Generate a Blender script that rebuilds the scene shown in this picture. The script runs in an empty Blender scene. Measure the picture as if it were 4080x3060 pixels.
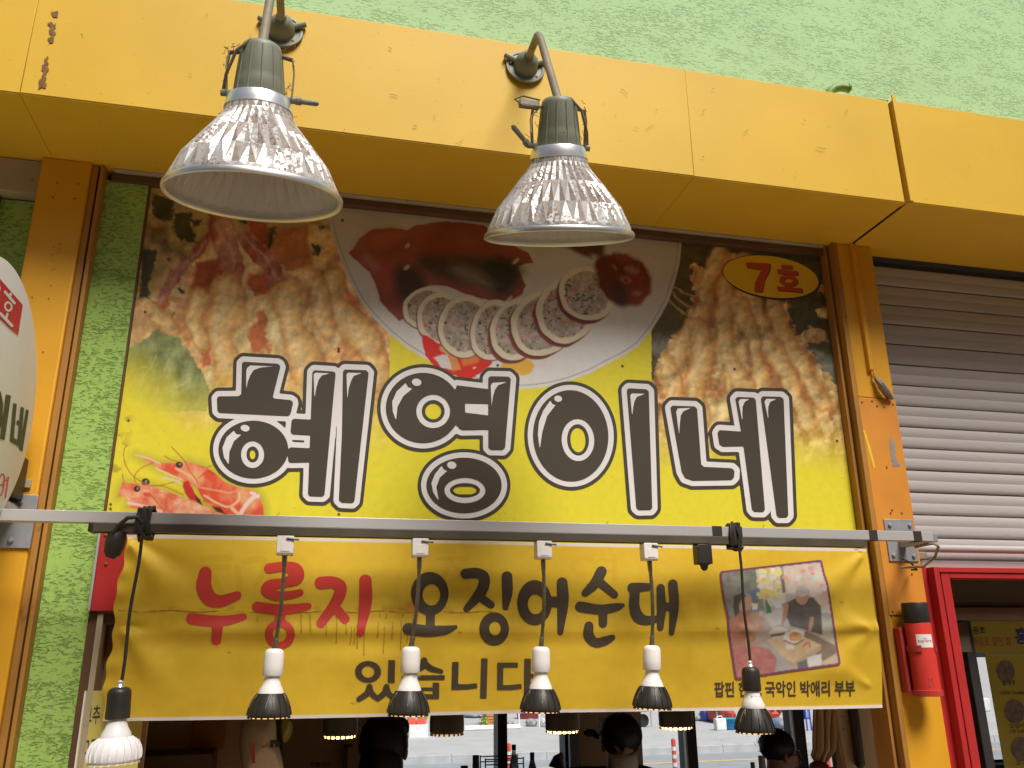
import bpy, math, random
import numpy as np
from mathutils import Vector, Matrix
random.seed(7)
SC = bpy.context.scene
COL = SC.collection
rad = math.radians

# ------------------------------------------------------------------ camera
YAW, PIT, ROL, FPX = rad(13.291), rad(17.794), rad(-0.595), 3347.44   # focal length in pixels of the 4080 px frame
CAM = np.array([0.0, -2.2, 1.6])
_f = np.array([math.sin(YAW)*math.cos(PIT), math.cos(YAW)*math.cos(PIT), math.sin(PIT)])
_r0 = np.array([math.cos(YAW), -math.sin(YAW), 0.0]); _u0 = np.cross(_r0, _f)
_r = _r0*math.cos(ROL)+_u0*math.sin(ROL); _u = -_r0*math.sin(ROL)+_u0*math.cos(ROL)
cd = bpy.data.cameras.new('camera'); cam = bpy.data.objects.new('camera', cd); COL.objects.link(cam)
cd.sensor_fit = 'HORIZONTAL'; cd.sensor_width = 36.0; cd.lens = FPX/4080*36.0
cd.clip_start = 0.05; cd.clip_end = 500
cam.matrix_world = Matrix(((_r[0], _u[0], -_f[0], CAM[0]), (_r[1], _u[1], -_f[1], CAM[1]), (_r[2], _u[2], -_f[2], CAM[2]), (0, 0, 0, 1)))
SC.camera = cam

# ------------------------------------------------------------------ sky, sun, exposure
SUN_EL, SUN_AZ = 56.0, 17.0            # the bright part of the overcast sky, in front of the facade and a little to the right
W = bpy.data.worlds.new('World'); SC.world = W; W.use_nodes = True
nt = W.node_tree; bg = nt.nodes['Background']
sky = nt.nodes.new('ShaderNodeTexSky'); sky.sky_type = 'NISHITA'; sky.sun_disc = False
sky.sun_elevation = rad(SUN_EL); sky.sun_rotation = rad(180-SUN_AZ); sky.dust_density = 3.0; sky.air_density = 1.0; sky.ozone_density = 0.6
nt.links.new(sky.outputs[0], bg.inputs[0]); bg.inputs[1].default_value = 0.05
sd_ = bpy.data.lights.new('sun', 'SUN'); sun = bpy.data.objects.new('sun', sd_); COL.objects.link(sun)
sd_.energy = 3.9; sd_.angle = rad(26); sd_.color = (1.0, 0.95, 0.88)
_sv = Vector((math.sin(rad(SUN_AZ))*math.cos(rad(SUN_EL)), -math.cos(rad(SUN_AZ))*math.cos(rad(SUN_EL)), math.sin(rad(SUN_EL))))
sun.rotation_euler = _sv.to_track_quat('Z', 'Y').to_euler(); sun.location = (0, -6, 8)
VS = SC.view_settings
VS.view_transform = 'Standard'; VS.look = 'None'; VS.gamma = 1.0; VS.use_curve_mapping = False; VS.exposure = 0.3
SC.cycles.use_denoising = True
SC.cycles.max_bounces = 8

# ------------------------------------------------------------------ helpers: photo pixels -> points on planes of the place
def ray(px, py): return _f + _r*(px-2040)/FPX - _u*(py-1530)/FPX
def P(px, py, y): d = ray(px, py); return Vector(CAM + d*(y-CAM[1])/d[1])          # on the plane y = const (parallel to the facade)
def PX(px, py, x): d = ray(px, py); return Vector(CAM + d*(x-CAM[0])/d[0])
def PZ(px, py, z): d = ray(px, py); return Vector(CAM + d*(z-CAM[2])/d[2])
def Parr(px, py, y):
    d = _f[None] + np.outer(px-2040, _r)/FPX - np.outer(py-1530, _u)/FPX
    return CAM + d*((np.asarray(y)-CAM[1])/d[:, 1])[:, None]
def proj(pts):
    d = np.asarray(pts)-CAM; w = d@_f
    return 2040+FPX*(d@_r)/w, 1530-FPX*(d@_u)/w
def mmpx(p): return float((np.array(p)-CAM)@_f)/FPX                                # metres per photo pixel at a point

# ------------------------------------------------------------------ helpers: materials
MATS = {}
def mk(name, col, rough=.5, metal=0., var=.12, vs=6., dirt=0., dcol=(.05, .035, .02), ds=60., bump=0., bs=200., spec=.4, st=(1, 1, 1), emit=None, es=1., trans=0., coat=0., big=0., bigcol=None):
    m = bpy.data.materials.new(name); m.use_nodes = True; n = m.node_tree.nodes; l = m.node_tree.links
    b = n['Principled BSDF']; b.inputs['Roughness'].default_value = rough; b.inputs['Metallic'].default_value = metal
    b.inputs['Specular IOR Level'].default_value = spec
    if coat: b.inputs['Coat Weight'].default_value = coat; b.inputs['Coat Roughness'].default_value = .15
    if trans: b.inputs['Transmission Weight'].default_value = trans
    tc = n.new('ShaderNodeTexCoord'); mp = n.new('ShaderNodeMapping'); mp.inputs['Scale'].default_value = st
    l.new(tc.outputs['Object'], mp.inputs['Vector'])
    def noise(s, det=6, dist=0.):
        t = n.new('ShaderNodeTexNoise'); t.inputs['Scale'].default_value = s; t.inputs['Detail'].default_value = det; t.inputs['Distortion'].default_value = dist
        l.new(mp.outputs[0], t.inputs['Vector']); return t.outputs['Fac']
    def ramp(x, a, b_):
        r = n.new('ShaderNodeMapRange'); r.inputs['From Min'].default_value = a; r.inputs['From Max'].default_value = b_; l.new(x, r.inputs['Value']); return r.outputs[0]
    def mix(fac, a, c):
        x = n.new('ShaderNodeMix'); x.data_type = 'RGBA'; l.new(fac, x.inputs[0])
        for i, v in ((6, a), (7, c)):
            if isinstance(v, tuple): x.inputs[i].default_value = (*v[:3], 1)
            else: l.new(v, x.inputs[i])
        return x.outputs[2]
    lo = tuple(c*(1-var) for c in col); hi = tuple(min(1, c*(1+var)) for c in col)
    c = mix(ramp(noise(vs), .3, .7), lo, hi)
    if big: c = mix(ramp(noise(big, 4, .6), .52, .7), c, bigcol)
    if dirt:
        md = n.new('ShaderNodeMath'); md.operation = 'MULTIPLY'
        l.new(ramp(noise(ds, 9, .4), .78-dirt, .84-dirt), md.inputs[0]); l.new(ramp(noise(ds*.12, 3), .35, .65), md.inputs[1])
        c = mix(md.outputs[0], c, dcol)
        l.new(ramp(md.outputs[0], 0, 1), n.new('ShaderNodeMath').inputs[0])
        if metal:
            r = n.new('ShaderNodeMapRange'); l.new(md.outputs[0], r.inputs['Value']); r.inputs['To Min'].default_value = metal; r.inputs['To Max'].default_value = 0; l.new(r.outputs[0], b.inputs['Metallic'])
        rr = n.new('ShaderNodeMapRange'); l.new(md.outputs[0], rr.inputs['Value']); rr.inputs['To Min'].default_value = rough; rr.inputs['To Max'].default_value = .95; l.new(rr.outputs[0], b.inputs['Roughness'])
    l.new(c, b.inputs['Base Color'])
    if bump:
        bp = n.new('ShaderNodeBump'); bp.inputs['Strength'].default_value = bump; bp.inputs['Distance'].default_value = .002
        l.new(noise(bs, 4), bp.inputs['Height']); l.new(bp.outputs[0], b.inputs['Normal'])
    if emit: b.inputs['Emission Color'].default_value = (*emit, 1); b.inputs['Emission Strength'].default_value = es
    MATS[name] = m; return m

def mk_print(name, rough=.4, spec=.35, bump=0.):
    m = bpy.data.materials.new(name); m.use_nodes = True; n = m.node_tree.nodes; l = m.node_tree.links
    b = n['Principled BSDF']; b.inputs['Roughness'].default_value = rough; b.inputs['Specular IOR Level'].default_value = spec
    a = n.new('ShaderNodeAttribute'); a.attribute_name = 'ink'
    tc = n.new('ShaderNodeTexCoord'); t = n.new('ShaderNodeTexNoise'); t.inputs['Scale'].default_value = 45; t.inputs['Detail'].default_value = 10
    l.new(tc.outputs['Object'], t.inputs['Vector'])
    r = n.new('ShaderNodeMapRange'); r.inputs['From Min'].default_value = .3; r.inputs['From Max'].default_value = .75; r.inputs['To Min'].default_value = .95; r.inputs['To Max'].default_value = 1.03
    l.new(t.outputs['Fac'], r.inputs['Value'])
    v = n.new('ShaderNodeVectorMath'); v.operation = 'SCALE'; l.new(a.outputs['Color'], v.inputs[0]); l.new(r.outputs[0], v.inputs['Scale'])
    l.new(v.outputs[0], b.inputs['Base Color'])
    if bump:
        t2 = n.new('ShaderNodeTexNoise'); t2.inputs['Scale'].default_value = 18; t2.inputs['Detail'].default_value = 3; l.new(tc.outputs['Object'], t2.inputs['Vector'])
        bp = n.new('ShaderNodeBump'); bp.inputs['Strength'].default_value = bump; bp.inputs['Distance'].default_value = .004; l.new(t2.outputs['Fac'], bp.inputs['Height']); l.new(bp.outputs[0], b.inputs['Normal'])
    MATS[name] = m; return m

def mk_stucco(name, col, pit, scale=1., bstr=.9):
    m = bpy.data.materials.new(name); m.use_nodes = True; n = m.node_tree.nodes; l = m.node_tree.links
    b = n['Principled BSDF']; b.inputs['Roughness'].default_value = .75; b.inputs['Specular IOR Level'].default_value = .2
    tc = n.new('ShaderNodeTexCoord'); mp = n.new('ShaderNodeMapping'); mp.inputs['Scale'].default_value = (.55*scale, 1*scale, 1.25*scale); l.new(tc.outputs['Object'], mp.inputs[0])
    t = n.new('ShaderNodeTexNoise'); t.inputs['Scale'].default_value = 120; t.inputs['Detail'].default_value = 5; t.inputs['Roughness'].default_value = .6; t.inputs['Distortion'].default_value = .9; l.new(mp.outputs[0], t.inputs['Vector'])
    t2 = n.new('ShaderNodeTexNoise'); t2.inputs['Scale'].default_value = 16; t2.inputs['Detail'].default_value = 3; l.new(mp.outputs[0], t2.inputs['Vector'])
    s = n.new('ShaderNodeMath'); s.operation = 'MULTIPLY_ADD'; l.new(t2.outputs['Fac'], s.inputs[0]); s.inputs[1].default_value = .38; l.new(t.outputs['Fac'], s.inputs[2])
    r = n.new('ShaderNodeMapRange'); r.inputs['From Min'].default_value = .55; r.inputs['From Max'].default_value = .66; l.new(s.outputs[0], r.inputs['Value'])
    r2 = n.new('ShaderNodeMapRange'); r2.inputs['From Min'].default_value = .50; r2.inputs['From Max'].default_value = .62; l.new(s.outputs[0], r2.inputs['Value'])
    x = n.new('ShaderNodeMix'); x.data_type = 'RGBA'; l.new(r2.outputs[0], x.inputs[0]); x.inputs[6].default_value = (*pit, 1)
    t3 = n.new('ShaderNodeTexNoise'); t3.inputs['Scale'].default_value = 3; t3.inputs['Detail'].default_value = 5; l.new(tc.outputs['Object'], t3.inputs['Vector'])
    x2 = n.new('ShaderNodeMix'); x2.data_type = 'RGBA'; l.new(t3.outputs['Fac'], x2.inputs[0]); x2.inputs[6].default_value = (*[c*.9 for c in col], 1); x2.inputs[7].default_value = (*[min(1, c*1.1) for c in col], 1)
    l.new(x2.outputs[2], x.inputs[7]); l.new(x.outputs[2], b.inputs['Base Color'])
    bp = n.new('ShaderNodeBump'); bp.inputs['Strength'].default_value = bstr; bp.inputs['Distance'].default_value = .0035; l.new(r.outputs[0], bp.inputs['Height']); l.new(bp.outputs[0], b.inputs['Normal'])
    MATS[name] = m; return m

# ------------------------------------------------------------------ helpers: meshes
class MB:
    def __init__(s): s.v = []; s.f = []
    def add(s, vs, fs):
        k = len(s.v); s.v += [tuple(v) for v in vs]; s.f += [tuple(i+k for i in f) for f in fs]; return s
    def box(s, a, b):
        (x0, y0, z0), (x1, y1, z1) = a, b
        return s.add([(x0, y0, z0), (x1, y0, z0), (x1, y1, z0), (x0, y1, z0), (x0, y0, z1), (x1, y0, z1), (x1, y1, z1), (x0, y1, z1)],
                     [(0, 3, 2, 1), (4, 5, 6, 7), (0, 1, 5, 4), (1, 2, 6, 5), (2, 3, 7, 6), (3, 0, 4, 7)])
    def tube(s, pts, r, n=12, cap=True):
        pts = [Vector(p) for p in pts]; rs = r if isinstance(r, (list, tuple)) else [r]*len(pts)
        vs = []; fs = []; up = None
        for i, p in enumerate(pts):
            t = (pts[min(i+1, len(pts)-1)]-pts[max(i-1, 0)]).normalized()
            if up is None: up = Vector((0, 0, 1)) if abs(t.z) < .9 else Vector((1, 0, 0))
            a = t.cross(up).normalized(); bb = a.cross(t).normalized(); up = bb
            for k in range(n):
                th = 2*math.pi*k/n; vs.append(p+(a*math.cos(th)+bb*math.sin(th))*rs[i])
        for i in range(len(pts)-1):
            for k in range(n): fs.append((i*n+k, i*n+(k+1) % n, (i+1)*n+(k+1) % n, (i+1)*n+k))
        if cap: fs.append(tuple(range(n-1, -1, -1))); fs.append(tuple(range((len(pts)-1)*n, len(pts)*n)))
        return s.add(vs, fs)
    def lathe(s, prof, o, d=(0, 0, 1), n=32, mod=None, cap=(True, True)):
        o = Vector(o); d = Vector(d).normalized(); a = d.orthogonal().normalized()
        if abs(d.z) > .5: a = (Vector((1, 0, 0))-d*d.x).normalized()
        bb = d.cross(a); vs = []; fs = []
        for i, (r, h) in enumerate(prof):
            for k in range(n):
                th = 2*math.pi*k/n; q = r if mod is None else mod(r, i, k); vs.append(o+d*h+(a*math.cos(th)+bb*math.sin(th))*q)
        m = len(prof)
        for i in range(m-1):
            for k in range(n): fs.append((i*n+k, i*n+(k+1) % n, (i+1)*n+(k+1) % n, (i+1)*n+k))
        if cap[0]: fs.append(tuple(range(n-1, -1, -1)))
        if cap[1]: fs.append(tuple(range((m-1)*n, m*n)))
        return s.add(vs, fs)
    def ball(s, c, rx, ry=None, rz=None, n=16, m=10, wob=0., seed=0):
        ry = ry or rx; rz = rz or rx; rr = random.Random(seed); c = Vector(c); vs = [c+Vector((0, 0, -rz))]; fs = []
        for i in range(1, m):
            ph = -math.pi/2+math.pi*i/m
            for k in range(n):
                th = 2*math.pi*k/n; w = 1+wob*(rr.random()-.5)
                vs.append(c+Vector((rx*math.cos(ph)*math.cos(th)*w, ry*math.cos(ph)*math.sin(th)*w, rz*math.sin(ph)*w)))
        vs.append(c+Vector((0, 0, rz))); L = len(vs)-1
        for k in range(n):
            fs.append((0, 1+(k+1) % n, 1+k)); fs.append((L, 1+(m-2)*n+k, 1+(m-2)*n+(k+1) % n))
        for i in range(m-2):
            for k in range(n): fs.append((1+i*n+k, 1+i*n+(k+1) % n, 1+(i+1)*n+(k+1) % n, 1+(i+1)*n+k))
        return s.add(vs, fs)
    def prism(s, poly, y0, y1):      # polygon in (x, z), from y0 (front) back to y1
        n = len(poly); a = [(x, y0, z) for x, z in poly]; b = [(x, y1, z) for x, z in poly]
        return s.add(a+b, [tuple(range(n)), tuple(range(2*n-1, n-1, -1))]+[(i, i+n, (i+1) % n+n, (i+1) % n) for i in range(n)])
    def extr_x(s, poly, x0, x1):     # polygon in (y, z) drawn out along x
        n = len(poly); a = [(x0, y, z) for y, z in poly]; b = [(x1, y, z) for y, z in poly]
        return s.add(a+b, [tuple(range(n-1, -1, -1)), tuple(range(n, 2*n))]+[(i, (i+1) % n, (i+1) % n+n, i+n) for i in range(n)])

def recalc(me):
    import bmesh
    b = bmesh.new(); b.from_mesh(me); bmesh.ops.recalc_face_normals(b, faces=b.faces); b.to_mesh(me); b.free()

def obj(name, mb, mat, parent=None, smooth=35, bevel=0., seg=2, fix=True, loc=None):
    v, f = (mb.v, mb.f) if isinstance(mb, MB) else mb
    root = parent
    while root is not None and root.parent is not None: root = root.parent
    base = Vector(loc) if loc is not None else (root.location.copy() if root is not None else Vector((0, 0, 0)))
    va = np.asarray(v, dtype=float)-np.array(base)
    me = bpy.data.meshes.new(name); me.from_pydata(va.tolist(), [], f); me.validate()
    if fix and len(f) < 60000: recalc(me)
    me.materials.append(MATS[mat] if isinstance(mat, str) else mat)
    if smooth: me.shade_smooth(); me.set_sharp_from_angle(angle=rad(smooth))
    o = bpy.data.objects.new(name, me); COL.objects.link(o)
    if parent is None: o.location = base
    else:
        o.parent = parent
    if bevel:
        bm = o.modifiers.new('bevel', 'BEVEL'); bm.width = bevel; bm.segments = seg; bm.limit_method = 'ANGLE'; bm.angle_limit = rad(40); bm.harden_normals = False
    return o

def thing(name, label, cat, loc=(0, 0, 0), group=None):
    o = bpy.data.objects.new(name, None); COL.objects.link(o); o.location = loc; o.empty_display_size = .1
    o['label'] = label; o['category'] = cat
    if group: o['group'] = group
    return o
def tag(o, label, cat, group=None):
    o['label'] = label; o['category'] = cat
    if group: o['group'] = group
    return o
def structure(o): o['kind'] = 'structure'; return o
def copy_mesh(o, parent, off=(0, 0, 0)):
    c = o.copy(); COL.objects.link(c); c.parent = parent; c.location = Vector(o.location)+Vector(off); return c

# ------------------------------------------------------------------ helpers: flat print (distance fields in photo pixels, cut into mesh)
def sd_poly(X, Y, pts):
    n = len(pts); d = np.full(X.shape, 1e18); s = np.ones(X.shape)
    for i in range(n):
        ax, ay = pts[i]; bx, by = pts[i-1]
        ex, ey = bx-ax, by-ay; wx, wy = X-ax, Y-ay
        t = np.clip((wx*ex+wy*ey)/(ex*ex+ey*ey+1e-12), 0, 1)
        qx, qy = wx-ex*t, wy-ey*t; d = np.minimum(d, qx*qx+qy*qy)
        c1 = Y >= ay; c2 = Y < by; c3 = ex*wy > ey*wx
        s = np.where((c1 & c2 & c3) | (~c1 & ~c2 & ~c3), -s, s)
    return s*np.sqrt(d)
def sd_ell(X, Y, c, rx, ry, rot=0.):
    a = rad(rot); dx, dy = X-c[0], Y-c[1]; x = dx*math.cos(a)+dy*math.sin(a); y = -dx*math.sin(a)+dy*math.cos(a)
    k0 = np.sqrt((x/rx)**2+(y/ry)**2)+1e-9; k1 = np.sqrt((x/rx**2)**2+(y/ry**2)**2)+1e-9
    return k0*(k0-1)/k1
def sd_stroke(X, Y, pts, sub=6):
    p = np.array(pts, float)
    if len(p) > 2:                                        # Catmull-Rom
        q = np.vstack([2*p[0]-p[1], p, 2*p[-1]-p[-2]]); out = []
        for i in range(1, len(q)-2):
            for t in np.arange(sub)/sub:
                out.append(.5*((2*q[i])+(-q[i-1]+q[i+1])*t+(2*q[i-1]-5*q[i]+4*q[i+1]-q[i+2])*t*t+(-q[i-1]+3*q[i]-3*q[i+1]+q[i+2])*t**3))
        p = np.vstack(out+[q[-2]])
    d = np.full(X.shape, 1e9)
    for a, b in zip(p[:-1], p[1:]):
        ex, ey = b[0]-a[0], b[1]-a[1]
        t = np.clip(((X-a[0])*ex+(Y-a[1])*ey)/(ex*ex+ey*ey+1e-9), 0, 1)
        d = np.minimum(d, np.hypot(X-a[0]-ex*t, Y-a[1]-ey*t)-(a[2]+(b[2]-a[2])*t))
    return d
def _hash(ix, iy, seed):
    h = (ix.astype(np.int64)*374761393+iy.astype(np.int64)*668265263+seed*1442695041) & 0x7fffffff
    h = ((h ^ (h >> 13))*1274126177) & 0x7fffffff
    return ((h ^ (h >> 16)) & 0xffff)/65535.
def vnoise(X, Y, s, seed=0):
    x, y = X/s, Y/s; ix, iy = np.floor(x), np.floor(y); fx, fy = x-ix, y-iy; fx = fx*fx*(3-2*fx); fy = fy*fy*(3-2*fy)
    a, b, c, d = _hash(ix, iy, seed), _hash(ix+1, iy, seed), _hash(ix, iy+1, seed), _hash(ix+1, iy+1, seed)
    return (a*(1-fx)+b*fx)*(1-fy)+(c*(1-fx)+d*fx)*fy
def fbm(X, Y, s, seed=0, oct=4):
    v = 0; a = .5; t = 0
    for o in range(oct): v = v+a*vnoise(X, Y, s, seed+o*17); t += a; a *= .55; s *= .5
    return v/t
class Cv:                                                  # a canvas: one colour per vertex, painted in photo pixels
    def __init__(s, X, Y, base): s.X, s.Y = X, Y; s.c = np.tile(np.array(base, float), (len(X), 1))
    def put(s, sd, col, soft=6., al=1.):
        m = np.clip(.5-sd/soft, 0, 1)*al; col = np.asarray(col, float)
        s.c += (col-s.c)*m[:, None]
    def poly(s, pts, col, soft=6., rag=0., rs=20., seed=0, al=1., grow=0.):
        p = np.array(pts, float); g = 40+rag+grow
        k = np.nonzero((s.X > p[:, 0].min()-g) & (s.X < p[:, 0].max()+g) & (s.Y > p[:, 1].min()-g) & (s.Y < p[:, 1].max()+g))[0]
        X, Y = s.X[k], s.Y[k]; sd = sd_poly(X, Y, pts)-grow
        if rag: sd = sd+(fbm(X, Y, rs, seed, 4)-.5)*2*rag
        m = np.clip(.5-sd/soft, 0, 1)*al; col = np.asarray(col, float)
        if col.ndim == 2: col = col[k]
        s.c[k] += (col-s.c[k])*m[:, None]; return k
    def ell(s, c, rx, ry, rot, col, soft=5., rag=0., rs=15., seed=0, al=1.):
        g = max(rx, ry)+40; k = np.nonzero((abs(s.X-c[0]) < g) & (abs(s.Y-c[1]) < g))[0]
        X, Y = s.X[k], s.Y[k]; sd = sd_ell(X, Y, c, rx, ry, rot)
        if rag: sd = sd+(fbm(X, Y, rs, seed, 3)-.5)*2*rag
        m = np.clip(.5-sd/soft, 0, 1)*al; col = np.asarray(col, float)
        if col.ndim == 2: col = col[k]
        s.c[k] += (col-s.c[k])*m[:, None]
    def stroke(s, pts, col, soft=3., al=1.):
        p = np.array(pts, float); g = p[:, 2].max()+20
        k = np.nonzero((s.X > p[:, 0].min()-g) & (s.X < p[:, 0].max()+g) & (s.Y > p[:, 1].min()-g) & (s.Y < p[:, 1].max()+g))[0]
        m = np.clip(.5-sd_stroke(s.X[k], s.Y[k], pts)/soft, 0, 1)*al; s.c[k] += (np.asarray(col, float)-s.c[k])*m[:, None]
def mixc(a, b, t): t = np.clip(t, 0, 1)[:, None]; return np.asarray(a)*(1-t)+np.asarray(b)*t

def cut(S, xs, ys, level=0.):                              # the region S < level as a mesh (marching squares), in pixels
    S = S-level; ny, nx = S.shape; ins = S < 0; verts = []; faces = []; vid = {}; eid = {}
    def vv(i, j):
        k = (i, j)
        if k not in vid: vid[k] = len(verts); verts.append((xs[i], ys[j]))
        return vid[k]
    def ee(i, j, h):
        k = (i, j, h)
        if k not in eid:
            a = S[j, i]; b = S[j, i+1] if h else S[j+1, i]; t = a/(a-b); t = min(max(t, .02), .98)
            eid[k] = len(verts); verts.append((xs[i]+t*(xs[i+1]-xs[i]), ys[j]) if h else (xs[i], ys[j]+t*(ys[j+1]-ys[j])))
        return eid[k]
    cnt = ins[:-1, :-1].astype(int)+ins[1:, :-1]+ins[:-1, 1:]+ins[1:, 1:]
    full = cnt == 4
    for j, i in zip(*np.nonzero((cnt > 0) & (cnt < 4))):
        c = [(i, j), (i+1, j), (i+1, j+1), (i, j+1)]; I = [ins[y, x] for x, y in c]
        E = [(i, j, 1), (i+1, j, 0), (i, j+1, 1), (i, j, 0)]
        if cnt[j, i] == 2 and I[0] == I[2]:
            for k in range(4):
                if I[k]: faces.append((vv(*c[k]), ee(*E[k]), ee(*E[k-1])))
            continue
        poly = []
        for k in range(4):
            if I[k]: poly.append(vv(*c[k]))
            if I[k] != I[(k+1) % 4]: poly.append(ee(*E[k]))
        faces.append(tuple(poly))
    for j, i in zip(*np.nonzero(full)): faces.append((vv(i, j), vv(i+1, j), vv(i+1, j+1), vv(i, j+1)))
    return np.array(verts).reshape(-1, 2), [tuple(reversed(f)) for f in faces]
def grid(x0, x1, y0, y1, step):
    xs = np.arange(x0, x1+step, step, dtype=float); ys = np.arange(y0, y1+step, step, dtype=float); X, Y = np.meshgrid(xs, ys); return xs, ys, X, Y

def text_mesh(body, bold=0.):
    c = bpy.data.curves.new('lettering', 'FONT'); c.body = body; c.offset = bold; c.resolution_u = 3
    o = bpy.data.objects.new('lettering', c); COL.objects.link(o); dg = bpy.context.evaluated_depsgraph_get(); dg.update()
    m = bpy.data.meshes.new_from_object(o.evaluated_get(dg)); v = np.array([x.co[:2] for x in m.vertices]); f = [tuple(p.vertices) for p in m.polygons]
    bpy.data.objects.remove(o); bpy.data.curves.remove(c); bpy.data.meshes.remove(m); return v, f
def text_on(name, body, quad, mat, parent, place, bold=0.):   # quad: tl, tr, br, bl in photo pixels or plane coordinates; place(u, v) -> points
    v, f = text_mesh(body, bold); a = v.min(0); b = v.max(0); s = (v[:, 0]-a[0])/(b[0]-a[0]); t = (v[:, 1]-a[1])/(b[1]-a[1])
    tl, tr, br, bl = [np.array(q, float) for q in quad]
    q = (bl*(1-s[:, None])+br*s[:, None])*(1-t[:, None])+(tl*(1-s[:, None])+tr*s[:, None])*t[:, None]
    return obj(name, (place(q[:, 0], q[:, 1]), f), mat, parent, smooth=0, fix=False)

# ------------------------------------------------------------------ materials
mk('fascia_paint', (.73, .45, .028), .55, var=.07, vs=2.5, dirt=.10, dcol=(.14, .08, .02), ds=150, bump=.05, bs=40)
mk('pillar_paint', (.72, .355, .020), .5, var=.08, vs=5, dirt=.07, dcol=(.10, .055, .02), ds=70, bump=.08, bs=120)
mk('pillar_orange', (.66, .26, .035), .5, var=.10, vs=7, dirt=.06, dcol=(.16, .08, .03), ds=50, bump=.08, bs=120)
mk('channel_paint', (.40, .19, .035), .6, var=.2, vs=12, dirt=.12, dcol=(.07, .045, .02), ds=60, st=(1, 1, .25), bump=.2, bs=90)
mk_stucco('stucco', (.36, .55, .135), (.25, .40, .08))
mk_stucco('stucco_veiled', (.47, .69, .36), (.37, .58, .25), 1.05, .6)  # same green stucco, paler: veiling glare put into the colour
mk('beige_frame', (.42, .35, .24), .5, var=.15, dirt=.1)
mk('brown_frame', (.12, .06, .03), .5, var=.15, dirt=.06)
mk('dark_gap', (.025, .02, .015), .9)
mk('alu', (.55, .54, .53), .42, .35, var=.07, vs=4, st=(.3, 3, 3), dirt=.05, dcol=(.14, .12, .1))
mk('steel', (.34, .34, .36), .5, .35, var=.12, vs=20, dirt=.07, dcol=(.13, .10, .08))
mk('black_plastic', (.030, .026, .021), .42, var=.25, vs=14, dirt=.06, dcol=(.10, .085, .06), ds=120)
mk('black_tape', (.035, .03, .024), .55, var=.25)
mk('track_black', (.085, .072, .05), .4, var=.2, vs=12, spec=.5)
mk('white_plastic', (.80, .77, .74), .38, var=.03, dirt=.035, dcol=(.3, .26, .2), ds=90)
mk('gooseneck', (.30, .26, .20), .35, .9, var=.2, vs=60)
mk('cable', (.028, .023, .018), .5, var=.2)
mk('housing_green', (.225, .235, .175), .48, var=.12, vs=10, dirt=.09, dcol=(.10, .075, .05), ds=80, bump=.1, bs=150)
mk('pipe_grey', (.24, .20, .145), .6, var=.25, vs=22, dirt=.14, dcol=(.10, .07, .045), ds=60, bump=.3, bs=90)
mk('flange_olive', (.22, .23, .16), .5, var=.18, vs=20, dirt=.09, dcol=(.1, .07, .04), ds=60)
mk('reflector', (.62, .61, .60), .48, .55, var=.10, vs=25, dirt=.30, dcol=(.26, .20, .15), ds=130, bump=.15, bs=120)
mk('reflector_dusty', (.33, .285, .25), .75, .15, var=.22, vs=45, dirt=.22, dcol=(.14, .10, .07), ds=140)
mk('reflector_lining', (.50, .485, .48), .5, .3, var=.04, vs=20)
mk('reflector_rim', (.72, .71, .68), .36, .9, var=.08, dirt=.1, dcol=(.25, .2, .15), ds=90)
mk('bright_metal', (.80, .80, .81), .32, .75, var=.05, vs=5, st=(1, 1, 14), dirt=.05, dcol=(.3, .25, .2))
mk('rust', (.24, .125, .04), .85, var=.4, vs=40, bump=.4, bs=120)
mk('web_dirt', (.16, .11, .06), .9, var=.3, vs=60)
mk('red_paint', (.44, .028, .028), .42, var=.1, vs=6, dirt=.05, dcol=(.12, .02, .015))
mk('red_body', (.62, .045, .032), .42, var=.06, dirt=.05)
mk('red_bracket', (.46, .045, .045), .45, var=.1, dirt=.05)
mk('label_white', (.78, .76, .74), .5, var=.03)
mk('slat_metal', (.45, .42, .41), .55, .1, var=.10, vs=5, st=(.25, 1, 6), dirt=.09, dcol=(.22, .17, .13), ds=40)
mk('slat_edge', (.10, .08, .07), .7)
mk('sign_white', (.78, .75, .74), .42, var=.025, dirt=.02)
mk('sign_black', (.062, .050, .036), .48, var=.08, vs=4, dirt=.02, dcol=(.12, .1, .08))
mk('sign_red', (.52, .07, .03), .45, var=.06)
mk('plaque_yellow', (.80, .50, .03), .45, var=.04)
mk('sign_yellow', (.78, .60, .035), .45, var=.05)
mk('banner_black', (.070, .050, .030), .6, var=.12, vs=8)
mk('banner_red', (.60, .050, .035), .55, var=.10, vs=8)
mk('disc_face', (.80, .79, .80), .35, var=.02, coat=.2)
mk('disc_red', (.62, .025, .05), .4, var=.05)
mk('disc_dark', (.05, .042, .03), .45)
mk('lens_glow', (.9, .75, .5), .4, emit=(1.0, .55, .2), es=1.2)
mk('lens_inside', (.9, .75, .5), .4, emit=(1.0, .50, .16), es=14.0)
mk('lens_dim', (.75, .68, .55), .4, emit=(1.0, .6, .28), es=.5)
mk('white_fins', (.80, .79, .80), .35, var=.03, dirt=.03)
mk('wood_strip', (.38, .23, .11), .6, var=.2, vs=8, st=(8, 8, 1))
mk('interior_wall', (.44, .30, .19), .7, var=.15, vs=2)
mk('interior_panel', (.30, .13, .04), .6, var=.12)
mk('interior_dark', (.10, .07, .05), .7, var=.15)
mk('floor_tile', (.28, .25, .22), .6)
mk('frame_dark', (.035, .033, .033), .45, var=.15)
mk('frame_light', (.45, .42, .40), .4, .5)
mk('plastic_bag', (.55, .50, .44), .4, var=.15, vs=8, bump=.5, bs=25)
mk('bag_green', (.30, .30, .08), .5)
mk('cloth_beige', (.62, .47, .33), .7, var=.12, vs=6, st=(6, 6, .5), bump=.3, bs=14)
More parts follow.
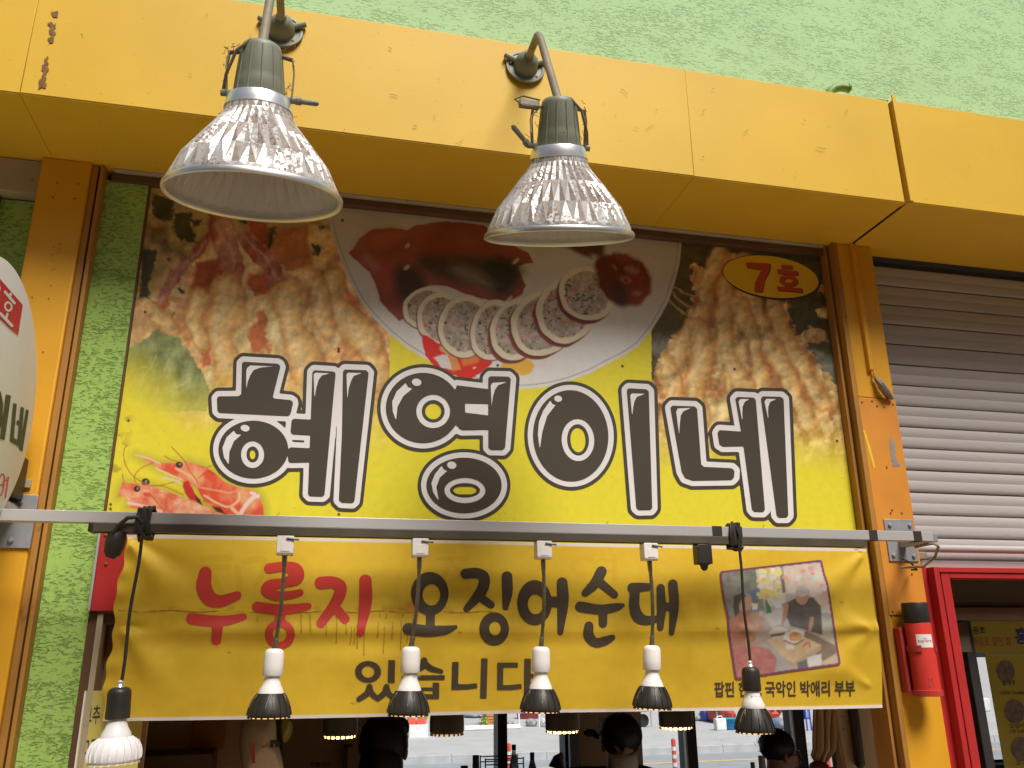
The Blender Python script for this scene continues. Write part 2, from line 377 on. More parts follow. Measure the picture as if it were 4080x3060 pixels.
mk('wood_pale', (.66, .50, .36), .6, var=.14, vs=5, st=(6, 6, .5))
mk('board_yellow', (.60, .50, .12), .5, var=.06)
mk('board_olive', (.46, .38, .06), .5, var=.08)
mk('ink_dark', (.05, .05, .045), .6)
mk('ink_blue', (.04, .06, .32), .6)
mk('ink_pink', (.45, .10, .12), .6)
mk('print_grey', (.20, .15, .13), .5, var=.4, vs=40)
mk('paper_white', (.70, .69, .66), .6)
mk('skin', (.36, .20, .13), .5, var=.05); mk('hair', (.012, .010, .009), .45, var=.2, vs=60, bump=.6, bs=160)
mk('jacket_dark', (.035, .032, .026), .8, var=.2, vs=12, bump=.3, bs=40); mk('jacket_red', (.16, .03, .025), .8, var=.2, vs=12); mk('shirt_black', (.03, .03, .035), .8)
mk('mask_white', (.62, .60, .60), .7); mk('trouser', (.04, .045, .06), .8)
mk('glass_lens', (.7, .75, .8), .1, trans=.7)
mk('pavement_mat', (.52, .50, .49), .8, var=.08, vs=1.2, dirt=.04, dcol=(.25, .24, .24), ds=8, bump=.2, bs=30)
mk('road_mat', (.34, .355, .38), .85, var=.1, vs=2, bump=.2, bs=80)
mk('kerb_mat', (.50, .50, .50), .8, var=.12, vs=4, dirt=.08, dcol=(.25, .24, .23), ds=12)
mk('blocker_paint', (.20, .14, .09), .8, var=.15, vs=1.5)
mk('front_paving', (.25, .19, .125), .8, var=.12, vs=2)
mk('line_yellow', (.75, .50, .18), .7, var=.1)
mk('orange_plastic', (.72, .09, .05), .5); mk('reflect_white', (.72, .72, .72), .5)
mk('blue_plastic', (.05, .30, .58), .5, var=.08); mk('teal_plastic', (.08, .42, .55), .5); mk('blue_deep', (.05, .11, .50), .55, var=.15)
mk('red_tarp', (.62, .10, .07), .6, var=.18, vs=5, bump=.8, bs=6); mk('dark_tub', (.25, .045, .05), .55)
mk('orange_wood', (.65, .26, .08), .7, var=.25, vs=8); mk('plant_leaf', (.28, .34, .08), .6, var=.4, vs=30)
mk('bundle_grey', (.42, .41, .40), .7, var=.3, vs=9, bump=.6, bs=12); mk('white_foam', (.84, .84, .85), .5)
mk('dark_rubber', (.03, .03, .03), .7); mk('green_tarp', (.05, .28, .20), .6); mk('yellow_plastic', (.75, .50, .05), .5)
mk('bottle_milky', (.66, .74, .78), .25, trans=.75); mk('bottle_label', (.32, .30, .14), .5); mk('bottle_clear', (.88, .92, .94), .1, trans=.9); mk('cap_dark', (.03, .03, .04), .4); mk('cap_blue', (.10, .14, .30), .4)
mk('cup_grey', (.28, .30, .36), .4); mk('cup_paper', (.62, .60, .62), .5)
mk('green_pipe', (.17, .30, .07), .5, var=.15, dirt=.1)
mk_print('sign_print', .4, .35); mk_print('banner_print', .55, .25, .12); mk_print('photo_ink', .5, .25)
def mk_pane(name):
    m = bpy.data.materials.new(name); m.use_nodes = True; n = m.node_tree.nodes; l = m.node_tree.links; n.remove(n['Principled BSDF'])
    a = n.new('ShaderNodeBsdfTransparent'); a.inputs[0].default_value = (.93, .96, .97, 1); g = n.new('ShaderNodeBsdfGlossy'); g.inputs['Roughness'].default_value = .05
    f = n.new('ShaderNodeFresnel'); f.inputs['IOR'].default_value = 1.35; x = n.new('ShaderNodeMixShader'); l.new(f.outputs[0], x.inputs[0]); l.new(a.outputs[0], x.inputs[1]); l.new(g.outputs[0], x.inputs[2]); l.new(x.outputs[0], n['Material Output'].inputs[0]); MATS[name] = m
mk_pane('pane')

# ------------------------------------------------------------------ setting: ground, road and pavement behind, building shell
structure(obj('pavement_front', MB().box((-40, -40, -.3), (40, .3, 0)), 'front_paving'))
structure(obj('shop_floor', MB().box((-6, .3, -.3), (8, 4.6, -.002)), 'floor_tile'))
structure(obj('road', MB().box((-120, 4.6, -1), (160, 16.2, -.5)), 'road_mat'))
structure(obj('pavement_rear', MB().box((-120, 16.36, -1), (160, 180, -.36)), 'pavement_mat'))
structure(obj('road_line', MB().add([(-60, 14.75, -.496), (90, 14.75, -.496), (90, 14.92, -.496), (-60, 14.92, -.496)], [(0, 1, 2, 3)]), 'line_yellow'))
kb = structure(obj('kerb', MB().box((-60, 16.2, -.9), (90, 16.362, -.385)), 'kerb_mat'))
k0 = None
for i in range(26):
    x = -4+i*1.0
    if k0 is None: k0 = obj('kerb_stone', MB().box((x+.006, 16.185, -.52), (x+.994, 16.40, -.345)), 'kerb_mat', kb, bevel=.012)
    else: copy_mesh(k0, kb, (i*1.0, 0, random.uniform(-.006, .006)))
hl = MB()
for i in range(46):                                          # tree-pit slots and worn joints in the far paving
    x, y = random.uniform(-2, 22), random.uniform(17, 22.5); w = random.uniform(.12, .32); hl.box((x-w, y-.03, -.362), (x+w, y+.03, -.352))
sl = obj('paving_slot', hl, 'kerb_mat'); sl['kind'] = 'stuff'

ob = thing('sky_blocker', 'unseen brown block added across the alley to cut the low sky light', 'building', (0, -9, 0))  # added out of view; blocks low sky to deepen shade under the fascia
obj('blocker_front', MB().box((-30, -12, 0), (30, -9, 7.6)), 'blocker_paint', ob, smooth=0)
obj('canopy', MB().box((-30, -9, 3.0), (30, -7.8, 3.15)), 'blocker_paint', ob, smooth=0)  # overhang of the added blocker, also out of view
for i in range(12): obj('blocker_recess', MB().box((-29+i*4.9, -9.02, .1), (-25+i*4.9, -8.98, 2.8)), 'interior_dark', ob, smooth=0)
TOP = 2.889
hall = thing('market_hall', 'green stuccoed market hall behind the whole shop front, with its dark dining room', 'building', (0, 2, 0))
obj('upper_wall', MB().box((-6, -.225, 2.95), (8, -.05, 4.3)), 'stucco_veiled', hall, smooth=0)
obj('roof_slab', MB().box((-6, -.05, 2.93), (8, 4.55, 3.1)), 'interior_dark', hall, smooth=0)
obj('side_wall', MB().box((-5.9, .2, 0), (-5.75, 4.5, 2.93)), 'interior_wall', hall, smooth=0)
obj('side_wall', MB().box((7.7, .2, 0), (7.85, 4.5, 2.93)), 'interior_wall', hall, smooth=0)
obj('rear_wall', MB().box((-5.75, 4.3, 0), (.34, 4.45, 2.93)).box((.34, 4.3, -.3), (7.7, 4.45, .70)).box((.34, 4.3, 2.0), (7.7, 4.45, 2.93)), 'interior_wall', hall, smooth=0)
obj('daylight_block', MB().box((-.62, .10, 0), (1.60, .55, 1.05)), 'interior_dark', hall, smooth=0)  # added below the view to stop daylight reaching the dining room
# rear windows: dark mullions and panes, placed where they stand in the photograph
YW = 4.30
mull = [(P(2140-0, 2950, YW).x, 0)]
def wx(px): return P(px, 2955, YW).x
for a, b, ml in ((1980, 2018, 'frame_dark'), (2246, 2268, 'frame_dark'), (2728, 2770, 'frame_dark'), (3160, 3205, 'frame_dark'), (3870, 3900, 'frame_dark')):
    obj('mullion', MB().box((wx(a), 4.27, .70), (wx(b), 4.42, 2.0)), ml, hall, smooth=0)
for a in (1476, 2724, 3155): obj('mullion_edge', MB().box((wx(a), 4.262, .70), (wx(a)+.012, 4.30, 2.0)), 'frame_light', hall, smooth=0)
obj('window_sill', MB().box((.34, 4.15, .66), (7.7, 4.46, .70)), 'frame_dark', hall, smooth=0)
xs_ = [.34, wx(1980), wx(2246), wx(2728), wx(3160), wx(3870), 7.7]
for a, b in zip(xs_[:-1], xs_[1:]): obj('window_pane', MB().box((a+.03, 4.36, .70), (b, 4.364, 2.0)), 'pane', hall, smooth=0)

# ------------------------------------------------------------------ fascia
YF = -.279; ZT = 3.251
jx = [-6.0, P(79, 370, YF).x, P(2765, 697, YF).x, 1.688, 8.0]
fas = thing('yellow_fascia', 'long yellow sheet metal fascia with an open joint at the right, below the green wall', 'fascia', (0, YF, TOP))
for i in range(4):
    a, b = jx[i]+(.0006 if i else 0), jx[i+1]-(.0006 if i < 3 else 0); dy = (0, -.0012, .0006, -.004)[i]; dz = (0, 0, 0, 0)[i]
    if i == 2: b -= .006
    if i == 3: a += .004
    obj('fascia_panel', MB().box((a, YF+dy, TOP+.0005), (b, YF+.03, ZT+dz)), 'fascia_paint', fas, bevel=.0012)
    obj('soffit_panel', MB().box((a, YF+dy+.002, TOP-.002), (b, .06, TOP)), 'fascia_paint', fas, smooth=0)
obj('joint_strip', MB().box((1.679, YF+.012, TOP), (1.6925, YF+.03, ZT)), 'channel_paint', fas)
obj('joint_flange', MB().box((1.693, YF-.010, TOP+.001), (1.706, YF-.0045, ZT+.018)), 'fascia_paint', fas, bevel=.001)
# rust patches and scratches with their own ragged shapes
def patch(name, pts, y, mat, parent, rag, rs, seed, step=2., thick=0.):
    p = np.array(pts, float); xs, ys, X, Y = grid(p[:, 0].min()-8, p[:, 0].max()+8, p[:, 1].min()-8, p[:, 1].max()+8, step)
    S = sd_poly(X, Y, pts)+(fbm(X, Y, rs, seed, 3)-.5)*2*rag
    v, f = cut(S, xs, ys)
    if len(v): return obj(name, (Parr(v[:, 0], v[:, 1], y), f), mat, parent, smooth=0, fix=False)
for k, pts in enumerate(([(196, 95), (221, 92), (216, 170), (198, 168)], [(180, 218), (196, 218), (184, 352), (156, 352)], [(205, 48), (228, 48), (226, 66), (208, 70)])):
    patch('rust_patch', pts, YF-.003, 'rust', fas, 16, 12, 30+k)
stub = thing('web_strand', 'fine dusty cobweb strands stuck across the yellow fascia panels', 'cobweb', P(2040, 560, YF-.004))
sw = MB()
for k in range(30):
    px = random.choice((random.uniform(700, 3500), random.uniform(2400, 3600))); t = (px-2040); py = 0
    lo, hi = 618+.1228*t, 190+.1505*t; py = lo+(hi-lo)*random.random()**2*.92-8; a_ = random.uniform(-.9, .9); L_ = random.choice((2, 3, 4, 5, 9)); q = [P(px, py, YF-.005)]
    for j in range(4): a_ += random.uniform(-.7, .7); px += L_*math.cos(a_); py += L_*math.sin(a_); q.append(P(px, py, YF-.005))
    sw.tube(q, random.uniform(.0003, .0007), 4)
obj('strand', sw, 'web_dirt', stub)['kind'] = 'stuff'

# ------------------------------------------------------------------ pillars
pl = thing('orange_pillar', 'orange painted pillar at the left, beside the green stucco strip', 'pillar', (-.711, 0, 0), 'pillars of the shop front')
obj('shaft', MB().box((-.773, 0, 0), (-.650, .12, TOP-.002)), 'pillar_paint', pl, bevel=.004)
obj('guide_rail', MB().box((-.6495, .012, 0), (-.634, .12, TOP-.004)).box((-.634, .035, 0), (-.628, .12, TOP-.004)).box((-.628, .006, 0), (-.618, .12, TOP-.004)), 'channel_paint', pl, bevel=.0015)
for x, y in ((228, 728), (312, 733), (211, 786), (297, 791), (128, 1185), (194, 1190), (173, 1402)):
    q = P(x, y, 0); obj('screw', MB().lathe([(.0025, -.0005), (.0025, .001)], (q.x, 0, q.z), (0, -1, 0), 8), 'rust', pl)
sc_ = MB()
for k in range(16):
    px, py = random.uniform(190, 240), random.uniform(950, 1140); q = P(px, py, -.0006); sc_.tube([q, q+Vector((random.uniform(-.006, .006), 0, random.uniform(-.004, .004)))], random.uniform(.0004, .0009), 4)
obj('scuff_mark', sc_, 'web_dirt', pl)['kind'] = 'stuff'

pr = thing('orange_pillar', 'orange pillar at the right with a patched steel section, between the sign and the roller shutter', 'pillar', (1.695, 0, 0), 'pillars of the shop front')
za, zb = P(3560, 1592, 0).z, P(3640, 2452, 0).z
obj('shaft', MB().box((1.629, 0, za), (1.762, .12, TOP-.002)), 'pillar_paint', pr, bevel=.004)
obj('patch_plate', MB().box((1.630, -.002, zb), (1.7625, .118, za-.0005)), 'pillar_orange', pr, bevel=.002)
obj('shaft', MB().box((1.629, .001, 0), (1.761, .12, zb-.0005)), 'pillar_paint', pr, bevel=.004)
obj('guide_rail', MB().box((1.613, -.004, 0), (1.6285, .1, TOP-.003)).box((1.6075, .030, 0), (1.613, .1, TOP-.003)).box((1.598, .022, 0), (1.6075, .1, TOP-.003)), 'channel_paint', pr, bevel=.0015)
a, b = P(3433, 1200, -.012), P(3480, 1475, -.012)
obj('cable_duct', MB().box((a.x-.008, -.014, b.z), (a.x+.008, 0, TOP-.003)), 'pillar_paint', pr, bevel=.002)
obj('duct_end', MB().tube([P(3482, 1478, -.01), P(3484, 1500, -.014), P(3490, 1508, -.014)], .004, 8), 'pillar_orange', pr)
hk = MB().tube([P(3489, 1506, -.012), P(3510, 1530, -.022), P(3535, 1565, -.020), P(3554, 1588, -.010)], [.007, .012, .011, .006], 8)
obj('broken_clip', hk, 'pipe_grey', pr)
obj('broken_clip', MB().tube([P(3500, 1540, -.012), P(3540, 1590, -.008)], [.004, .005], 6), 'web_dirt', pr)
for x, y in ((3434, 1602), (3474, 1598), (3494, 1617), (3523, 1621), (3557, 1611), (3533, 1862), (3548, 2043), (3554, 2031), (3593, 2044), (3633, 2287), (3556, 2437), (3554, 2452)):
    q = P(x, y, -.002); obj('screw', MB().lathe([(.0028, 0), (.0028, .0022), (.0012, .003)], (q.x, -.002, q.z), (0, -1, 0), 8), 'rust', pr)
patch('scraped_patch', [(3545, 1760), (3560, 1740), (3570, 1830), (3585, 1855), (3560, 1858), (3548, 1800)], -.0028, 'steel', pr, 8, 10, 61)
patch('scraped_patch', [(3440, 1715), (3446, 1715), (3470, 1790), (3487, 1862), (3482, 1866), (3462, 1800)], -.0028, 'sign_yellow', pr, 2, 8, 62)

# green stucco strip between left pillar and sign, and the neighbour's wall to the far left
gs = tag(obj('stucco_strip', MB().box((-.6175, .040, 0), (-.5085, .12, TOP-.03)), 'stucco', smooth=0, loc=(-.56, .04, 0)), 'narrow bright green stucco strip between the left pillar and the big yellow sign', 'wall')
gw = thing('neighbour_wall', 'shaded dark green wall left of the left pillar, behind the round sign', 'wall', (-2, .06, 0))
obj('wall', MB().box((-6, .06, 0), (-.7735, .16, 2.78)), 'stucco', gw, smooth=0)
obj('beam', MB().box((-6, .02, 2.785), (-.7735, .16, TOP-.003)), 'beige_frame', gw, bevel=.004)
obj('edge_trim', MB().box((P(6, 760, .05).x-.05, .045, 0), (P(6, 760, .05).x, .0599, 2.784)), 'brown_frame', gw, smooth=0)

# head trim over the sign
ht = thing('head_trim', 'dusty beige moulding with a brown bar along the top of the sign', 'trim', (.5, .03, TOP))
z1 = P(1325, 762, .03).z; z2 = P(1325, 781, .03).z; z3 = P(1340, 815, .035).z
obj('moulding', MB().box((-.600, .018, z2), (1.600, .10, z1)), 'beige_frame', ht, bevel=.004)
obj('brown_bar', MB().box((-.605, .030, z3), (1.597, .10, z2-.0005)), 'brown_frame', ht, bevel=.003)
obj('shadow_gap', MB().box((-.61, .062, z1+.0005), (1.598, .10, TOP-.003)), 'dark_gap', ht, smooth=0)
obj('moulding_clip', MB().box((P(2935, 930, .01).x-.012, .008, z1-.004), (P(2935, 930, .01).x+.012, .02, z1+.016)), 'brown_frame', ht, bevel=.003)

# ------------------------------------------------------------------ the big sign
YS = .050
SX0, SX1, SZ0, SZ1 = -.503, 1.5965, 1.80, P(1363, 822, YS).z
sg = thing('shop_sign', 'big yellow sign with bubble lettering, a printed squid dish and fried prawns', 'shop sign', (.55, YS, 2.3))
obj('panel', MB().box((SX0, YS+.0006, SZ0), (SX1, YS+.03, SZ1)), 'sign_yellow', sg, smooth=0)
obj('edge_trim', MB().box((SX0-.0055, YS-.010, SZ0), (SX0-.0005, YS+.03, SZ1)), 'brown_frame', sg, smooth=0)

def Z(off, s=.5): return lambda pts: [(off[0]+p[0]*s, off[1]+p[1]*s)+tuple(q*s for q in p[2:]) for p in pts]
A, B, C_, SH = Z((480, 760)), Z((1280, 820)), Z((2300, 900)), Z((400, 1700), .3195)
NX, NZ = 1000, 500
gx = np.linspace(SX0, SX1, NX); gz = np.linspace(SZ1, SZ0, NZ); GX, GZ = np.meshgrid(gx, gz)
pts = np.c_[GX.ravel(), np.full(GX.size, YS), GZ.ravel()]; px, py = proj(pts)
YEL = (.79, .69, .045)
cv = Cv(px, py, YEL)
n1 = fbm(px, py, 150, 1, 5); n2 = fbm(px*1.6, py*.7, 60, 2, 5); n3 = .5+(fbm(px, py, 34, 3, 4)-.5)*.8; n4 = fbm(px*1.35, py*.85, 70, 9, 4)
cream = np.array((.84, .66, .33)); orange = np.array((.72, .32, .10)); tan = np.array((.76, .48, .19)); dark = np.array((.07, .066, .030))
# fade masks of the two fried-prawn photographs
fadeL = np.clip((1700-py-(px-500)*-.02+n1*120-np.clip(760-px, 0, 330)*.75)/270, 0, 1)*(px < 1552)
fadeR = np.clip((1850-py+n1*70)/200, 0, 1)*(px > 2596)
baseL = mixc(mixc(orange, cream, (n2-.36)*3.6), tan, n1*.8); baseL *= (.78+.44*n3)[:, None]
wx_ = (fbm(px, py, 75, 401, 4)-.5)*44; wy_ = (fbm(px, py, 75, 402, 4)-.5)*44
relief = (fbm(px, py, 62, 403, 4)-fbm(px+11, py+15, 62, 403, 4))*1.25+(fbm(px, py, 20, 404, 3)-fbm(px+4, py+5, 20, 404, 3))*.4
tmp = Cv(px+wx_, py+wy_, (0, 0, 0)); tmp.c[:] = baseL
tmp.poly(A([(160, 40), (1700, 40), (1700, 300), (1250, 330), (1150, 420), (900, 330), (700, 460), (420, 620), (300, 800), (150, 860)]), mixc((.44, .27, .10), (.60, .42, .16), n3*1.6-.3), 30, 30, 60, 4)
for pp, cc, rg, sd0 in ((  [(600, 560), (820, 520), (830, 740), (720, 850), (590, 800)], (.44, .10, .035), 10, 5), ([(1000, 230), (1210, 250), (1200, 490), (1030, 330)], (.40, .09, .04), 8, 6),
    ([(1230, 280), (1490, 280), (1525, 580), (1290, 660), (1200, 500)], (.52, .19, .06), 18, 7), ([(1020, 640), (1190, 680), (1250, 800), (1040, 850)], (.55, .13, .045), 10, 8),
    ([(1090, 960), (1170, 930), (1190, 1280), (1060, 1300), (1000, 1180)], (.56, .17, .06), 16, 9), ([(620, 1180), (700, 1180), (700, 1400), (640, 1420)], (.56, .16, .06), 14, 10),
    ([(1800, 750), (1880, 880), (1950, 1000), (1900, 1060), (1800, 880)], (.58, .18, .08), 8, 11), ([(1700, 1180), (1800, 1100), (2100, 1150), (2130, 1500), (1800, 1420)], (.66, .32, .12), 30, 12),
    ([(240, 900), (420, 780), (430, 950), (300, 960)], (.62, .20, .07), 12, 13), ([(430, 860), (700, 830), (690, 1180), (520, 1250), (420, 1080)], (.64, .33, .13), 30, 14),
    ([(100, 980), (330, 960), (400, 1100), (280, 1120), (100, 1230)], (.70, .42, .18), 24, 15)):
    tmp.poly(A(pp), np.asarray(cc)*(.8+.4*n3)[:, None], 14, rg, 24, sd0)
for pp, sd0 in (([(730, 830), (790, 750), (900, 740), (1060, 800), (1040, 860), (1100, 900), (1060, 1000), (980, 1060), (1010, 1180), (1060, 1300), (900, 1330), (720, 1300), (690, 1180), (720, 1000)], 21),
    ([(1150, 830), (1300, 800), (1420, 830), (1500, 860), (1530, 1000), (1560, 1150), (1590, 1330), (1400, 1390), (1230, 1300), (1190, 1150), (1160, 1000)], 22),
    ([(1500, 600), (1620, 620), (1640, 800), (1600, 1000), (1540, 980), (1500, 840)], 23), ([(1660, 1080), (1730, 1050), (1770, 1150), (1720, 1230), (1640, 1230)], 24), ([(660, 1450), (780, 1440), (900, 1500), (880, 1640), (720, 1640)], 25)):
    tmp.poly(A(pp), mixc((.56, .36, .12), (.86, .70, .36), n4*2.4-.75)*(.86+.28*n3)[:, None], 9, 13, 22, sd0)
for pp in ([(715, 200), (870, 215), (960, 470), (980, 740), (830, 750), (800, 570), (725, 400)], [(920, 265), (1020, 300), (1190, 480), (1300, 680), (1330, 820), (1200, 830), (1160, 680), (1040, 560), (955, 400)], [(735, 320), (705, 430), (560, 570), (440, 760), (370, 890), (290, 930), (330, 780), (400, 640), (560, 440)]):
    tmp.poly(A(pp), mixc((.38, .09, .05), (.66, .34, .24), n4*2.2-.6), 8, 7, 16, 31)
for pp in ([(770, 260), (880, 500), (900, 720)], [(970, 320), (1120, 500), (1240, 700)], [(690, 400), (520, 560), (420, 720)]):
    tmp.stroke(A([p+(7,) for p in pp]), (.72, .48, .36), 10, .6)
for k, pp in enumerate(([(250, 40), (430, 60), (420, 250), (340, 260), (270, 200)], [(440, 180), (560, 170), (595, 410), (480, 390), (410, 300)], [(190, 455), (295, 480), (280, 640), (240, 760), (215, 860), (140, 850), (170, 600)], [(1530, 430), (1620, 430), (1600, 500), (1540, 490)],
    [(1590, 640), (1670, 620), (1640, 750), (1610, 740)], [(1715, 700), (1800, 680), (1790, 760), (1690, 765)], [(1210, 280), (1255, 280), (1230, 420), (1190, 480)], [(560, 220), (680, 230), (660, 260), (600, 280)], [(460, 770), (510, 765), (500, 800), (470, 800)], [(410, 990), (430, 990), (415, 1040), (400, 1040)],
    [(1640, 960), (1700, 970), (1680, 1000)], [(940, 240), (1010, 250), (1000, 275)], [(1560, 290), (1640, 280), (1640, 300)], [(370, 560), (420, 550), (400, 600)])):
    tmp.poly(A(pp), (.075, .07, .032), 10, 11, 12, 40+k)
tmp.poly(A([(230, 290), (380, 300), (420, 430), (560, 520), (400, 540), (250, 400)]), (.16, .10, .04), 30, 20, 30, 60, .8)
leafc = mixc((.15, .18, .055), (.36, .40, .17), n2*2-.5)
tmp.poly(A([(40, 1400), (85, 1250), (200, 1190), (290, 1115), (370, 1120), (430, 1180), (560, 1320), (640, 1450), (700, 1560), (690, 1760), (20, 1760)]), leafc, 6, 9, 12, 61)
for pp in ([(120, 1659), (210, 1480), (300, 1250)], [(300, 1659), (350, 1480), (420, 1330)], [(60, 1540), (100, 1450), (200, 1400)], [(430, 1659), (480, 1560), (560, 1480)]):
    tmp.stroke(A([p+(3,) for p in pp]), (.52, .50, .26), 4, .8)
def fritter(z, path, r, k):                                # one long battered piece: browned edge, pale crust, lit ridge
    for dr, col, dx, al in ((1.22, (.48, .19, .055), 10, .7), (1.0, (.72, .42, .13), 0, .75), (.70, (.80, .55, .22), -8, .7), (.32, (.88, .70, .38), -22, .45)):
        tmp.stroke(z([(x+dx+9*math.sin(i*3.3+k), y, r*dr*(1+.26*math.sin(i*2.1+k*1.7))) for i, (x, y) in enumerate(path)]), col, 16, al)
for k, (path, r) in enumerate((([(250, 960), (330, 1040), (420, 1120)], 60), ([(600, 860), (610, 1040), (640, 1220)], 74), ([(1690, 700), (1700, 900), (1860, 1090), (2010, 1290), (2060, 1500)], 95), ([(1500, 640), (1580, 860), (1640, 1100)], 60), ([(850, 790), (830, 1000), (790, 1180), (850, 1420)], 100), ([(1340, 850), (1350, 1050), (1420, 1230), (1480, 1420)], 112))): fritter(A, path, r, k)
tmp.c *= np.clip(1+relief, .45, 1.6)[:, None]; cv.c += (tmp.c-cv.c)*fadeL[:, None]
# right photograph
bgR = mixc((.12, .09, .032), (.075, .08, .035), n1*2-.5)
tmp.c[:] = bgR
tmp.poly(C_([(560, 900), (720, 900), (900, 1100), (640, 1150)]), (.22, .22, .17), 40, 30, 60, 70); tmp.poly(C_([(1880, 1000), (2080, 1050), (2130, 1300), (1950, 1200)]), (.24, .24, .19), 20, 15, 40, 71)
for pp in ([(760, 530), (900, 660)], [(790, 480), (920, 560)], [(740, 600), (900, 740)]): tmp.stroke(C_([p+(9,) for p in pp]), (.50, .33, .10), 6)
fried = mixc(mixc((.40, .17, .055), (.74, .50, .19), n4*3.6-1.25), (.86, .68, .36), np.clip(n3*3.2-1.75, 0, 1))*(.62+.76*n3)[:, None]
tmp.poly(C_([(900, 310), (1040, 320), (1055, 200), (1160, 190), (1320, 240), (1450, 570), (1560, 560), (1680, 590), (1720, 700), (1700, 760), (1740, 880), (1880, 1010), (1950, 1150), (2100, 1300), (2200, 1659), (2200, 2000), (560, 2000), (610, 1100), (720, 900), (850, 870), (900, 720), (880, 640), (930, 520), (900, 420)]), fried, 5, 24, 22, 72)
tmp.poly(C_([(1740, 900), (1830, 830), (1990, 820), (2010, 900), (1850, 960)]), fried, 5, 16, 16, 73); tmp.poly(C_([(1890, 680), (2000, 640), (2010, 740), (1920, 720)]), fried, 5, 12, 14, 74); tmp.poly(C_([(1900, 480), (2000, 460), (2000, 590)]), fried*.8, 5, 12, 14, 75)
for k, pp in enumerate(([(1440, 580), (1500, 580), (1540, 700), (1490, 760), (1450, 680)], [(1560, 700), (1590, 740), (1560, 790)])): tmp.poly(C_(pp), dark, 4, 8, 9, 76+k)
for pp, cc, sd0 in (([(1000, 880), (1100, 900), (1080, 1160), (900, 1250), (880, 1050)], (.40, .15, .045), 80), ([(1330, 950), (1700, 1000), (1790, 1250), (1700, 1500), (1400, 1200)], (.36, .13, .05), 81), ([(640, 1300), (900, 1250), (920, 1400), (660, 1450)], (.62, .27, .09), 82), ([(1030, 480), (1180, 470), (1100, 760), (980, 720)], (.36, .16, .055), 83), ([(1040, 990), (1110, 960), (1090, 1100), (1030, 1080)], (.56, .20, .05), 84)):
    tmp.poly(C_(pp), np.asarray(cc)*(.7+.6*n3)[:, None], 40, 30, 40, sd0, .75)
for pp, sd0 in (([(1050, 820), (1160, 780), (1180, 900), (1320, 1000), (1300, 1200), (1140, 1130), (1080, 930)], 85), ([(1180, 1220), (1290, 1250), (1560, 1280), (1500, 1400), (1200, 1400)], 86), ([(920, 1370), (1190, 1350), (1220, 1659), (1000, 1659)], 87), ([(660, 1070), (830, 900), (870, 1050), (800, 1250), (650, 1250)], 88), ([(1110, 480), (1290, 560), (1240, 780), (1110, 760)], 89)):
    tmp.poly(C_(pp), mixc((.52, .33, .10), (.84, .64, .30), n4*2.6-.8)*(.8+.4*n3)[:, None], 9, 14, 22, sd0, .85)
for k, (path, r) in enumerate((([(1560, 620), (1640, 900), (1820, 1180), (1960, 1420)], 66), ([(1120, 230), (1030, 500), (960, 760), (800, 1020), (720, 1300)], 62), ([(1300, 270), (1400, 620), (1560, 1000), (1740, 1350), (1830, 1600)], 64), ([(960, 800), (1000, 1050), (940, 1300), (980, 1560)], 76), ([(1190, 480), (1160, 800), (1220, 1040), (1300, 1260)], 66), ([(1290, 640), (1420, 980), (1480, 1330)], 52), ([(700, 1080), (760, 1300), (700, 1560)], 60))): fritter(C_, path, r, k)
tmp.c *= np.clip(1+relief*1.15, .4, 1.6)[:, None]; cv.c += (tmp.c-cv.c)*fadeR[:, None]
# the white plate
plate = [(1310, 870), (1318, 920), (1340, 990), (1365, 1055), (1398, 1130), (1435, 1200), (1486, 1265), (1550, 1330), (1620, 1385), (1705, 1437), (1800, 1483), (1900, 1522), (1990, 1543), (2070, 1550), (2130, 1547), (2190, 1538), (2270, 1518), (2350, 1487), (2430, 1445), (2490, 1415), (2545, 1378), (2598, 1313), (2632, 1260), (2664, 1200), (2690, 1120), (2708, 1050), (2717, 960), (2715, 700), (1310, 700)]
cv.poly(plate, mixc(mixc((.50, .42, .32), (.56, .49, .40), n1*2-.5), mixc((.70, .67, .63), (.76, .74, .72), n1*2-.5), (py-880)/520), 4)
k = np.nonzero((px > 1250) & (px < 2760) & (py > 780))[0]; s = sd_poly(px[k], py[k], plate); m = np.clip(1-np.abs(s+15)/3.5, 0, 1)*.8*(py[k] > 820)
cv.c[k] += (np.array((.22, .22, .24))-cv.c[k])*m[:, None]
# squid body, tentacle head, garnish, slices
cv.X, cv.Y = px+wx_*.28+(n3-.5)*6, py+wy_*.28
cv.poly(B([(215, 372), (262, 330), (300, 262), (400, 190), (560, 172), (690, 190), (760, 150), (1000, 120), (1300, 150), (1500, 300), (1650, 380), (1685, 460), (1560, 485), (1635, 630), (1600, 710), (1500, 752), (1350, 757), (1150, 700), (1000, 640), (850, 640), (770, 780), (660, 905), (612, 915), (540, 840), (470, 760), (430, 620), (390, 530), (300, 450)]), mixc((.24, .055, .032), (.36, .10, .055), n1*2-.5), 6)
for c, rx, ry, rot, col, al in (((1180, 500), 420, 130, 8, (.062, .046, .026), .9), ((700, 620), 130, 150, -30, (.04, .03, .014), .9), ((1430, 560), 140, 150, 20, (.03, .03, .02), .9), ((530, 250), 150, 55, -5, (.45, .12, .05), .7), ((1200, 560), 180, 45, 25, (.26, .19, .12), .8), ((520, 560), 60, 130, -15, (.38, .07, .035), .7), ((400, 450), 60, 22, 40, (.55, .30, .22), .5), ((1000, 330), 330, 60, 5, (.30, .055, .03), .6), ((310, 320), 30, 50, 30, (.40, .18, .13), .5)):
    q = B([c])[0]; cv.ell(q, rx*.5, ry*.5, rot, col, 50, 10, 30, 5, al)
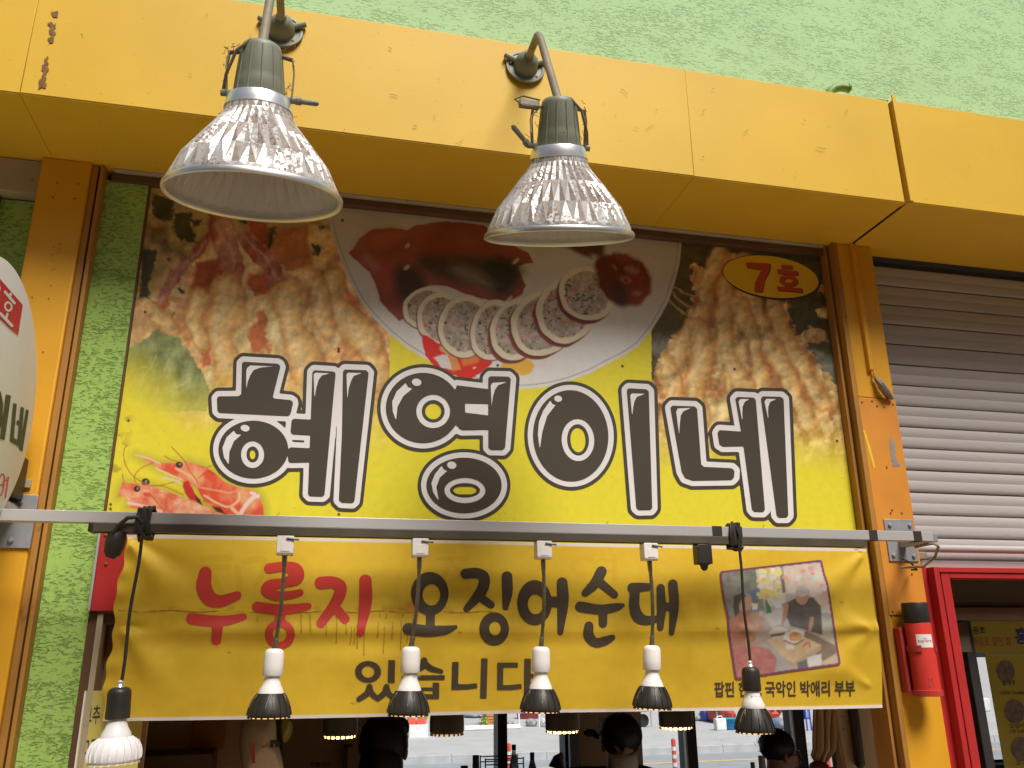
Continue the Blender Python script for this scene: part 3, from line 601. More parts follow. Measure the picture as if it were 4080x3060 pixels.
for c, r in (((685, 490), 13), ((1545, 445), 16), ((1500, 735), 14), ((690, 320), 12)): cv.ell(B([c])[0], r, r*.5, -40, (.62, .48, .38), 6, 4, 6, 9, .8)
cv.poly(B([(1900, 320), (2260, 420), (2260, 300), (1900, 300)]), (.10, .05, .03), 20)
cv.poly(C_([(-60, 150), (60, 110), (120, 260), (-20, 200)]), (.14, .05, .03), 20)
def slice_(c, rx, ry, rot, side):
    q = B([c])[0]; rx *= .535; ry *= .535
    if side: cv.ell((q[0]-12, q[1]+15), rx, ry, rot, (.26, .055, .045), 4); cv.ell((q[0]-5, q[1]+8), rx, ry, rot, (.14, .035, .025), 4)
    else: cv.ell((q[0]-3, q[1]+3), rx*1.015, ry*1.015, rot, (.20, .07, .055), 4)
    cv.ell(q, rx, ry, rot, (.76, .68, .50), 4)
    g = np.nonzero((abs(px-q[0]) < 150) & (abs(py-q[1]) < 150))[0]; X, Y = px[g], py[g]
    f = mixc((.34, .28, .21), (.56, .48, .41), fbm(X, Y, 16, 91, 3)*2-.5); u = vnoise(X, Y, 9, 92); w = vnoise(X, Y, 13, 93)
    f = mixc(f, (.08, .12, .035), (u-.70)*8*(vnoise(X, Y, 40, 95) > .42)); f = mixc(f, (.70, .20, .07), (w-.80)*9); f = mixc(f, (.15, .12, .08), (vnoise(X, Y, 6, 94)-.84)*9)
    full = np.zeros((len(px), 3)); full[g] = f; cv.ell(q, rx*.80, ry*.82, rot, full, 5, 4, 12, 96)
for a in (((835, 815), 178, 150, -25, 0), ((960, 905), 185, 200, -20, 0), ((1150, 960), 208, 230, 10, 0)): slice_(*a)
cv.poly(B([(795, 1020), (830, 1200), (900, 1280), (1060, 1350), (1180, 1390), (1290, 1320), (1372, 1250), (1300, 1180), (1100, 1165), (950, 1100)]), (.72, .030, .020), 4, 5, 20, 97)
cv.poly(B([(890, 1205), (1010, 1180), (1060, 1310), (960, 1290)]), (.72, .66, .64), 6, 4, 12, 98); cv.poly(B([(1000, 1120), (1070, 1160), (1110, 1300), (1050, 1320)]), (.74, .30, .08), 8); cv.poly(B([(1120, 1190), (1280, 1190), (1250, 1250), (1130, 1270)]), (.74, .22, .06), 12)
cv.ell(B([(1000, 1150)])[0], 32, 14, 20, (.70, .45, .25), 10); cv.ell(B([(1222, 1290)])[0], 7, 3, -20, (.8, .75, .7), 3)
cv.ell(B([(1570, 1280)])[0], 66, 34, 0, (.80, .47, .06), 8, 6, 20, 99)
for a in (((1375, 990), 172, 230, 12, 0), ((1150, 960), 208, 230, 10, 0)): slice_(*a)
for a in (((1375, 990), 172, 230, 12, 0), ((1560, 985), 195, 235, 18, 1), ((1760, 940), 225, 248, 28, 1), ((1960, 835), 228, 245, 32, 1), ((2120, 700), 215, 200, 38, 1)): slice_(*a)
cv.ell(C_([(372, 425)])[0], 118, 98, 42, mixc((.15, .025, .015), (.30, .06, .035), n2*2.4-.7), 16, 9, 30, 101); cv.ell(C_([(250, 330)])[0], 60, 45, 20, (.16, .035, .02), 20, 6, 20, 103)
cv.ell(C_([(330, 540)])[0], 60, 38, 60, (.05, .035, .02), 25, al=.8)
for c, rx, ry, rot in (((440, 350), 30, 16, 20), ((395, 430), 24, 16, 10), ((480, 535), 17, 11, 0), ((300, 330), 14, 6, 40)):
    cv.ell(C_([c])[0], rx, ry, rot, (.42, .22, .15), 12, 6, 9, 102, .6)
cv.ell(C_([(392, 432)])[0], 10, 7, 0, (.30, .05, .03), 5)
cv.X, cv.Y = px+(n3-.5)*5, py+(n1-.5)*8
# lower left prawns with soft print shadow
P1 = SH([(440, 360), (740, 455), (860, 445), (960, 460), (1060, 430), (1150, 450), (1300, 500), (1430, 580), (1560, 700), (1760, 770), (1900, 790), (1990, 870), (2035, 1000), (2035, 1250), (1500, 1250), (1450, 1010), (1300, 940), (1200, 760), (1050, 680), (900, 600), (700, 510)])
P2 = SH([(230, 790), (275, 690), (300, 690), (480, 720), (640, 740), (860, 820), (1080, 900), (1280, 980), (1560, 1100), (1700, 1300), (600, 1250), (560, 1040), (340, 1005), (345, 915), (290, 860), (212, 885)])
for pp in (P1, P2): cv.poly(pp, (.30, .26, .06), 60, al=.75, grow=6)
skin = mixc((.74, .10, .045), (.84, .40, .20), n4*2.6-.9)
cv.poly(P1, skin, 4, 3, 9, 110); cv.poly(P2, mixc((.72, .13, .06), (.86, .50, .30), n3*2.6-.9), 4, 3, 9, 111)
cv.poly(SH([(1010, 690), (1100, 670), (1190, 850), (1275, 980), (1120, 910), (1050, 830)]), (.58, .035, .03), 5, 3, 9, 112); cv.poly(SH([(1180, 850), (1240, 900), (1280, 980), (1200, 930)]), (.08, .03, .02), 6)
cv.poly(SH([(1380, 990), (1500, 1010), (1560, 1090), (1450, 1060)]), (.10, .03, .02), 6)
for pp, w, col in (([(440, 360), (600, 400), (745, 465)], 9, (.80, .62, .50)), ([(690, 520), (850, 590), (1020, 660)], 9, (.84, .66, .55)), ([(770, 640), (900, 660), (1020, 710)], 12, (.84, .62, .50)), ([(940, 520), (1060, 580), (1150, 640), (1230, 750)], 14, (.84, .55, .30)),
    ([(1300, 860), (1450, 950), (1600, 1000), (1720, 920), (1730, 830)], 12, (.86, .64, .38)), ([(1750, 1090), (1810, 990), (1900, 890), (1960, 870)], 26, (.86, .76, .70)), ([(1640, 1020), (1720, 1090)], 20, (.84, .66, .40)), ([(350, 950), (500, 980), (650, 1020), (760, 1060)], 16, (.86, .68, .56)), ([(480, 740), (640, 790), (860, 850), (980, 890)], 7, (.80, .18, .10)),
    ([(850, 1060), (1000, 960), (1090, 920), (1190, 930)], 7, (.80, .24, .14)), ([(1270, 760), (1450, 800), (1600, 830), (1710, 800)], 9, (.84, .45, .26)), ([(1230, 640), (1330, 560), (1420, 600)], 8, (.60, .06, .04)), ([(400, 900), (560, 880), (600, 850)], 14, (.84, .20, .12)), ([(560, 840), (610, 850)], 26, (.66, .05, .04)), ([(1200, 1030), (1240, 990)], 6, (.88, .62, .48)), ([(1880, 830), (1920, 840)], 18, (.9, .82, .78))):
    cv.stroke(SH([p+(w,) for p in pp]), col, 4, .8)
for c, r in (((985, 475), 44), ((455, 775), 42), ((565, 690), 52)):
    cv.ell(SH([c])[0], r*.3195, r*.28, 0, (.045, .025, .018), 3); cv.ell(SH([(c[0]+8, c[1]-6)])[0], r*.08, r*.13, 30, (.45, .36, .3), 3, al=.8)
cv.poly(SH([(500, 720), (640, 735), (630, 790), (520, 780)]), (.80, .28, .16), 4)
for pp in ([(335, 235), (292, 300), (300, 430), (360, 560), (470, 660), (640, 735), (800, 720), (920, 690)], [(880, 250), (960, 330), (1050, 430), (1130, 570), (1200, 680), (1230, 760)], [(650, 462), (540, 500), (450, 570), (425, 640), (445, 710)], [(640, 735), (780, 740), (900, 790), (1040, 850)], [(805, 365), (870, 405), (960, 440)], [(275, 590), (290, 690)], [(1320, 510), (1390, 490)], [(850, 1060), (760, 1000), (620, 840)]):
    cv.stroke(SH([p+(6.5,) for p in pp]), (.50, .17, .035), 2.2, .95)
cv.X, cv.Y = px, py
# screws through the sheet and old dirt at the left edge
for x, y in ((578, 1243), (512, 1676), (1349, 1390), (1349, 1400), (1983, 1456), (2480, 1459), (2927, 1471), (3335, 1757), (3055, 1840), (1365, 878), (441, 2010), (440, 2028), (1350, 2050)): cv.ell((x, y), 5.5, 6, 0, (.05, .04, .025), 3)
dm = np.clip((470+ (2000-py)*.142 - px)/40+.6, 0, 1)*np.clip((n3-.5)*6, 0, 1)*(py > 1650)*(py < 1900)
cv.c += (np.array((.22, .17, .03))-cv.c)*(dm*.55)[:, None]
sp = np.clip((vnoise(px, py, 5, 120)-.955)*40, 0, 1)*(fbm(px, py, 120, 121) > .5); cv.c += (np.array((.25, .19, .05))-cv.c)*(sp*.6)[:, None]

def colour_mesh(name, verts, faces, col, mat, parent):
    o = obj(name, (verts, faces), mat, parent, smooth=0, fix=False); me = o.data
    a = me.color_attributes.new('ink', 'FLOAT_COLOR', 'POINT'); a.data.foreach_set('color', np.c_[np.clip(col, 0, 1), np.ones(len(col))].astype(np.float32).ravel()); return o
def quads(nx, ny):
    i = np.arange((ny-1)*nx).reshape(ny-1, nx)[:, :-1].ravel(); return np.c_[i, i+nx, i+nx+1, i+1].tolist()
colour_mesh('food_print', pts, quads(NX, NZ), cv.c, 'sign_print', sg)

# number plaque
ov = thing('number_plaque', 'oval yellow number plaque with red characters at the top right of the sign', 'plaque', P(3071, 1102, YS))
def flat(name, sdf, box, mat, parent, y, step=4.):
    xs, ys, X, Y = grid(*box, step); v, f = cut(sdf(X, Y), xs, ys); return obj(name, (Parr(v[:, 0], v[:, 1], y), f), mat, parent, smooth=0, fix=False)
oc = C_([(1543, 405)])[0]
flat('drop_shadow', lambda X, Y: sd_ell(X, Y, (oc[0]+5, oc[1]+7), 194, 84, 8), (2850, 3290, 1000, 1210), 'sign_black', ov, YS-.0008)
flat('outline', lambda X, Y: sd_ell(X, Y, oc, 194, 84, 8), (2850, 3290, 1000, 1210), 'sign_black', ov, YS-.0014)
flat('plaque_face', lambda X, Y: sd_ell(X, Y, oc, 191.5, 81.5, 8), (2850, 3290, 1000, 1210), 'plaque_yellow', ov, YS-.0020)
G7 = [[(1345, 290), (1538, 300), (1535, 350), (1490, 440), (1475, 527), (1410, 525), (1420, 450), (1468, 352), (1350, 332)]]
GH = [[(1625, 310), (1710, 314), (1716, 343), (1630, 338)], [(1592, 345), (1758, 360), (1760, 393), (1598, 380)], [(1662, 470), (1706, 474), (1708, 495), (1664, 491)], [(1592, 481), (1790, 497), (1796, 531), (1598, 515)]]
def mkdig(dx, dy, polys, ring):
    def f(X, Y):
        S = np.minimum.reduce([sd_poly(X-dx, Y-dy, C_(p)) for p in polys])
        if ring:
            c = C_([(1684, 436)])[0]; S = np.minimum(S, np.maximum(sd_ell(X-dx, Y-dy, c, 37, 23, 5), -sd_ell(X-dx, Y-dy, c, 17, 9, 5)))
        return S
    return f
for polys, ring, bx in ((G7, 0, (2960, 3085, 1030, 1180)), (GH, 1, (3085, 3210, 1040, 1180))):
    flat('digit_shadow', mkdig(3, 3, polys, ring), bx, 'disc_dark', ov, YS-.0026, 3); flat('digit', mkdig(0, 0, polys, ring), bx, 'sign_red', ov, YS-.0032, 3)

# bubble lettering
def union(parts):
    def f(X, Y):
        S = None
        for p in parts:
            if p[0] == 'p': s = sd_poly(X, Y, p[1])
            elif p[0] == 'o': s = np.maximum(sd_ell(X, Y, *p[1]), -sd_ell(X, Y, *p[2]))
            else: s = sd_stroke(X, Y, p[1])
            S = s if S is None else np.minimum(S, s)
        return S
    return f
def ring(z, c, rx, ry, c2, rx2, ry2, rot=0): q, q2 = z([c])[0], z([c2])[0]; return ('o', (q, rx*.5, ry*.5, rot), (q2, rx2*.5, ry2*.5, rot))
H, Y_, N = Z((760, 1380)), Z((1480, 1380)), Z((2360, 1380))
def hl_ring(z, dot, drx, dry, cres): return [('e', (z([dot])[0], drx*.5, dry*.5, 10)), ('p', z(cres))]
L1 = [('p', H([(408, 135), (422, 122), (690, 138), (706, 146), (714, 165), (655, 400), (662, 415), (795, 428), (812, 440), (815, 455), (795, 540), (775, 556), (230, 530), (213, 515), (208, 415), (222, 398), (382, 397), (402, 380)])), ring(H, (499, 822), 278, 230, (493, 862), 92, 107),
      ('p', H([(970, 205), (985, 190), (1138, 200), (1155, 215), (1066, 1183), (1048, 1198), (950, 1195), (934, 1178)])), ('p', H([(803, 592), (820, 577), (965, 584), (957, 710), (812, 702), (795, 685)])), ('p', H([(778, 820), (795, 804), (950, 812), (942, 925), (792, 928), (776, 912)])),
      ('p', H([(1213, 200), (1228, 184), (1398, 190), (1418, 212), (1305, 1233), (1288, 1250), (1200, 1246), (1180, 1225), (1205, 700)]))]
HL1 = [('p', H([(442, 345), (442, 195), (450, 170), (475, 152), (658, 160), (560, 168), (500, 190), (475, 230), (455, 280)]))]+hl_ring(H, (433, 652), 36, 26, [(343, 672), (362, 700), (402, 705), (345, 755), (308, 840), (302, 940), (265, 885), (252, 810), (285, 725)])+[('p', H([(985, 418), (980, 225), (992, 210), (1112, 215), (1045, 232), (1020, 265), (1000, 330)])), ('p', H([(1248, 418), (1241, 225), (1253, 210), (1367, 213), (1300, 235), (1280, 270), (1260, 330)]))]
L2 = [ring(Y_, (411, 491), 296, 280, (492, 518), 134, 133), ('p', Y_([(680, 310), (945, 342), (945, 460), (744, 456), (640, 430)])), ('p', Y_([(748, 528), (945, 552), (945, 665), (720, 669), (640, 600)])), ('p', Y_([(700, 320), (744, 330), (748, 660), (700, 660)])), ('p', Y_([(930, 255), (945, 238), (1092, 241), (1111, 260), (1065, 808), (1046, 828), (950, 826), (932, 808)])),
      ring(Y_, (738, 1108), 300, 221, (745, 1148), 163, 101)]
HL2 = hl_ring(Y_, (360, 286), 38, 29, [(272, 292), (290, 325), (325, 338), (255, 395), (208, 480), (196, 590), (170, 520), (165, 440), (200, 360)])+[('p', Y_([(958, 478), (950, 310), (965, 290), (1082, 283), (1010, 310), (985, 345), (968, 400)]))]+hl_ring(Y_, (640, 947), 37, 29, [(558, 953), (580, 985), (605, 992), (545, 1045), (517, 1120), (537, 1232), (492, 1165), (478, 1090), (505, 1020)])
L3 = [ring(Y_, (1588, 713), 300, 364, (1646, 746), 130, 168, -3), ('p', N([(275, 350), (290, 334), (432, 342), (450, 360), (478, 1288), (463, 1305), (370, 1306), (350, 1288)]))]
HL3 = hl_ring(Y_, (1488, 417), 31, 25, [(1425, 432), (1442, 460), (1467, 468), (1400, 555), (1362, 680), (1341, 820), (1326, 700), (1335, 600), (1370, 510)])+[('p', N([(318, 562), (302, 390), (316, 375), (422, 378), (355, 402), (335, 440), (325, 490)]))]
L4 = [('p', N([(622, 490), (637, 472), (815, 478), (835, 496), (868, 940), (890, 960), (1112, 971), (1133, 992), (1130, 1045), (1108, 1066), (800, 1071), (740, 1050), (712, 1000)])), ('p', N([(998, 690), (1013, 667), (1230, 682), (1240, 797), (1040, 800), (1012, 782)])), ('p', N([(1140, 420), (1156, 402), (1286, 408), (1303, 426), (1376, 1304), (1360, 1321), (1290, 1319), (1272, 1300), (1205, 795), (1185, 680)])), ('p', N([(1343, 415), (1360, 398), (1505, 402), (1525, 422), (1562, 1347), (1547, 1366), (1485, 1366), (1468, 1347)]))]
HL4 = [('p', N([(692, 705), (668, 520), (681, 495), (787, 490), (725, 518), (705, 550), (697, 620)])), ('p', N([(1198, 608), (1165, 440), (1180, 420), (1252, 421), (1215, 442), (1198, 480), (1195, 530)])), ('p', N([(1406, 600), (1372, 440), (1388, 418), (1467, 420), (1418, 442), (1402, 480), (1400, 530)]))]
for (L, HLs, bx) in ((L1, HL1, (800, 1520, 1380, 2070)), (L2, HL2, (1480, 2100, 1430, 2100)), (L3, HL3, (2070, 2660, 1500, 2090)), (L4, HL4, (2610, 3200, 1520, 2115))):
    xs, ys, X, Yg = grid(*bx, 5.0); S = union(L)(X, Yg)
    def lay(name, S_, lev, mat, par, y):
        v, f = cut(S_, xs, ys, lev); return obj(name, (Parr(v[:, 0], v[:, 1], y), f), mat, par, smooth=0, fix=False)
    o1 = lay('letter', S, 35., 'sign_black', sg, YS-.0010)
    lay('letter_outline', S, 21.3, 'sign_white', o1, YS-.0018); lay('letter_fill', S, 0., 'sign_black', o1, YS-.0026)
    for h in HLs:
        if h[0] == 'e': c, rx, ry, rot = h[1]; bb = (c[0]-rx-6, c[0]+rx+6, c[1]-ry-6, c[1]+ry+6); fn = lambda X, Y, h=h: sd_ell(X, Y, *h[1])
        else: q = np.array(h[1]); bb = (q[:, 0].min()-6, q[:, 0].max()+6, q[:, 1].min()-6, q[:, 1].max()+6); fn = lambda X, Y, h=h: sd_poly(X, Y, h[1])
        flat('letter_highlight', fn, bb, 'sign_white', o1, YS-.0034, 2.5)

# ------------------------------------------------------------------ the banner
YB = -.040
bn = thing('cloth_banner', 'creased stained yellow cloth banner tied under the lamp rail, with red and black lettering', 'banner', (.55, YB, 1.66))
D, E_, F_ = Z((600, 2200)), Z((1500, 2200)), Z((2500, 2200))
c_tl, c_tr, c_br, c_bl = P(503, 2130, YB), P(3446, 2187, YB), P(3515, 2819, YB+.03), P(405, 2874, YB+.03)
def drape(x, z):                                           # how far the cloth stands out towards the street
    u = (x+.433)/1.98; v = (1.878-z)/.42
    d = .004*np.sin(u*19+v*2)*np.exp(-((v-.5)/.6)**2)+.0035*np.sin(u*8-1)
    d = d+.0055*np.exp(-((v-.52)/.04)**2)*(.55+.45*np.sin(u*7+.6))-.005*np.exp(-((v-.60)/.06)**2)*(.6+.4*np.sin(u*5))   # the old fold
    for cx, cz, ang, w, a, L in ((-.43, 1.87, -50, .028, .013, .30), (-.43, 1.87, -28, .022, -.006, .3), (-.42, 1.665, -48, .03, .014, .26), (-.42, 1.67, -8, .02, -.010, .22), (-.42, 1.66, -70, .02, -.005, .2), (1.545, 1.86, 215, .03, .007, .30), (1.545, 1.86, 240, .022, -.005, .25), (1.53, 1.655, 160, .028, .009, .20), (1.53, 1.655, 195, .03, -.007, .22), (1.53, 1.66, 225, .03, .006, .25), (1.53, 1.50, 150, .02, .004, .2)):
        ca, sa = math.cos(rad(ang)), math.sin(rad(ang)); s = (x-cx)*ca+(z-cz)*sa; t = -(x-cx)*sa+(z-cz)*ca
        d = d+a*np.exp(-(t/(w*(.35+1.6*np.clip(s, 0, 1)/L)))**2)*np.clip(1-s/L, 0, 1)*(s > 0)*np.clip(s/.02, 0, 1)
    for cx, cz, r, a in ((.16, 1.60, .09, .006), (.75, 1.52, .12, .006), (1.05, 1.62, .07, -.006), (1.16, 1.655, .02, .006), (1.05, 1.80, .15, .006), (.30, 1.63, .05, .008), (1.40, 1.55, .06, .007), (1.42, 1.75, .05, .006)):
        d = d+a*np.exp(-((x-cx)**2+((z-cz)*1.6)**2)/r**2)
    d = d-.030*np.clip((v-.54)/.46, 0, 1)
    e = .002*np.sin(z*120)*np.exp(-((x+.433)/.02)**2)
    return d+e
def on_cloth(px, py, lift=.0):
    px = np.asarray(px, float); py = np.asarray(py, float); yy = YB
    for _ in range(4): q = Parr(px, py, yy); yy = YB-drape(q[:, 0], q[:, 2])-lift
    return Parr(px, py, yy)
NX, NZ = 900, 230
uu, vv = np.meshgrid(np.linspace(0, 1, NX), np.linspace(0, 1, NZ)); uu = uu.ravel(); vv = vv.ravel()
lx = c_tl.x+(c_bl.x-c_tl.x)*vv+.004*np.sin(vv*14)+.0025*np.sin(vv*43); rx_ = c_tr.x+(c_br.x-c_tr.x)*vv+.003*np.sin(vv*9+1)
x = lx*(1-uu)+rx_*uu
zt = c_tl.z*(1-uu)+c_tr.z*uu; zb = c_bl.z*(1-uu)+c_br.z*uu-.0015*np.sin(uu*9); z = zt*(1-vv)+zb*vv
q0 = np.c_[x, np.full(len(x), YB), z]; px, py = proj(q0)
n1 = fbm(px, py, 220, 201, 4); n3 = fbm(px, py, 30, 202, 4)
cb = Cv(px, py, (0, 0, 0)); cb.c[:] = mixc((.67, .43, .03), (.76, .51, .042), n1*2-.5)
edge = np.minimum(vv*.42, (1-vv)*.42)
cb.c += (np.array((.72, .66, .60))-cb.c)*np.clip((.0085-edge)/.002, 0, 1)[:, None]
# faint printing showing through from the back
gh = (.55, .33, .012)
for st in ([(805, 2225, 14), (915, 2225, 14)], [(800, 2258, 12), (910, 2262, 12)], [(850, 2300, 14), (880, 2350, 14)], [(945, 2260, 12), (955, 2350, 12)], [(975, 2235, 14), (1050, 2232, 14), (1040, 2300, 12), (1020, 2340, 12)]): cb.stroke(st, gh, 6, .28)
for st in ([(1740, 2228, 9), (1860, 2225, 9)], [(1800, 2230, 10), (1770, 2290, 10)], [(1805, 2250, 10), (1845, 2285, 10)]): cb.stroke(st, gh, 6, .28)
for s in (np.maximum(sd_ell(px, py, (1832, 2330), 46, 32, 0), -sd_ell(px, py, (1832, 2330), 26, 16, 0)), np.maximum(sd_ell(px, py, (2330, 2255), 56, 44, 0), -sd_ell(px, py, (2330, 2255), 36, 24, 0))): cb.put(s, gh, 6, .22)
for st in ([(2390, 2235, 9), (2440, 2235, 9)], [(2390, 2275, 9), (2440, 2275, 9)], [(2450, 2215, 10), (2448, 2310, 10)]): cb.stroke(st, gh, 6, .25)
# fold stain: dark line with smudges, brown tide marks and drips
yl = 2436+(px-600)*.003
lineal = np.clip(1.6-np.abs(py-yl+3*np.sin(px*.03))/2.2, 0, 1)*(px > 470)*(px < 1960)*np.clip(fbm(px, py*0, 40, 203)*3-.55, .0, 1)
cb.c += (np.array((.16, .07, .012))-cb.c)*(lineal*.85)[:, None]
tide = np.exp(-((py-yl+10)/16)**2)*np.clip((fbm(px, py*1.6, 34, 204)-.5)*5, 0, 1)*(px > 600)*(px < 2050); cb.c += (np.array((.50, .20, .025))-cb.c)*(tide*.55)[:, None]
und = np.clip((py-yl)/6, 0, 1)*np.exp(-np.clip(py-yl, 0, 999)/55)*(px > 470)*(px < 2050); cb.c += (np.array((.50, .29, .012))-cb.c)*(und*.35)[:, None]
cb.ell((1640, 2418), 26, 20, 0, (.62, .16, .04), 16, 6, 12, 3, .7)
rr = random.Random(5)
for dx, y0, y1 in ((1025, 2455, 2476), (1200, 2446, 2520), (1235, 2446, 2520), (1298, 2470, 2532), (1340, 2455, 2565), (1378, 2490, 2528), (1400, 2497, 2570), (1412, 2497, 2570), (1421, 2490, 2585), (1450, 2510, 2610), (1512, 2445, 2460), (1540, 2445, 2465), (1505, 2480, 2542), (1530, 2500, 2603), (1562, 2480, 2546), (1597, 2475, 2590), (1606, 2442, 2460), (1624, 2500, 2560), (1655, 2490, 2550), (1640, 2440, 2500)):
    w = rr.uniform(-4, 4); cb.stroke([(dx, y0, 1.6), (dx+w*.4, (y0+y1)/2, 1.7), (dx+w-2, y1, 2.4)], (.22, .10, .015), 2.0, .8)
for dx in (1197, 1232, 1642, 1660): cb.stroke([(dx, 2445, 5), (dx, 2490, 3)], (.45, .24, .02), 6, .5)
for x_, y_ in ((2860, 2505), (1830, 2520), (1940, 2514), (3350, 2400), (910, 2600), (1408, 2805), (2347, 2330), (3425, 2200), (3410, 2190)): cb.ell((x_, y_), 9, 3.5, 10, (.30, .14, .02), 5, al=.7)
q0[:, 1] -= drape(x, z)
o = colour_mesh('cloth', q0, quads(NX, NZ), cb.c, 'banner_print', bn); o.data.shade_smooth()

def band(parts, mat, box, step=5.):
    xs, ys, X, Y = grid(*box, step); v, f = cut(union(parts)(X, Y), xs, ys); return obj('letter', (on_cloth(v[:, 0], v[:, 1], .0012), f), mat, bn, smooth=60, fix=False)
def ringE(z, c, rx, ry, c2, rx2, ry2): return ring(z, c, rx, ry, c2, rx2, ry2)
S_ = lambda z, pts: ('s', z(pts))
band([S_(D, [(437, 165, 50), (425, 270, 62), (468, 365, 60), (560, 390, 48), (690, 345, 34)]), S_(D, [(330, 530, 47), (450, 545, 46), (600, 545, 40), (742, 515, 27)]), S_(D, [(535, 570, 45), (523, 700, 40)])], 'banner_red', (735, 1000, 2240, 2580))
band([S_(D, [(945, 128, 40), (1060, 115, 40), (1150, 140, 56), (1160, 200, 58), (1080, 240, 40), (960, 262, 44), (928, 305, 48), (1000, 345, 40), (1100, 342, 32), (1192, 322, 27)]), S_(D, [(850, 435, 42), (1000, 455, 42), (1150, 450, 38), (1256, 430, 27)]), S_(D, [(1036, 480, 44), (1030, 555, 42)]), ringE(D, (1030, 655), 120, 118, (1030, 655), 55, 58)], 'banner_red', (990, 1250, 2220, 2600))
band([S_(D, [(1358, 245, 50), (1450, 240, 48), (1512, 275, 50), (1500, 350, 48), (1450, 440, 42), (1358, 565, 37)]), S_(D, [(1460, 425, 36), (1548, 532, 38)]), S_(D, [(1712, 228, 50), (1712, 400, 52), (1672, 645, 29)])], 'banner_red', (1240, 1500, 2270, 2550))
band([ringE(E_, (425, 330), 150, 172, (438, 340), 70, 85), S_(E_, [(430, 500, 36), (428, 600, 36)]), S_(E_, [(255, 612, 48), (400, 628, 46), (540, 622, 38), (632, 597, 16)])], 'banner_black', (1590, 1840, 2270, 2550))
band([S_(E_, [(710, 172, 42), (800, 168, 43), (856, 200, 44), (850, 280, 46), (800, 360, 40), (718, 452, 27)]), S_(E_, [(805, 345, 34), (912, 420, 31)]), S_(E_, [(1040, 195, 43), (1043, 320, 42), (1028, 440, 24)]), ringE(E_, (938, 612), 118, 133, (945, 608), 46, 55)], 'banner_black', (1820, 2060, 2250, 2590))
band([ringE(E_, (1260, 403), 138, 180, (1268, 415), 62, 80), S_(E_, [(1385, 396, 42), (1480, 396, 42)]), S_(E_, [(1480, 243, 43), (1486, 400, 46), (1465, 638, 23)])], 'banner_black', (2050, 2280, 2290, 2540))
band([S_(E_, [(1792, 155, 43), (1740, 250, 41), (1663, 325, 29)]), S_(E_, [(1780, 240, 36), (1896, 337, 30)]), S_(E_, [(1625, 435, 43), (1780, 457, 40), (1900, 440, 34), (1965, 423, 15)]), S_(E_, [(1805, 480, 35), (1805, 568, 34)]), S_(E_, [(1693, 588, 36), (1692, 665, 42), (1745, 722, 38), (1820, 707, 36), (1880, 680, 24)])], 'banner_black', (2280, 2500, 2240, 2600))
band([S_(F_, [(40, 285, 41), (100, 280, 37), (180, 275, 28)]), S_(F_, [(58, 320, 40), (55, 430, 42), (85, 515, 47), (150, 545, 38), (232, 532, 28)]), S_(F_, [(265, 285, 33), (271, 450, 37), (262, 602, 26)]), S_(F_, [(290, 435, 34), (355, 435, 34)]), S_(F_, [(362, 255, 39), (373, 430, 38), (352, 642, 22)])], 'banner_black', (2480, 2720, 2290, 2550))
def R_(z, x0, y0, x1, y1): return ('p', z([(x0, y0), (x1, y0), (x1, y1), (x0, y1)]))
band([ringE(D, (1733, 953), 104, 86, (1733, 953), 50, 47), ('p', D([(1895, 860), (1949, 860), (1945, 1042), (1889, 1042)])), S_(D, [(1745, 1075, 25), (1725, 1125, 25), (1660, 1172, 21)]), S_(D, [(1745, 1085, 24), (1765, 1130, 24), (1808, 1168, 20)]), S_(D, [(1880, 1075, 25), (1865, 1120, 25), (1812, 1168, 20)]), S_(D, [(1880, 1085, 24), (1900, 1130, 24), (1945, 1172, 20)])], 'banner_black', (1400, 1590, 2610, 2810), 4)
band([S_(E_, [(380, 865, 27), (365, 910, 27), (270, 962, 20)]), S_(E_, [(380, 880, 26), (430, 925, 25), (515, 950, 18)]), ('p', E_([(200, 982), (545, 980), (545, 1018), (200, 1020)])), R_(E_, 235, 1040, 287, 1170), R_(E_, 448, 1040, 500, 1170), R_(E_, 260, 1078, 480, 1104), R_(E_, 260, 1132, 480, 1170)], 'banner_black', (1590, 1790, 2610, 2800), 4)
band([('p', E_([(603, 876), (656, 876), (651, 1052), (720, 1052), (800, 1044), (805, 1083), (720, 1094), (597, 1098)])), ('p', E_([(835, 846), (886, 846), (878, 1166), (825, 1166)]))], 'banner_black', (1790, 1950, 2615, 2790), 4)
band([('p', E_([(963, 880), (1127, 880), (1127, 919), (1011, 919), (1009, 1060), (1080, 1058), (1155, 1048), (1158, 1088), (1080, 1098), (961, 1098)])), ('p', E_([(1178, 848), (1231, 848), (1228, 1190), (1174, 1190)])), R_(E_, 1220, 970, 1300, 1006)], 'banner_black', (1975, 2160, 2615, 2800), 4)
text_on('caption', '팝핀 현준, 국악인 박애리 부부', ((2846, 2716), (3406, 2710), (3408, 2778), (2847, 2782)), 'banner_black', bn, lambda u, v: on_cloth(u, v, .0012), .022)
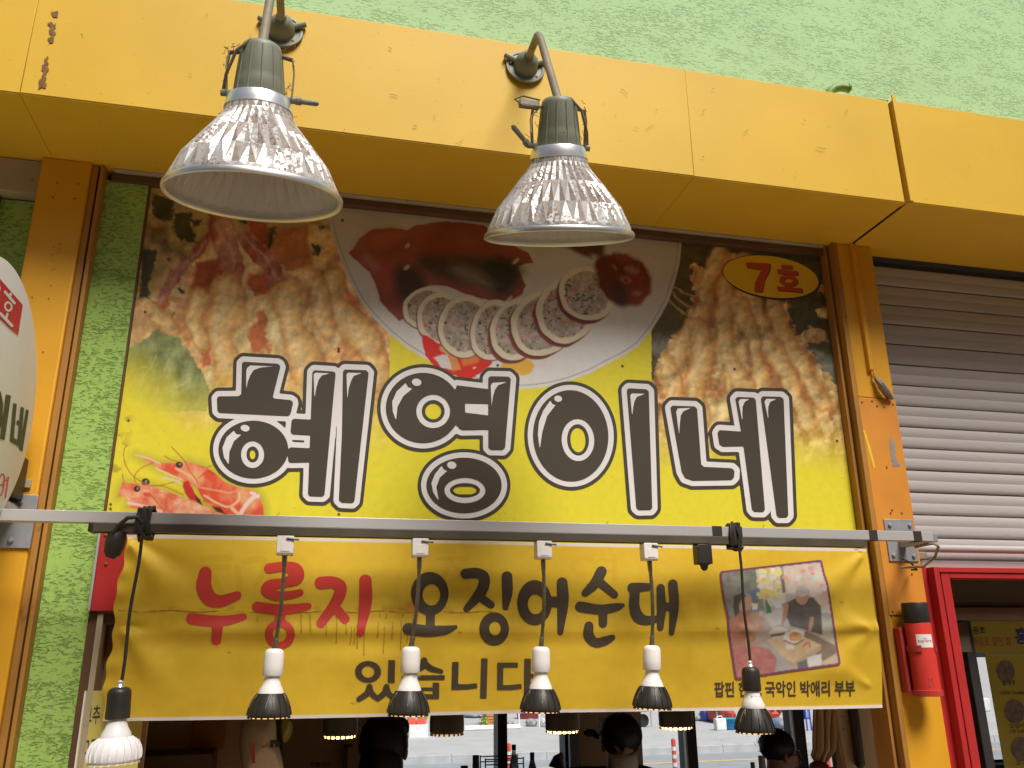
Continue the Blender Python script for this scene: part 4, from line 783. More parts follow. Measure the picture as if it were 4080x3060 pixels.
# the snapshot printed on the banner
q = F_([(735, 165), (750, 150), (1525, 62), (1550, 66), (1560, 110), (1575, 175), (1600, 245), (1622, 380), (1640, 500), (1668, 700), (1700, 880), (1690, 902), (1300, 955), (880, 1020), (858, 1012), (848, 960), (800, 640), (792, 520), (765, 400), (738, 230)])
xs, ys, X, Yg = grid(2860, 3360, 2220, 2720, 4.); v, f = cut(sd_poly(X, Yg, q), xs, ys, 0.)
ph = Cv(v[:, 0], v[:, 1], (.42, .40, .40)); X, Yp = v[:, 0], v[:, 1]; nn = fbm(X, Yp, 24, 301)
ph.poly(F_([(700, 100), (1030, 100), (1060, 330), (1100, 470), (900, 520), (780, 560), (700, 300)]), mixc((.16, .17, .13), (.30, .30, .24), nn*2-.5), 14)
ph.poly(F_([(1010, 100), (1250, 80), (1260, 400), (1130, 440), (1060, 320)]), (.62, .60, .50), 6)
ph.poly(F_([(1240, 70), (1560, 40), (1700, 500), (1560, 480), (1450, 330), (1260, 330)]), (.70, .58, .50), 8)
ph.poly(F_([(1205, 110), (1235, 105), (1262, 320), (1235, 325)]), (.16, .16, .16), 5); ph.poly(F_([(930, 320), (1040, 290), (1060, 350), (960, 390)]), (.12, .20, .38), 14)
for k in range(110):
    left = rr.random() < .5; a, b = (rr.uniform(1035, 1215), rr.uniform(110, 400)) if left else (rr.uniform(1255, 1600), rr.uniform(90, 480))
    if not left and (a > 1560+b*.1 or (b > 270 and a < 1480)): continue
    w, h = rr.uniform(13, 24), rr.uniform(12, 20); c = rr.choice(((.78, .62, .12), (.76, .72, .62), (.72, .45, .10), (.74, .70, .30), (.70, .66, .62)) if left else ((.74, .36, .30), (.74, .52, .24), (.76, .70, .64), (.72, .48, .42), (.52, .66, .62), (.76, .62, .50), (.74, .26, .26)))
    t = rr.uniform(-.15, .15); ph.poly(F_([(a-w, b-h+t*w), (a+w, b-h-t*w), (a+w, b+h-t*w), (a-w, b+h+t*w)]), c, 3)
ph.poly(F_([(780, 560), (1060, 470), (1240, 440), (1260, 700), (1000, 760), (820, 760)]), (.40, .34, .30), 14)
ph.poly(F_([(1080, 500), (1250, 430), (1260, 560), (1150, 600)]), (.56, .52, .50), 10)
ph.poly(F_([(1540, 500), (1640, 560), (1700, 880), (1540, 700)]), (.50, .46, .38), 8); ph.poly(F_([(1420, 620), (1690, 760), (1700, 830), (1560, 870), (1400, 720)]), (.24, .16, .10), 8); ph.poly(F_([(1560, 870), (1690, 790), (1700, 890), (1570, 900)]), (.56, .44, .28), 6)
ph.poly(F_([(1240, 420), (1330, 370), (1480, 360), (1540, 430), (1555, 660), (1420, 620), (1300, 590), (1260, 500)]), mixc((.055, .05, .045), (.12, .10, .08), nn*2-.5), 6)   # dark shirt
ph.ell(F_([(1392, 345)])[0], 27, 37, 0, (.46, .26, .17), 4); ph.ell(F_([(1392, 308)])[0], 30, 22, 5, (.55, .50, .44), 4, 6, 8, 4); ph.poly(F_([(1340, 300), (1450, 300), (1450, 345), (1400, 330), (1345, 350)]), (.48, .42, .36), 5)
ph.stroke(F_([(1265, 430, 20), (1250, 520, 17), (1240, 560, 12)]), (.42, .23, .15), 4); ph.stroke(F_([(1470, 530, 18), (1460, 590, 14), (1450, 640, 12)]), (.42, .23, .15), 4)
ph.poly(F_([(800, 560), (880, 480), (960, 460), (1010, 560), (1020, 700), (960, 740), (840, 760)]), mixc((.40, .15, .08), (.50, .22, .13), nn*2-.5), 8)      # orange top
ph.poly(F_([(830, 760), (980, 740), (1130, 770), (1190, 850), (1180, 960), (1000, 990), (870, 1010)]), mixc((.46, .13, .12), (.55, .22, .18), nn*2-.5), 8)   # pink skirt
ph.ell(F_([(935, 400)])[0], 30, 36, 10, (.52, .31, .21), 4); ph.ell(F_([(965, 400)])[0], 12, 26, -12, (.56, .35, .24), 4); ph.poly(F_([(840, 440), (850, 350), (920, 320), (950, 350), (910, 370), (890, 420), (890, 480), (860, 520)]), (.07, .055, .045), 5)
ph.stroke(F_([(1000, 520, 18), (1060, 520, 16), (1060, 590, 16), (1030, 640, 16)]), (.50, .28, .18), 4); ph.stroke(F_([(1000, 600, 20), (960, 740, 18), (1100, 700, 10)]), (.48, .27, .18), 5)
ph.poly(F_([(985, 405), (1040, 410), (1035, 455), (1000, 460)]), (.74, .72, .70), 3); ph.ell(F_([(1065, 490)])[0], 9, 10, 0, (.5, .5, .48), 3)
ph.poly(F_([(1100, 400), (1105, 365), (1118, 400), (1142, 440), (1148, 485), (1110, 488)]), (.05, .20, .06), 3); ph.poly(F_([(1150, 380), (1220, 400), (1230, 440), (1180, 450)]), (.70, .68, .66), 4)
ph.poly(F_([(1110, 700), (1330, 640), (1545, 740), (1500, 800), (1320, 895), (1230, 830)]), (.60, .44, .26), 5); ph.poly(F_([(1545, 740), (1540, 780), (1320, 920), (1235, 850), (1320, 880)]), (.46, .34, .22), 5)
ph.poly(F_([(1130, 650), (1170, 590), (1280, 610), (1250, 680), (1160, 690)]), (.62, .56, .50), 4, 4, 10, 7); ph.stroke(F_([(1150, 665, 12), (1250, 650, 12)]), (.16, .10, .07), 4)
ph.poly(F_([(1240, 690), (1260, 640), (1330, 610), (1410, 630), (1400, 690), (1330, 730), (1260, 725)]), (.74, .70, .66), 4, 6, 9, 8); ph.ell(F_([(1340, 675)])[0], 28, 19, 0, mixc((.58, .20, .05), (.70, .42, .16), nn*3-1), 4, 5, 8, 9); ph.stroke(F_([(1250, 705, 7), (1330, 735, 8), (1400, 700, 7)]), (.34, .18, .08), 3)
ph.stroke(F_([(1400, 750, 6), (1440, 720, 6), (1455, 755, 6)]), (.55, .10, .07), 3); ph.ell(F_([(1295, 755)])[0], 18, 10, 0, (.68, .64, .60), 3)
ph.poly(F_([(1430, 840), (1545, 810), (1550, 900), (1440, 920)]), (.66, .62, .56), 5); ph.poly(F_([(1350, 880), (1430, 850), (1440, 920), (1360, 930)]), (.14, .14, .15), 6)
s = sd_poly(X, Yp, q); m = np.clip((s+9.5)/2+.5, 0, 1); ph.c += (np.array((.22, .035, .10))-ph.c)*m[:, None]
ph.c = ph.c*(.74+.26*(fbm(X, Yp, 40, 310, 4)*1.2-.1))[:, None]+.045
colour_mesh('snapshot', on_cloth(v[:, 0], v[:, 1], .0016), f, ph.c, 'photo_ink', bn).data.shade_smooth()

# ------------------------------------------------------------------ flood lamps on the fascia
def flood(name, label, rim, tilt, roll, base, apex, yoke_side, knob, dia=.357):
    R = dia/2; o = Vector(rim)
    up = Vector((math.sin(rad(roll)), -math.sin(rad(tilt)), math.cos(rad(tilt)))).normalized()
    t = thing('flood_lamp', label, 'wall lamp', o, 'big aluminium flood lamps over the sign')
    h0, h1, h2 = .495*dia, .572*dia, .895*dia
    ctrl = [(0, .965), (.05, .958), (.09, .948), (.36, .80), (.66, .575), (.86, .43), (.93, .394), (1., .378)]
    n = 72; amp = [0, 0, .004, -.034, .036, .022, 0, 0]; a_ = (Vector((1, 0, 0))-up*up.x).normalized(); b_ = up.cross(a_); vs = []; fs = []
    for i, (u, q) in enumerate(ctrl):                      # pressed facets: long diamonds between peaks and valleys
        for k in range(n):
            th = 2*math.pi*k/n; q2 = q*R*(1+amp[i]*(1 if k % 2 else -1)); vs.append(o+up*u*h0+(a_*math.cos(th)+b_*math.sin(th))*q2)
    for i in range(len(ctrl)-1):
        for k in range(n):
            A0, B0, C0, D0 = i*n+k, i*n+(k+1) % n, (i+1)*n+(k+1) % n, (i+1)*n+k
            if (k % 2 == 1) == (amp[i] > 0 or amp[i+1] < 0): fs += [(A0, B0, C0), (A0, C0, D0)]
            else: fs += [(A0, B0, D0), (B0, C0, D0)]
    rf = obj('reflector', MB().add(vs, fs), 'reflector', t, smooth=0)
    rf.data.materials.append(MATS['reflector_dusty'])
    rq = random.Random(name)
    for pi, pf in enumerate(rf.data.polygons):             # dust lies on the facets turned up and to the left
        i = pi//(2*n); k = (pi//2) % n; nn = pf.normal
        if (1 < i < 6 and (k % 2 == (0 if i != 3 else 1)) and rq.random() < (.78 if i > 2 else .45)) or (i >= 6 and rq.random() < .5): pf.material_index = 1
    vi = []
    for v_ in vs: w = v_-o; ax = up*w.dot(up); vi.append(o+ax+(w-ax)*.985-up*.0005)
    obj('reflector_lining', MB().add(vi, fs), 'reflector_lining', t, smooth=0)
    obj('rim', MB().lathe([(R*.955, .004), (R*.985, .006), (R*1.0, .002), (R*1.0, -.005), (R*.985, -.007), (R*.95, -.003), (R*.945, .002)], o, up, 72, None, (False, False)), 'reflector_rim', t)
    obj('collar', MB().lathe([(R*.375, h0-.002), (R*.385, h0+.001), (R*.375, h0+.010), (R*.355, h1-.003), (R*.345, h1)], o, up, 48), 'bright_metal', t)
    hb = MB().lathe([(R*.285, h1), (R*.292, h1+.003), (R*.270, h1+.035), (R*.262, h1+.042), (R*.262, h1+.046), (R*.228, h2-.012), (R*.215, h2-.004), (R*.19, h2)], o, up, 48)
    side = up.cross(Vector((0, 1, 0))).normalized(); fr = side.cross(up).normalized()
    if fr.y > 0: fr = -fr
    ho = obj('housing', hb, 'housing_green', t)
    for k in range(12):
        th = 2*math.pi*k/12+.13; dv = side*math.cos(th)+fr*math.sin(th)
        obj('housing_rib', MB().tube([o+up*(h1+.004)+dv*R*.290, o+up*(h1+.040)+dv*R*.268, o+up*(h2-.014)+dv*R*.229], .0017, 6), 'housing_green', ho)
    top = o+up*h2
    # gooseneck pipe from the wall flange
    b = Vector(base); a = Vector(apex)
    l0, l2 = b+Vector((0, -.045, .004)), top-up*.004; d1 = (l0-a).normalized(); d2 = (l2-a).normalized(); c0, c2 = a+d1*.035, a+d2*.05
    pts = [b+Vector((0, -.02, 0)), l0, l0*.6+c0*.4, l0*.2+c0*.8]+[c0*(1-w)**2+(a+(d1+d2)*-.004)*2*w*(1-w)+c2*w*w for w in np.linspace(0, 1, 12)]+[c2*.7+l2*.3, c2*.3+l2*.7, l2]
    obj('arm_pipe', MB().tube(pts, .0098, 14), 'pipe_grey', t)
    fl = obj('wall_flange', MB().lathe([(.054, 0), (.056, .003), (.055, .008), (.049, .009), (.047, .0065), (.036, .0065), (.034, .010), (.033, .022), (.029, .036), (.021, .046), (.014, .050), (.013, .060), (.0115, .061)], (b.x, YF-.0005, b.z), (0, -1, .12), 40), 'flange_olive', t)
    for k in range(5):
        th = 2*math.pi*k/5+.5; obj('flange_bolt', MB().lathe([(.0045, 0), (.0045, .004), (.002, .006)], (b.x+.043*math.cos(th), YF-.007, b.z+.043*math.sin(th)), (0, -1, .1), 8), 'pipe_grey', fl)
    for sgn in (-1, 1):
        obj('conduit_stub', MB().tube([(b.x+sgn*.028, YF-.013, b.z+.012), (b.x+sgn*.060, YF-.011, b.z+.028)], [.0085, .0075], 10), 'flange_olive', fl)
    # yoke straps, pivots and lever
    for sgn in (-1, 1):
        e = side*sgn
        s0, s1, s2, s3 = o+up*(h2-.018)+e*R*.24, o+up*(h2-.022)+e*R*.36, o+up*(h2-.05)+e*R*.385, o+up*(h1+.006)+e*R*.37
        w = fr*.008; vs = []; fs = []
        for p in (s0, s1, s2, s3): vs += [p-w, p+w, p+w-e*.003-up*.002, p-w-e*.003-up*.002]
        for i in range(3):
            for k in range(4): fs.append((i*4+k, i*4+(k+1) % 4, i*4+4+(k+1) % 4, i*4+4+k))
        fs += [(0, 1, 2, 3), (12, 13, 14, 15)]
        obj('yoke_strap', MB().add(vs, fs), 'pipe_grey', t)
        obj('pivot_bolt', MB().tube([s3-e*.020, s3+e*.010], .0075, 10), 'housing_green', t)
        if sgn == knob[0]:
            k0 = s3+e*.008; k1 = k0+Vector(knob[1]); obj('lever_knob', MB().tube([k0, k0*.8+k1*.2, k0*.75+k1*.25, k1*.9+k0*.1, k1], [.0085, .0085, .0058, .0062, .003], 10), 'housing_green', t)
    obj('wire_tail', MB().tube([top-up*.002+fr*.012, top+side*yoke_side*.02+fr*.03-up*.004, top+side*yoke_side*R*.26+fr*.03-up*.03, o+up*(h2-.075)+side*yoke_side*R*.37+fr*.012, o+up*(h1+.01)+side*yoke_side*R*.40], .0034, 8), 'pipe_grey', t)
    # dusty web threads clinging to the straps
    ww = MB()
    for k in range(22):
        sgn = random.choice((-1, 1)); hh = h1+random.random()*(h2-h1); p = o+up*hh+side*sgn*R*random.uniform(.27, .38); q = [p]
        for j in range(3): q.append(q[-1]+Vector((random.uniform(-.008, .008), random.uniform(-.006, .006), random.uniform(-.014, .006))))
        ww.tube(q, .0006, 4)
    for k in range(60):
        u = random.random(); th = random.random()*6.28; r = np.interp(u, [c[0] for c in ctrl], [c[1] for c in ctrl])*R; dv = side*math.cos(th)+fr*math.sin(th); p = o+up*u*h0+dv*r
        ww.tube([p, p+dv*.004+Vector((random.uniform(-.006, .006), 0, random.uniform(-.006, .003)))], .0006, 4)
    obj('dust_threads', ww, 'web_dirt', t)['kind'] = 'stuff'
    return t
rA, rB = P(1013, 782, -.60), P(2227, 943, -.48)
flood('lampA', 'left silver flood lamp, nearer and tilted so that its white inside shows', rA, 13.5, -1.0, P(1122, 130, YF), P(1108, -190, -.55), 1, (-1, (.046, -.006, -.004)))
flood('lampB', 'right silver flood lamp hanging from a bent pipe in front of the fascia', rB, 21.0, -4.6, P(2091, 274, YF), P(2146, 130, -.50), -1, (1, (-.042, -.012, .040)))
cl = P(2106, 410, -.60)
tg = thing('flattened_clip', 'dirty flattened cable clip caught beside the right flood lamp housing', 'clip', cl)
obj('clip_body', MB().box((cl.x-.022, cl.y-.004, cl.z-.010), (cl.x+.026, cl.y+.012, cl.z+.008)), 'pipe_grey', tg, bevel=.003)
obj('clip_wire', MB().tube([cl+Vector((.028, 0, .012)), cl+Vector((-.015, -.004, .014)), cl+Vector((-.034, -.004, .002)), cl+Vector((-.015, -.004, -.012)), cl+Vector((.028, 0, -.010)), cl+Vector((.006, 0, -.035)), cl+Vector((.004, 0, -.080))], .0022, 6), 'pipe_grey', tg)

# drain elbow and cable on top of the fascia
eb = thing('drain_elbow', 'small green drain elbow sticking out of the green wall above the fascia', 'pipe', P(3310, 372, -.24))
obj('elbow', MB().tube([P(3302, 392, -.25), P(3306, 366, -.252), P(3325, 352, -.255), P(3350, 348, -.258), P(3383, 352, -.262)], [.0125, .0135, .0135, .013, .0125], 14), 'green_pipe', eb)
obj('elbow_lip', MB().tube([P(3378, 351, -.262), P(3386, 352.5, -.2625)], .0145, 14), 'green_pipe', eb)
obj('elbow_bore', MB().tube([P(3385, 352, -.2626), P(3388, 353, -.2628)], .009, 12), 'dark_gap', eb)
tag(obj('black_cable', MB().tube([P(3312, 381, -.262), P(3370, 389, -.27), P(3440, 398, -.27), P(3500, 399, -.272), P(3536, 403, -.270)], .0032, 8), 'cable', loc=P(3440, 398, -.27)), 'black cable lying along the top edge of the fascia near its open joint', 'cable')

# ------------------------------------------------------------------ lamp rail
YR = -.170; RZ0, RZ1 = 1.886, 1.912; RX1 = 1.680
rl = thing('lamp_rail', 'grey aluminium lamp rail with a black lighting track, bolted across the front', 'lamp rail', (.5, YR, 1.9))
obj('tube', MB().box((-2.2, YR, RZ0), (RX1, YR+.026, RZ1)), 'alu', rl, bevel=.0012)
tx0, tx1 = P(363, 2110, YR).x, P(3450, 2180, YR).x
tk = MB().extr_x([(YR-.004, 1.8855), (YR+.031, 1.8855), (YR+.031, 1.8665), (YR+.022, 1.8665), (YR+.022, 1.876), (YR+.005, 1.876), (YR+.005, 1.8665), (YR-.004, 1.8665)], tx0, tx1)
obj('lighting_track', mb := tk, 'track_black', rl, smooth=0, bevel=.0007)
for y in (YR+.0045, YR+.0215): obj('track_contact', MB().box((tx0+.01, y, 1.8690), (tx1-.03, y+.0012, 1.8700)), 'alu', rl, smooth=0)
obj('track_end', MB().box((tx0-.006, YR-.005, 1.866), (tx0+.004, YR+.032, 1.8858)), 'black_plastic', rl, bevel=.001)
for xc, w in ((P(2857, 2110, YR).x, .028), (P(2943, 2110, YR).x, .020), (P(3478, 2120, YR).x, .026), (P(3655, 2128, YR).x, .026)):
    obj('tape_band', MB().box((xc-w/2, YR-.0012, RZ0-.0012), (xc+w/2, YR+.0272, RZ1+.0012)), 'black_tape', rl, bevel=.001)
def wplate(x0, x1, z0, z1, bolts):
    p = obj('bracket_plate', MB().box((x0, -.006, z0), (x1, -.0025, z1)), 'steel', rl, bevel=.001)
    for x, z in bolts: obj('bolt', MB().lathe([(.0062, -.0005), (.0062, .003), (.0045, .0055), (.001, .0062)], (x, -.006, z), (0, -1, 0), 12), 'steel', p)
p0, p1 = P(3520, 2068, -.004), P(3660, 2238, -.004)
wplate(p0.x, p1.x, p1.z, p0.z, [(P(a, b, -.004).x, P(a, b, -.004).z) for a, b in ((3543, 2093), (3622, 2094), (3558, 2213), (3638, 2216))])
obj('bracket_arm', MB().box(((p0.x+p1.x)/2-.012, YR+.026, RZ0+.002), ((p0.x+p1.x)/2+.012, -.006, RZ1-.002)), 'steel', rl, bevel=.001)
p0, p1 = P(0, 1968, -.004), P(120, 2185, -.004)
wplate(-.772, p1.x, p1.z, p0.z, [(P(a, b, -.004).x, P(a, b, -.004).z) for a, b in ((83, 2002), (44, 2155), (10, 2001))])
obj('bracket_arm', MB().box((-.745, YR+.026, RZ0+.002), (-.721, -.006, RZ1-.002)), 'steel', rl, bevel=.001)
e = Vector((RX1, YR+.012, 1.885))
obj('cable_loop', MB().tube([e+Vector((-.04, .02, -.012)), e+Vector((-.005, -.012, -.005)), e+Vector((.018, -.006, -.012)), e+Vector((.022, .02, -.038)), e+Vector((.004, .05, -.062)), e+Vector((-.03, .10, -.060))], .0038, 8), 'pipe_grey', rl)
obj('cable_loop', MB().tube([e+Vector((-.03, .10, -.03)), e+Vector((-.01, .08, -.05)), e+Vector((.02, .10, -.066)), e+Vector((.035, .14, -.062))], .003, 8), 'cable', rl)
for k in range(5):
    x = random.uniform(-.3, 1.5); obj('dust_threads', MB().tube([(x, YR, RZ1), (x+.004, YR-.003, RZ1+.006), (x+.006, YR-.002, RZ1+.004)], .0005, 4), 'web_dirt', rl)['kind'] = 'stuff'

# ------------------------------------------------------------------ finned bulbs
def bulb(o, dn, parent, r=.0465, fins='black_plastic', nfin=16, glow='lens_glow', neck_r=.0165, h=.115):
    o = Vector(o); dn = Vector(dn).normalized()                                   # o: top of the white neck, dn: towards the lens
    hn = h*.43
    obj('bulb_neck', MB().lathe([(neck_r*.95, 0), (neck_r, hn*.1), (neck_r*1.06, hn*.3), (neck_r*1.25, hn*.55), (neck_r*1.55, hn*.8), (r*.60, hn)], o, dn, 32), 'white_plastic' if fins != 'white_fins' else 'white_fins', parent)
    prof = [(r*.60, hn), (r*.84, hn+h*.10), (r*.95, hn+h*.22), (r*1.0, hn+h*.34), (r*1.0, hn+h*.42), (r*.985, h*.93), (r*.95, h*.98), (r*.90, h)] if fins == 'white_fins' else [(r*.60, hn), (r*.72, hn+h*.08), (r*.85, hn+h*.22), (r*.945, hn+h*.36), (r*.99, hn+h*.46), (r, h*.95), (r*.97, h*.985), (r*.93, h)]
    hs = obj('heat_sink', MB().lathe(prof, o, dn, 48), fins, parent)
    a = Vector((1, 0, 0)); a = (a-dn*a.dot(dn)).normalized(); b = dn.cross(a)
    for k in range(nfin):
        th = 2*math.pi*(k+.5)/nfin; d = a*math.cos(th)+b*math.sin(th); s = dn.cross(d)*.0011; q = []
        for rr_, hh in prof[:6]: q.append((rr_, hh))
        vs = []; fs = []
        for rr_, hh in q: vs += [o+dn*hh+d*(rr_-.001)-s, o+dn*hh+d*(rr_+.0028)-s, o+dn*hh+d*(rr_+.0028)+s, o+dn*hh+d*(rr_-.001)+s]
        for i in range(len(q)-1):
            for j in range(4): fs.append((i*4+j, i*4+(j+1) % 4, i*4+4+(j+1) % 4, i*4+4+j))
        fs += [(3, 2, 1, 0), tuple(len(vs)-4+j for j in range(4))]
        obj('fin', MB().add(vs, fs), fins, hs, smooth=0)
        if fins == 'black_plastic':                        # worn bright edges that fork like leaf veins, and small notches under them
            if k % 3 == 0:
                def on(h_, dth): r_ = np.interp(h_, [p[1] for p in prof], [p[0] for p in prof])+.0012; t_ = th+dth; return o+dn*h_+(a*math.cos(t_)+b*math.sin(t_))*r_
                vein = MB().tube([on(hn+h*.02, .18), on(hn+h*.10, .10), on(hn+h*.20, .03), on(hn+h*.34, .0)], .0007, 5).tube([on(hn+h*.02, .18), on(hn+h*.10, .27), on(hn+h*.20, .33), on(hn+h*.34, .36)], .0007, 5)
                obj('worn_edge', vein, 'pipe_grey', hs)
    ring_ = MB()
    for k in range(20):
        th = 2*math.pi*k/20; d = a*math.cos(th)+b*math.sin(th); c = o+dn*(h-.001)+d*r*.95; ring_.tube([c, c+dn*.0034], .0026, 6)
    obj('lens_clip', ring_, fins, hs)
    obj('lens', MB().lathe([(r*.93, h-.002), (r*.90, h+.0016), (r*.5, h+.0026), (.001, h+.003)], o, dn, 40), glow, parent)
def socket(o, dn, parent, r, L, mat):
    obj('socket', MB().lathe([(r*.55, -.002), (r*.78, .0), (r*.93, .004), (r, .010), (r*1.02, L*.6), (r*1.04, L-.002), (r*.98, L)], o, dn, 36), mat, parent)
track = (((1140, 2133), (1729, 0), (1094, 2588), (1071, 2861), 'first'), ((1673, 2143), 0, (1638, 2580), (1626, 2852), 'second'), ((2162, 2149), 0, (2156, 2580), (2153, 2839), 'third'), ((2583, 2162), 0, (2597, 2575), (2599, 2826), 'fourth'))
where = ('gooseneck lamp hanging across the red letters, leftmost of four', 'gooseneck lamp hanging between red and black words, second of four', 'gooseneck lamp covering the end of the lower lettering, third of four', 'gooseneck lamp over the last big black letter, rightmost of four')
for (ad, _, so, bo, nm), wh in zip(track, where):
    yc = YR+.0135; a = P(*ad, yc); s = P(*so, yc); bt = P(*bo, yc)
    t = thing('track_lamp', 'white '+wh, 'track lamp', (a.x, yc, 1.866), 'white gooseneck lamps on the track')
    ab = obj('adapter', MB().extr_x([(yc-.017, 1.866), (yc+.017, 1.866), (yc+.017, 1.826), (yc+.013, 1.822), (yc-.013, 1.822), (yc-.017, 1.826)], a.x-.019, a.x+.019), 'white_plastic', t, bevel=.002)
    obj('adapter_panel', MB().box((a.x-.010, yc-.0178, 1.829), (a.x+.012, yc-.017, 1.851)), 'white_plastic', ab, bevel=.0004)
    for k in range(5): obj('embossed_mark', MB().box((a.x-.007+k*.0034, yc-.0184, 1.8305), (a.x-.0046+k*.0034, yc-.0178, 1.8332)), 'label_white', ab, smooth=0)
    obj('lock_lever', MB().tube([(a.x+.002, yc-.0185, 1.859), (a.x+.022, yc-.019, 1.8565), (a.x+.030, yc-.019, 1.856)], [.0022, .0018, .0024], 8), 'black_plastic', ab)
    p0 = Vector((a.x, yc, 1.822)); dn = (bt-s).normalized()
    pts = [p0+(s-p0)*w+Vector((.004*math.sin(w*math.pi), -.003*math.sin(w*math.pi), 0)) for w in np.linspace(0, 1, 60)]
    obj('ferrule', MB().tube([pts[0], pts[2], pts[7], pts[8]], [.0062, .0062, .0056, .0046], 12), 'gooseneck', t)
    obj('gooseneck', MB().tube(pts[8:54], [.0040 if k % 2 else .0049 for k in range(46)], 10), 'gooseneck', t)
    obj('ferrule', MB().tube([pts[52], pts[53], pts[56], pts[57], pts[59]+(pts[59]-pts[58])*.3], [.0046, .0058, .0058, .0066, .0066], 12), 'gooseneck', t)
    socket(s, dn, t, .0215, .056, 'white_plastic')
    L = (bt-s).length; bulb(s+dn*.055, dn, t, .0462, h=L-.055-.002)
    if nm in ('second',):
        q = s+dn*.063+Vector((.008, -.0155, 0)); text_on('bulb_print', 'Noxi', ((q.x-.003, q.z+.004), (q.x+.015, q.z+.004), (q.x+.015, q.z-.002), (q.x-.003, q.z-.002)), 'cup_grey', t, lambda u, v, q=q: np.c_[u, np.full(len(u), q.y-.0015)+(u-q.x)*.35, v])
# empty black adapter
q = P(2797, 2180, YR+.0135)
t = thing('track_adapter', 'empty black track adapter left on the rail without a lamp', 'adapter', (q.x, YR+.0135, 1.866))
obj('adapter', MB().box((q.x-.020, YR-.003, 1.815), (q.x+.020, YR+.030, 1.866)), 'black_plastic', t, bevel=.0025)
obj('adapter_stub', MB().lathe([(.013, 0), (.010, .004), (.009, .010), (.004, .016)], (q.x+.002, YR+.0135, 1.815), (0, 0, -1), 14), 'black_plastic', t)
obj('lock_lever', MB().tube([(q.x-.018, YR-.004, 1.858), (q.x-.027, YR-.005, 1.856)], [.0018, .003], 8), 'black_plastic', t)

# pendants wound round the rail
def coil(xc, n, parent, r=.0038, seed=1, w=.03):
    rr_ = random.Random(seed); y0, y1, z0, z1 = YR-.006, YR+.032, RZ0-.028, RZ1+.006
    for k in range(n):
        x = xc+(k-(n-1)/2)*w/n; j = lambda: rr_.uniform(-.004, .004)
        loop = [(x+j(), y0+j()*.5, z0+.004), (x+j(), y0-.003, (z0+z1)/2), (x+j(), y0+.004, z1+j()), (x+.003, (y0+y1)/2, z1+.004+j()), (x+.004, y1, z1-.004), (x+.005, y1+.002, (z0+z1)/2), (x+.004, y1-.004, z0), (x+.006, (y0+y1)/2, z0-.004+j()), (x+.006, y0+.001, z0+.003)]
        obj('cable_coil', MB().tube(loop, r, 8), 'cable', parent)
def pendant(label, xt, sock, bot, sr, sL, fins, r, coil_x, cn, seed, glow):
    yc = YR-.012; s = P(*sock, yc); b = P(*bot, yc); top = Vector((P(*xt, yc).x, yc, RZ0-.02))
    t = thing('pendant_lamp', label, 'pendant lamp', top)
    coil(coil_x, cn, t, .0042, seed)
    pts = [top+(s-top)*w+Vector((.002*math.sin(w*9), 0, 0)) for w in np.linspace(0, 1, 14)]
    obj('cord', MB().tube(pts, .0036, 8), 'cable', t)
    dn = (b-s).normalized()
    obj('strain_relief', MB().lathe([(.0045, -.016), (.007, -.013), (.006, -.008), (.008, -.004), (.0095, .001)], s, dn, 14), 'bright_metal', t)
    socket(s, dn, t, sr, sL, 'black_plastic')
    L = (b-s).length; bulb(s+dn*(sL-.002), dn, t, r, fins, 22 if fins == 'white_fins' else 16, glow, .0185, L-sL)
    return t, s, dn
xl = P(572, 2090, YR).x
pendant('black corded pendant with a white finned bulb at the left edge of the banner', (562, 2160), (478, 2742), (452, 3044), .0235, .060, 'white_fins', .0505, xl, 6, 3, 'lens_dim')
t, s, dn = pendant('black corded pendant with a black finned bulb in front of the printed snapshot', (2943, 2175), (2989, 2660), (3008, 2921), .0220, .055, 'black_plastic', .0462, P(2925, 2110, YR).x, 5, 8, 'lens_glow')
q = s+dn*.068; text_on('bulb_print', 'Noxi', ((q.x-.012, q.z+.004), (q.x+.012, q.z+.004), (q.x+.012, q.z-.003), (q.x-.012, q.z-.003)), 'cup_grey', t, lambda u, v: np.c_[u, np.full(len(u), q.y-.0206)+np.abs(u-q.x)*.25, v])
pg = thing('power_plug', 'black power plug and bent cord hanging from the rail at its left end', 'plug', P(470, 2150, YR+.02))
g0 = P(472, 2128, YR+.012); g1 = P(445, 2205, YR+.012)
obj('plug_body', MB().tube([g0+Vector((.012, 0, .006)), g0, g0*.5+g1*.5, g1, g1+Vector((-.003, 0, -.010))], [.012, .021, .022, .018, .009], 14), 'black_plastic', pg)
obj('plug_cord', MB().tube([P(450, 2130, YR-.004), P(470, 2095, YR-.012), P(510, 2063, YR-.014), P(548, 2060, YR-.012), P(566, 2085, YR-.010)], .0048, 10), 'cable', pg)

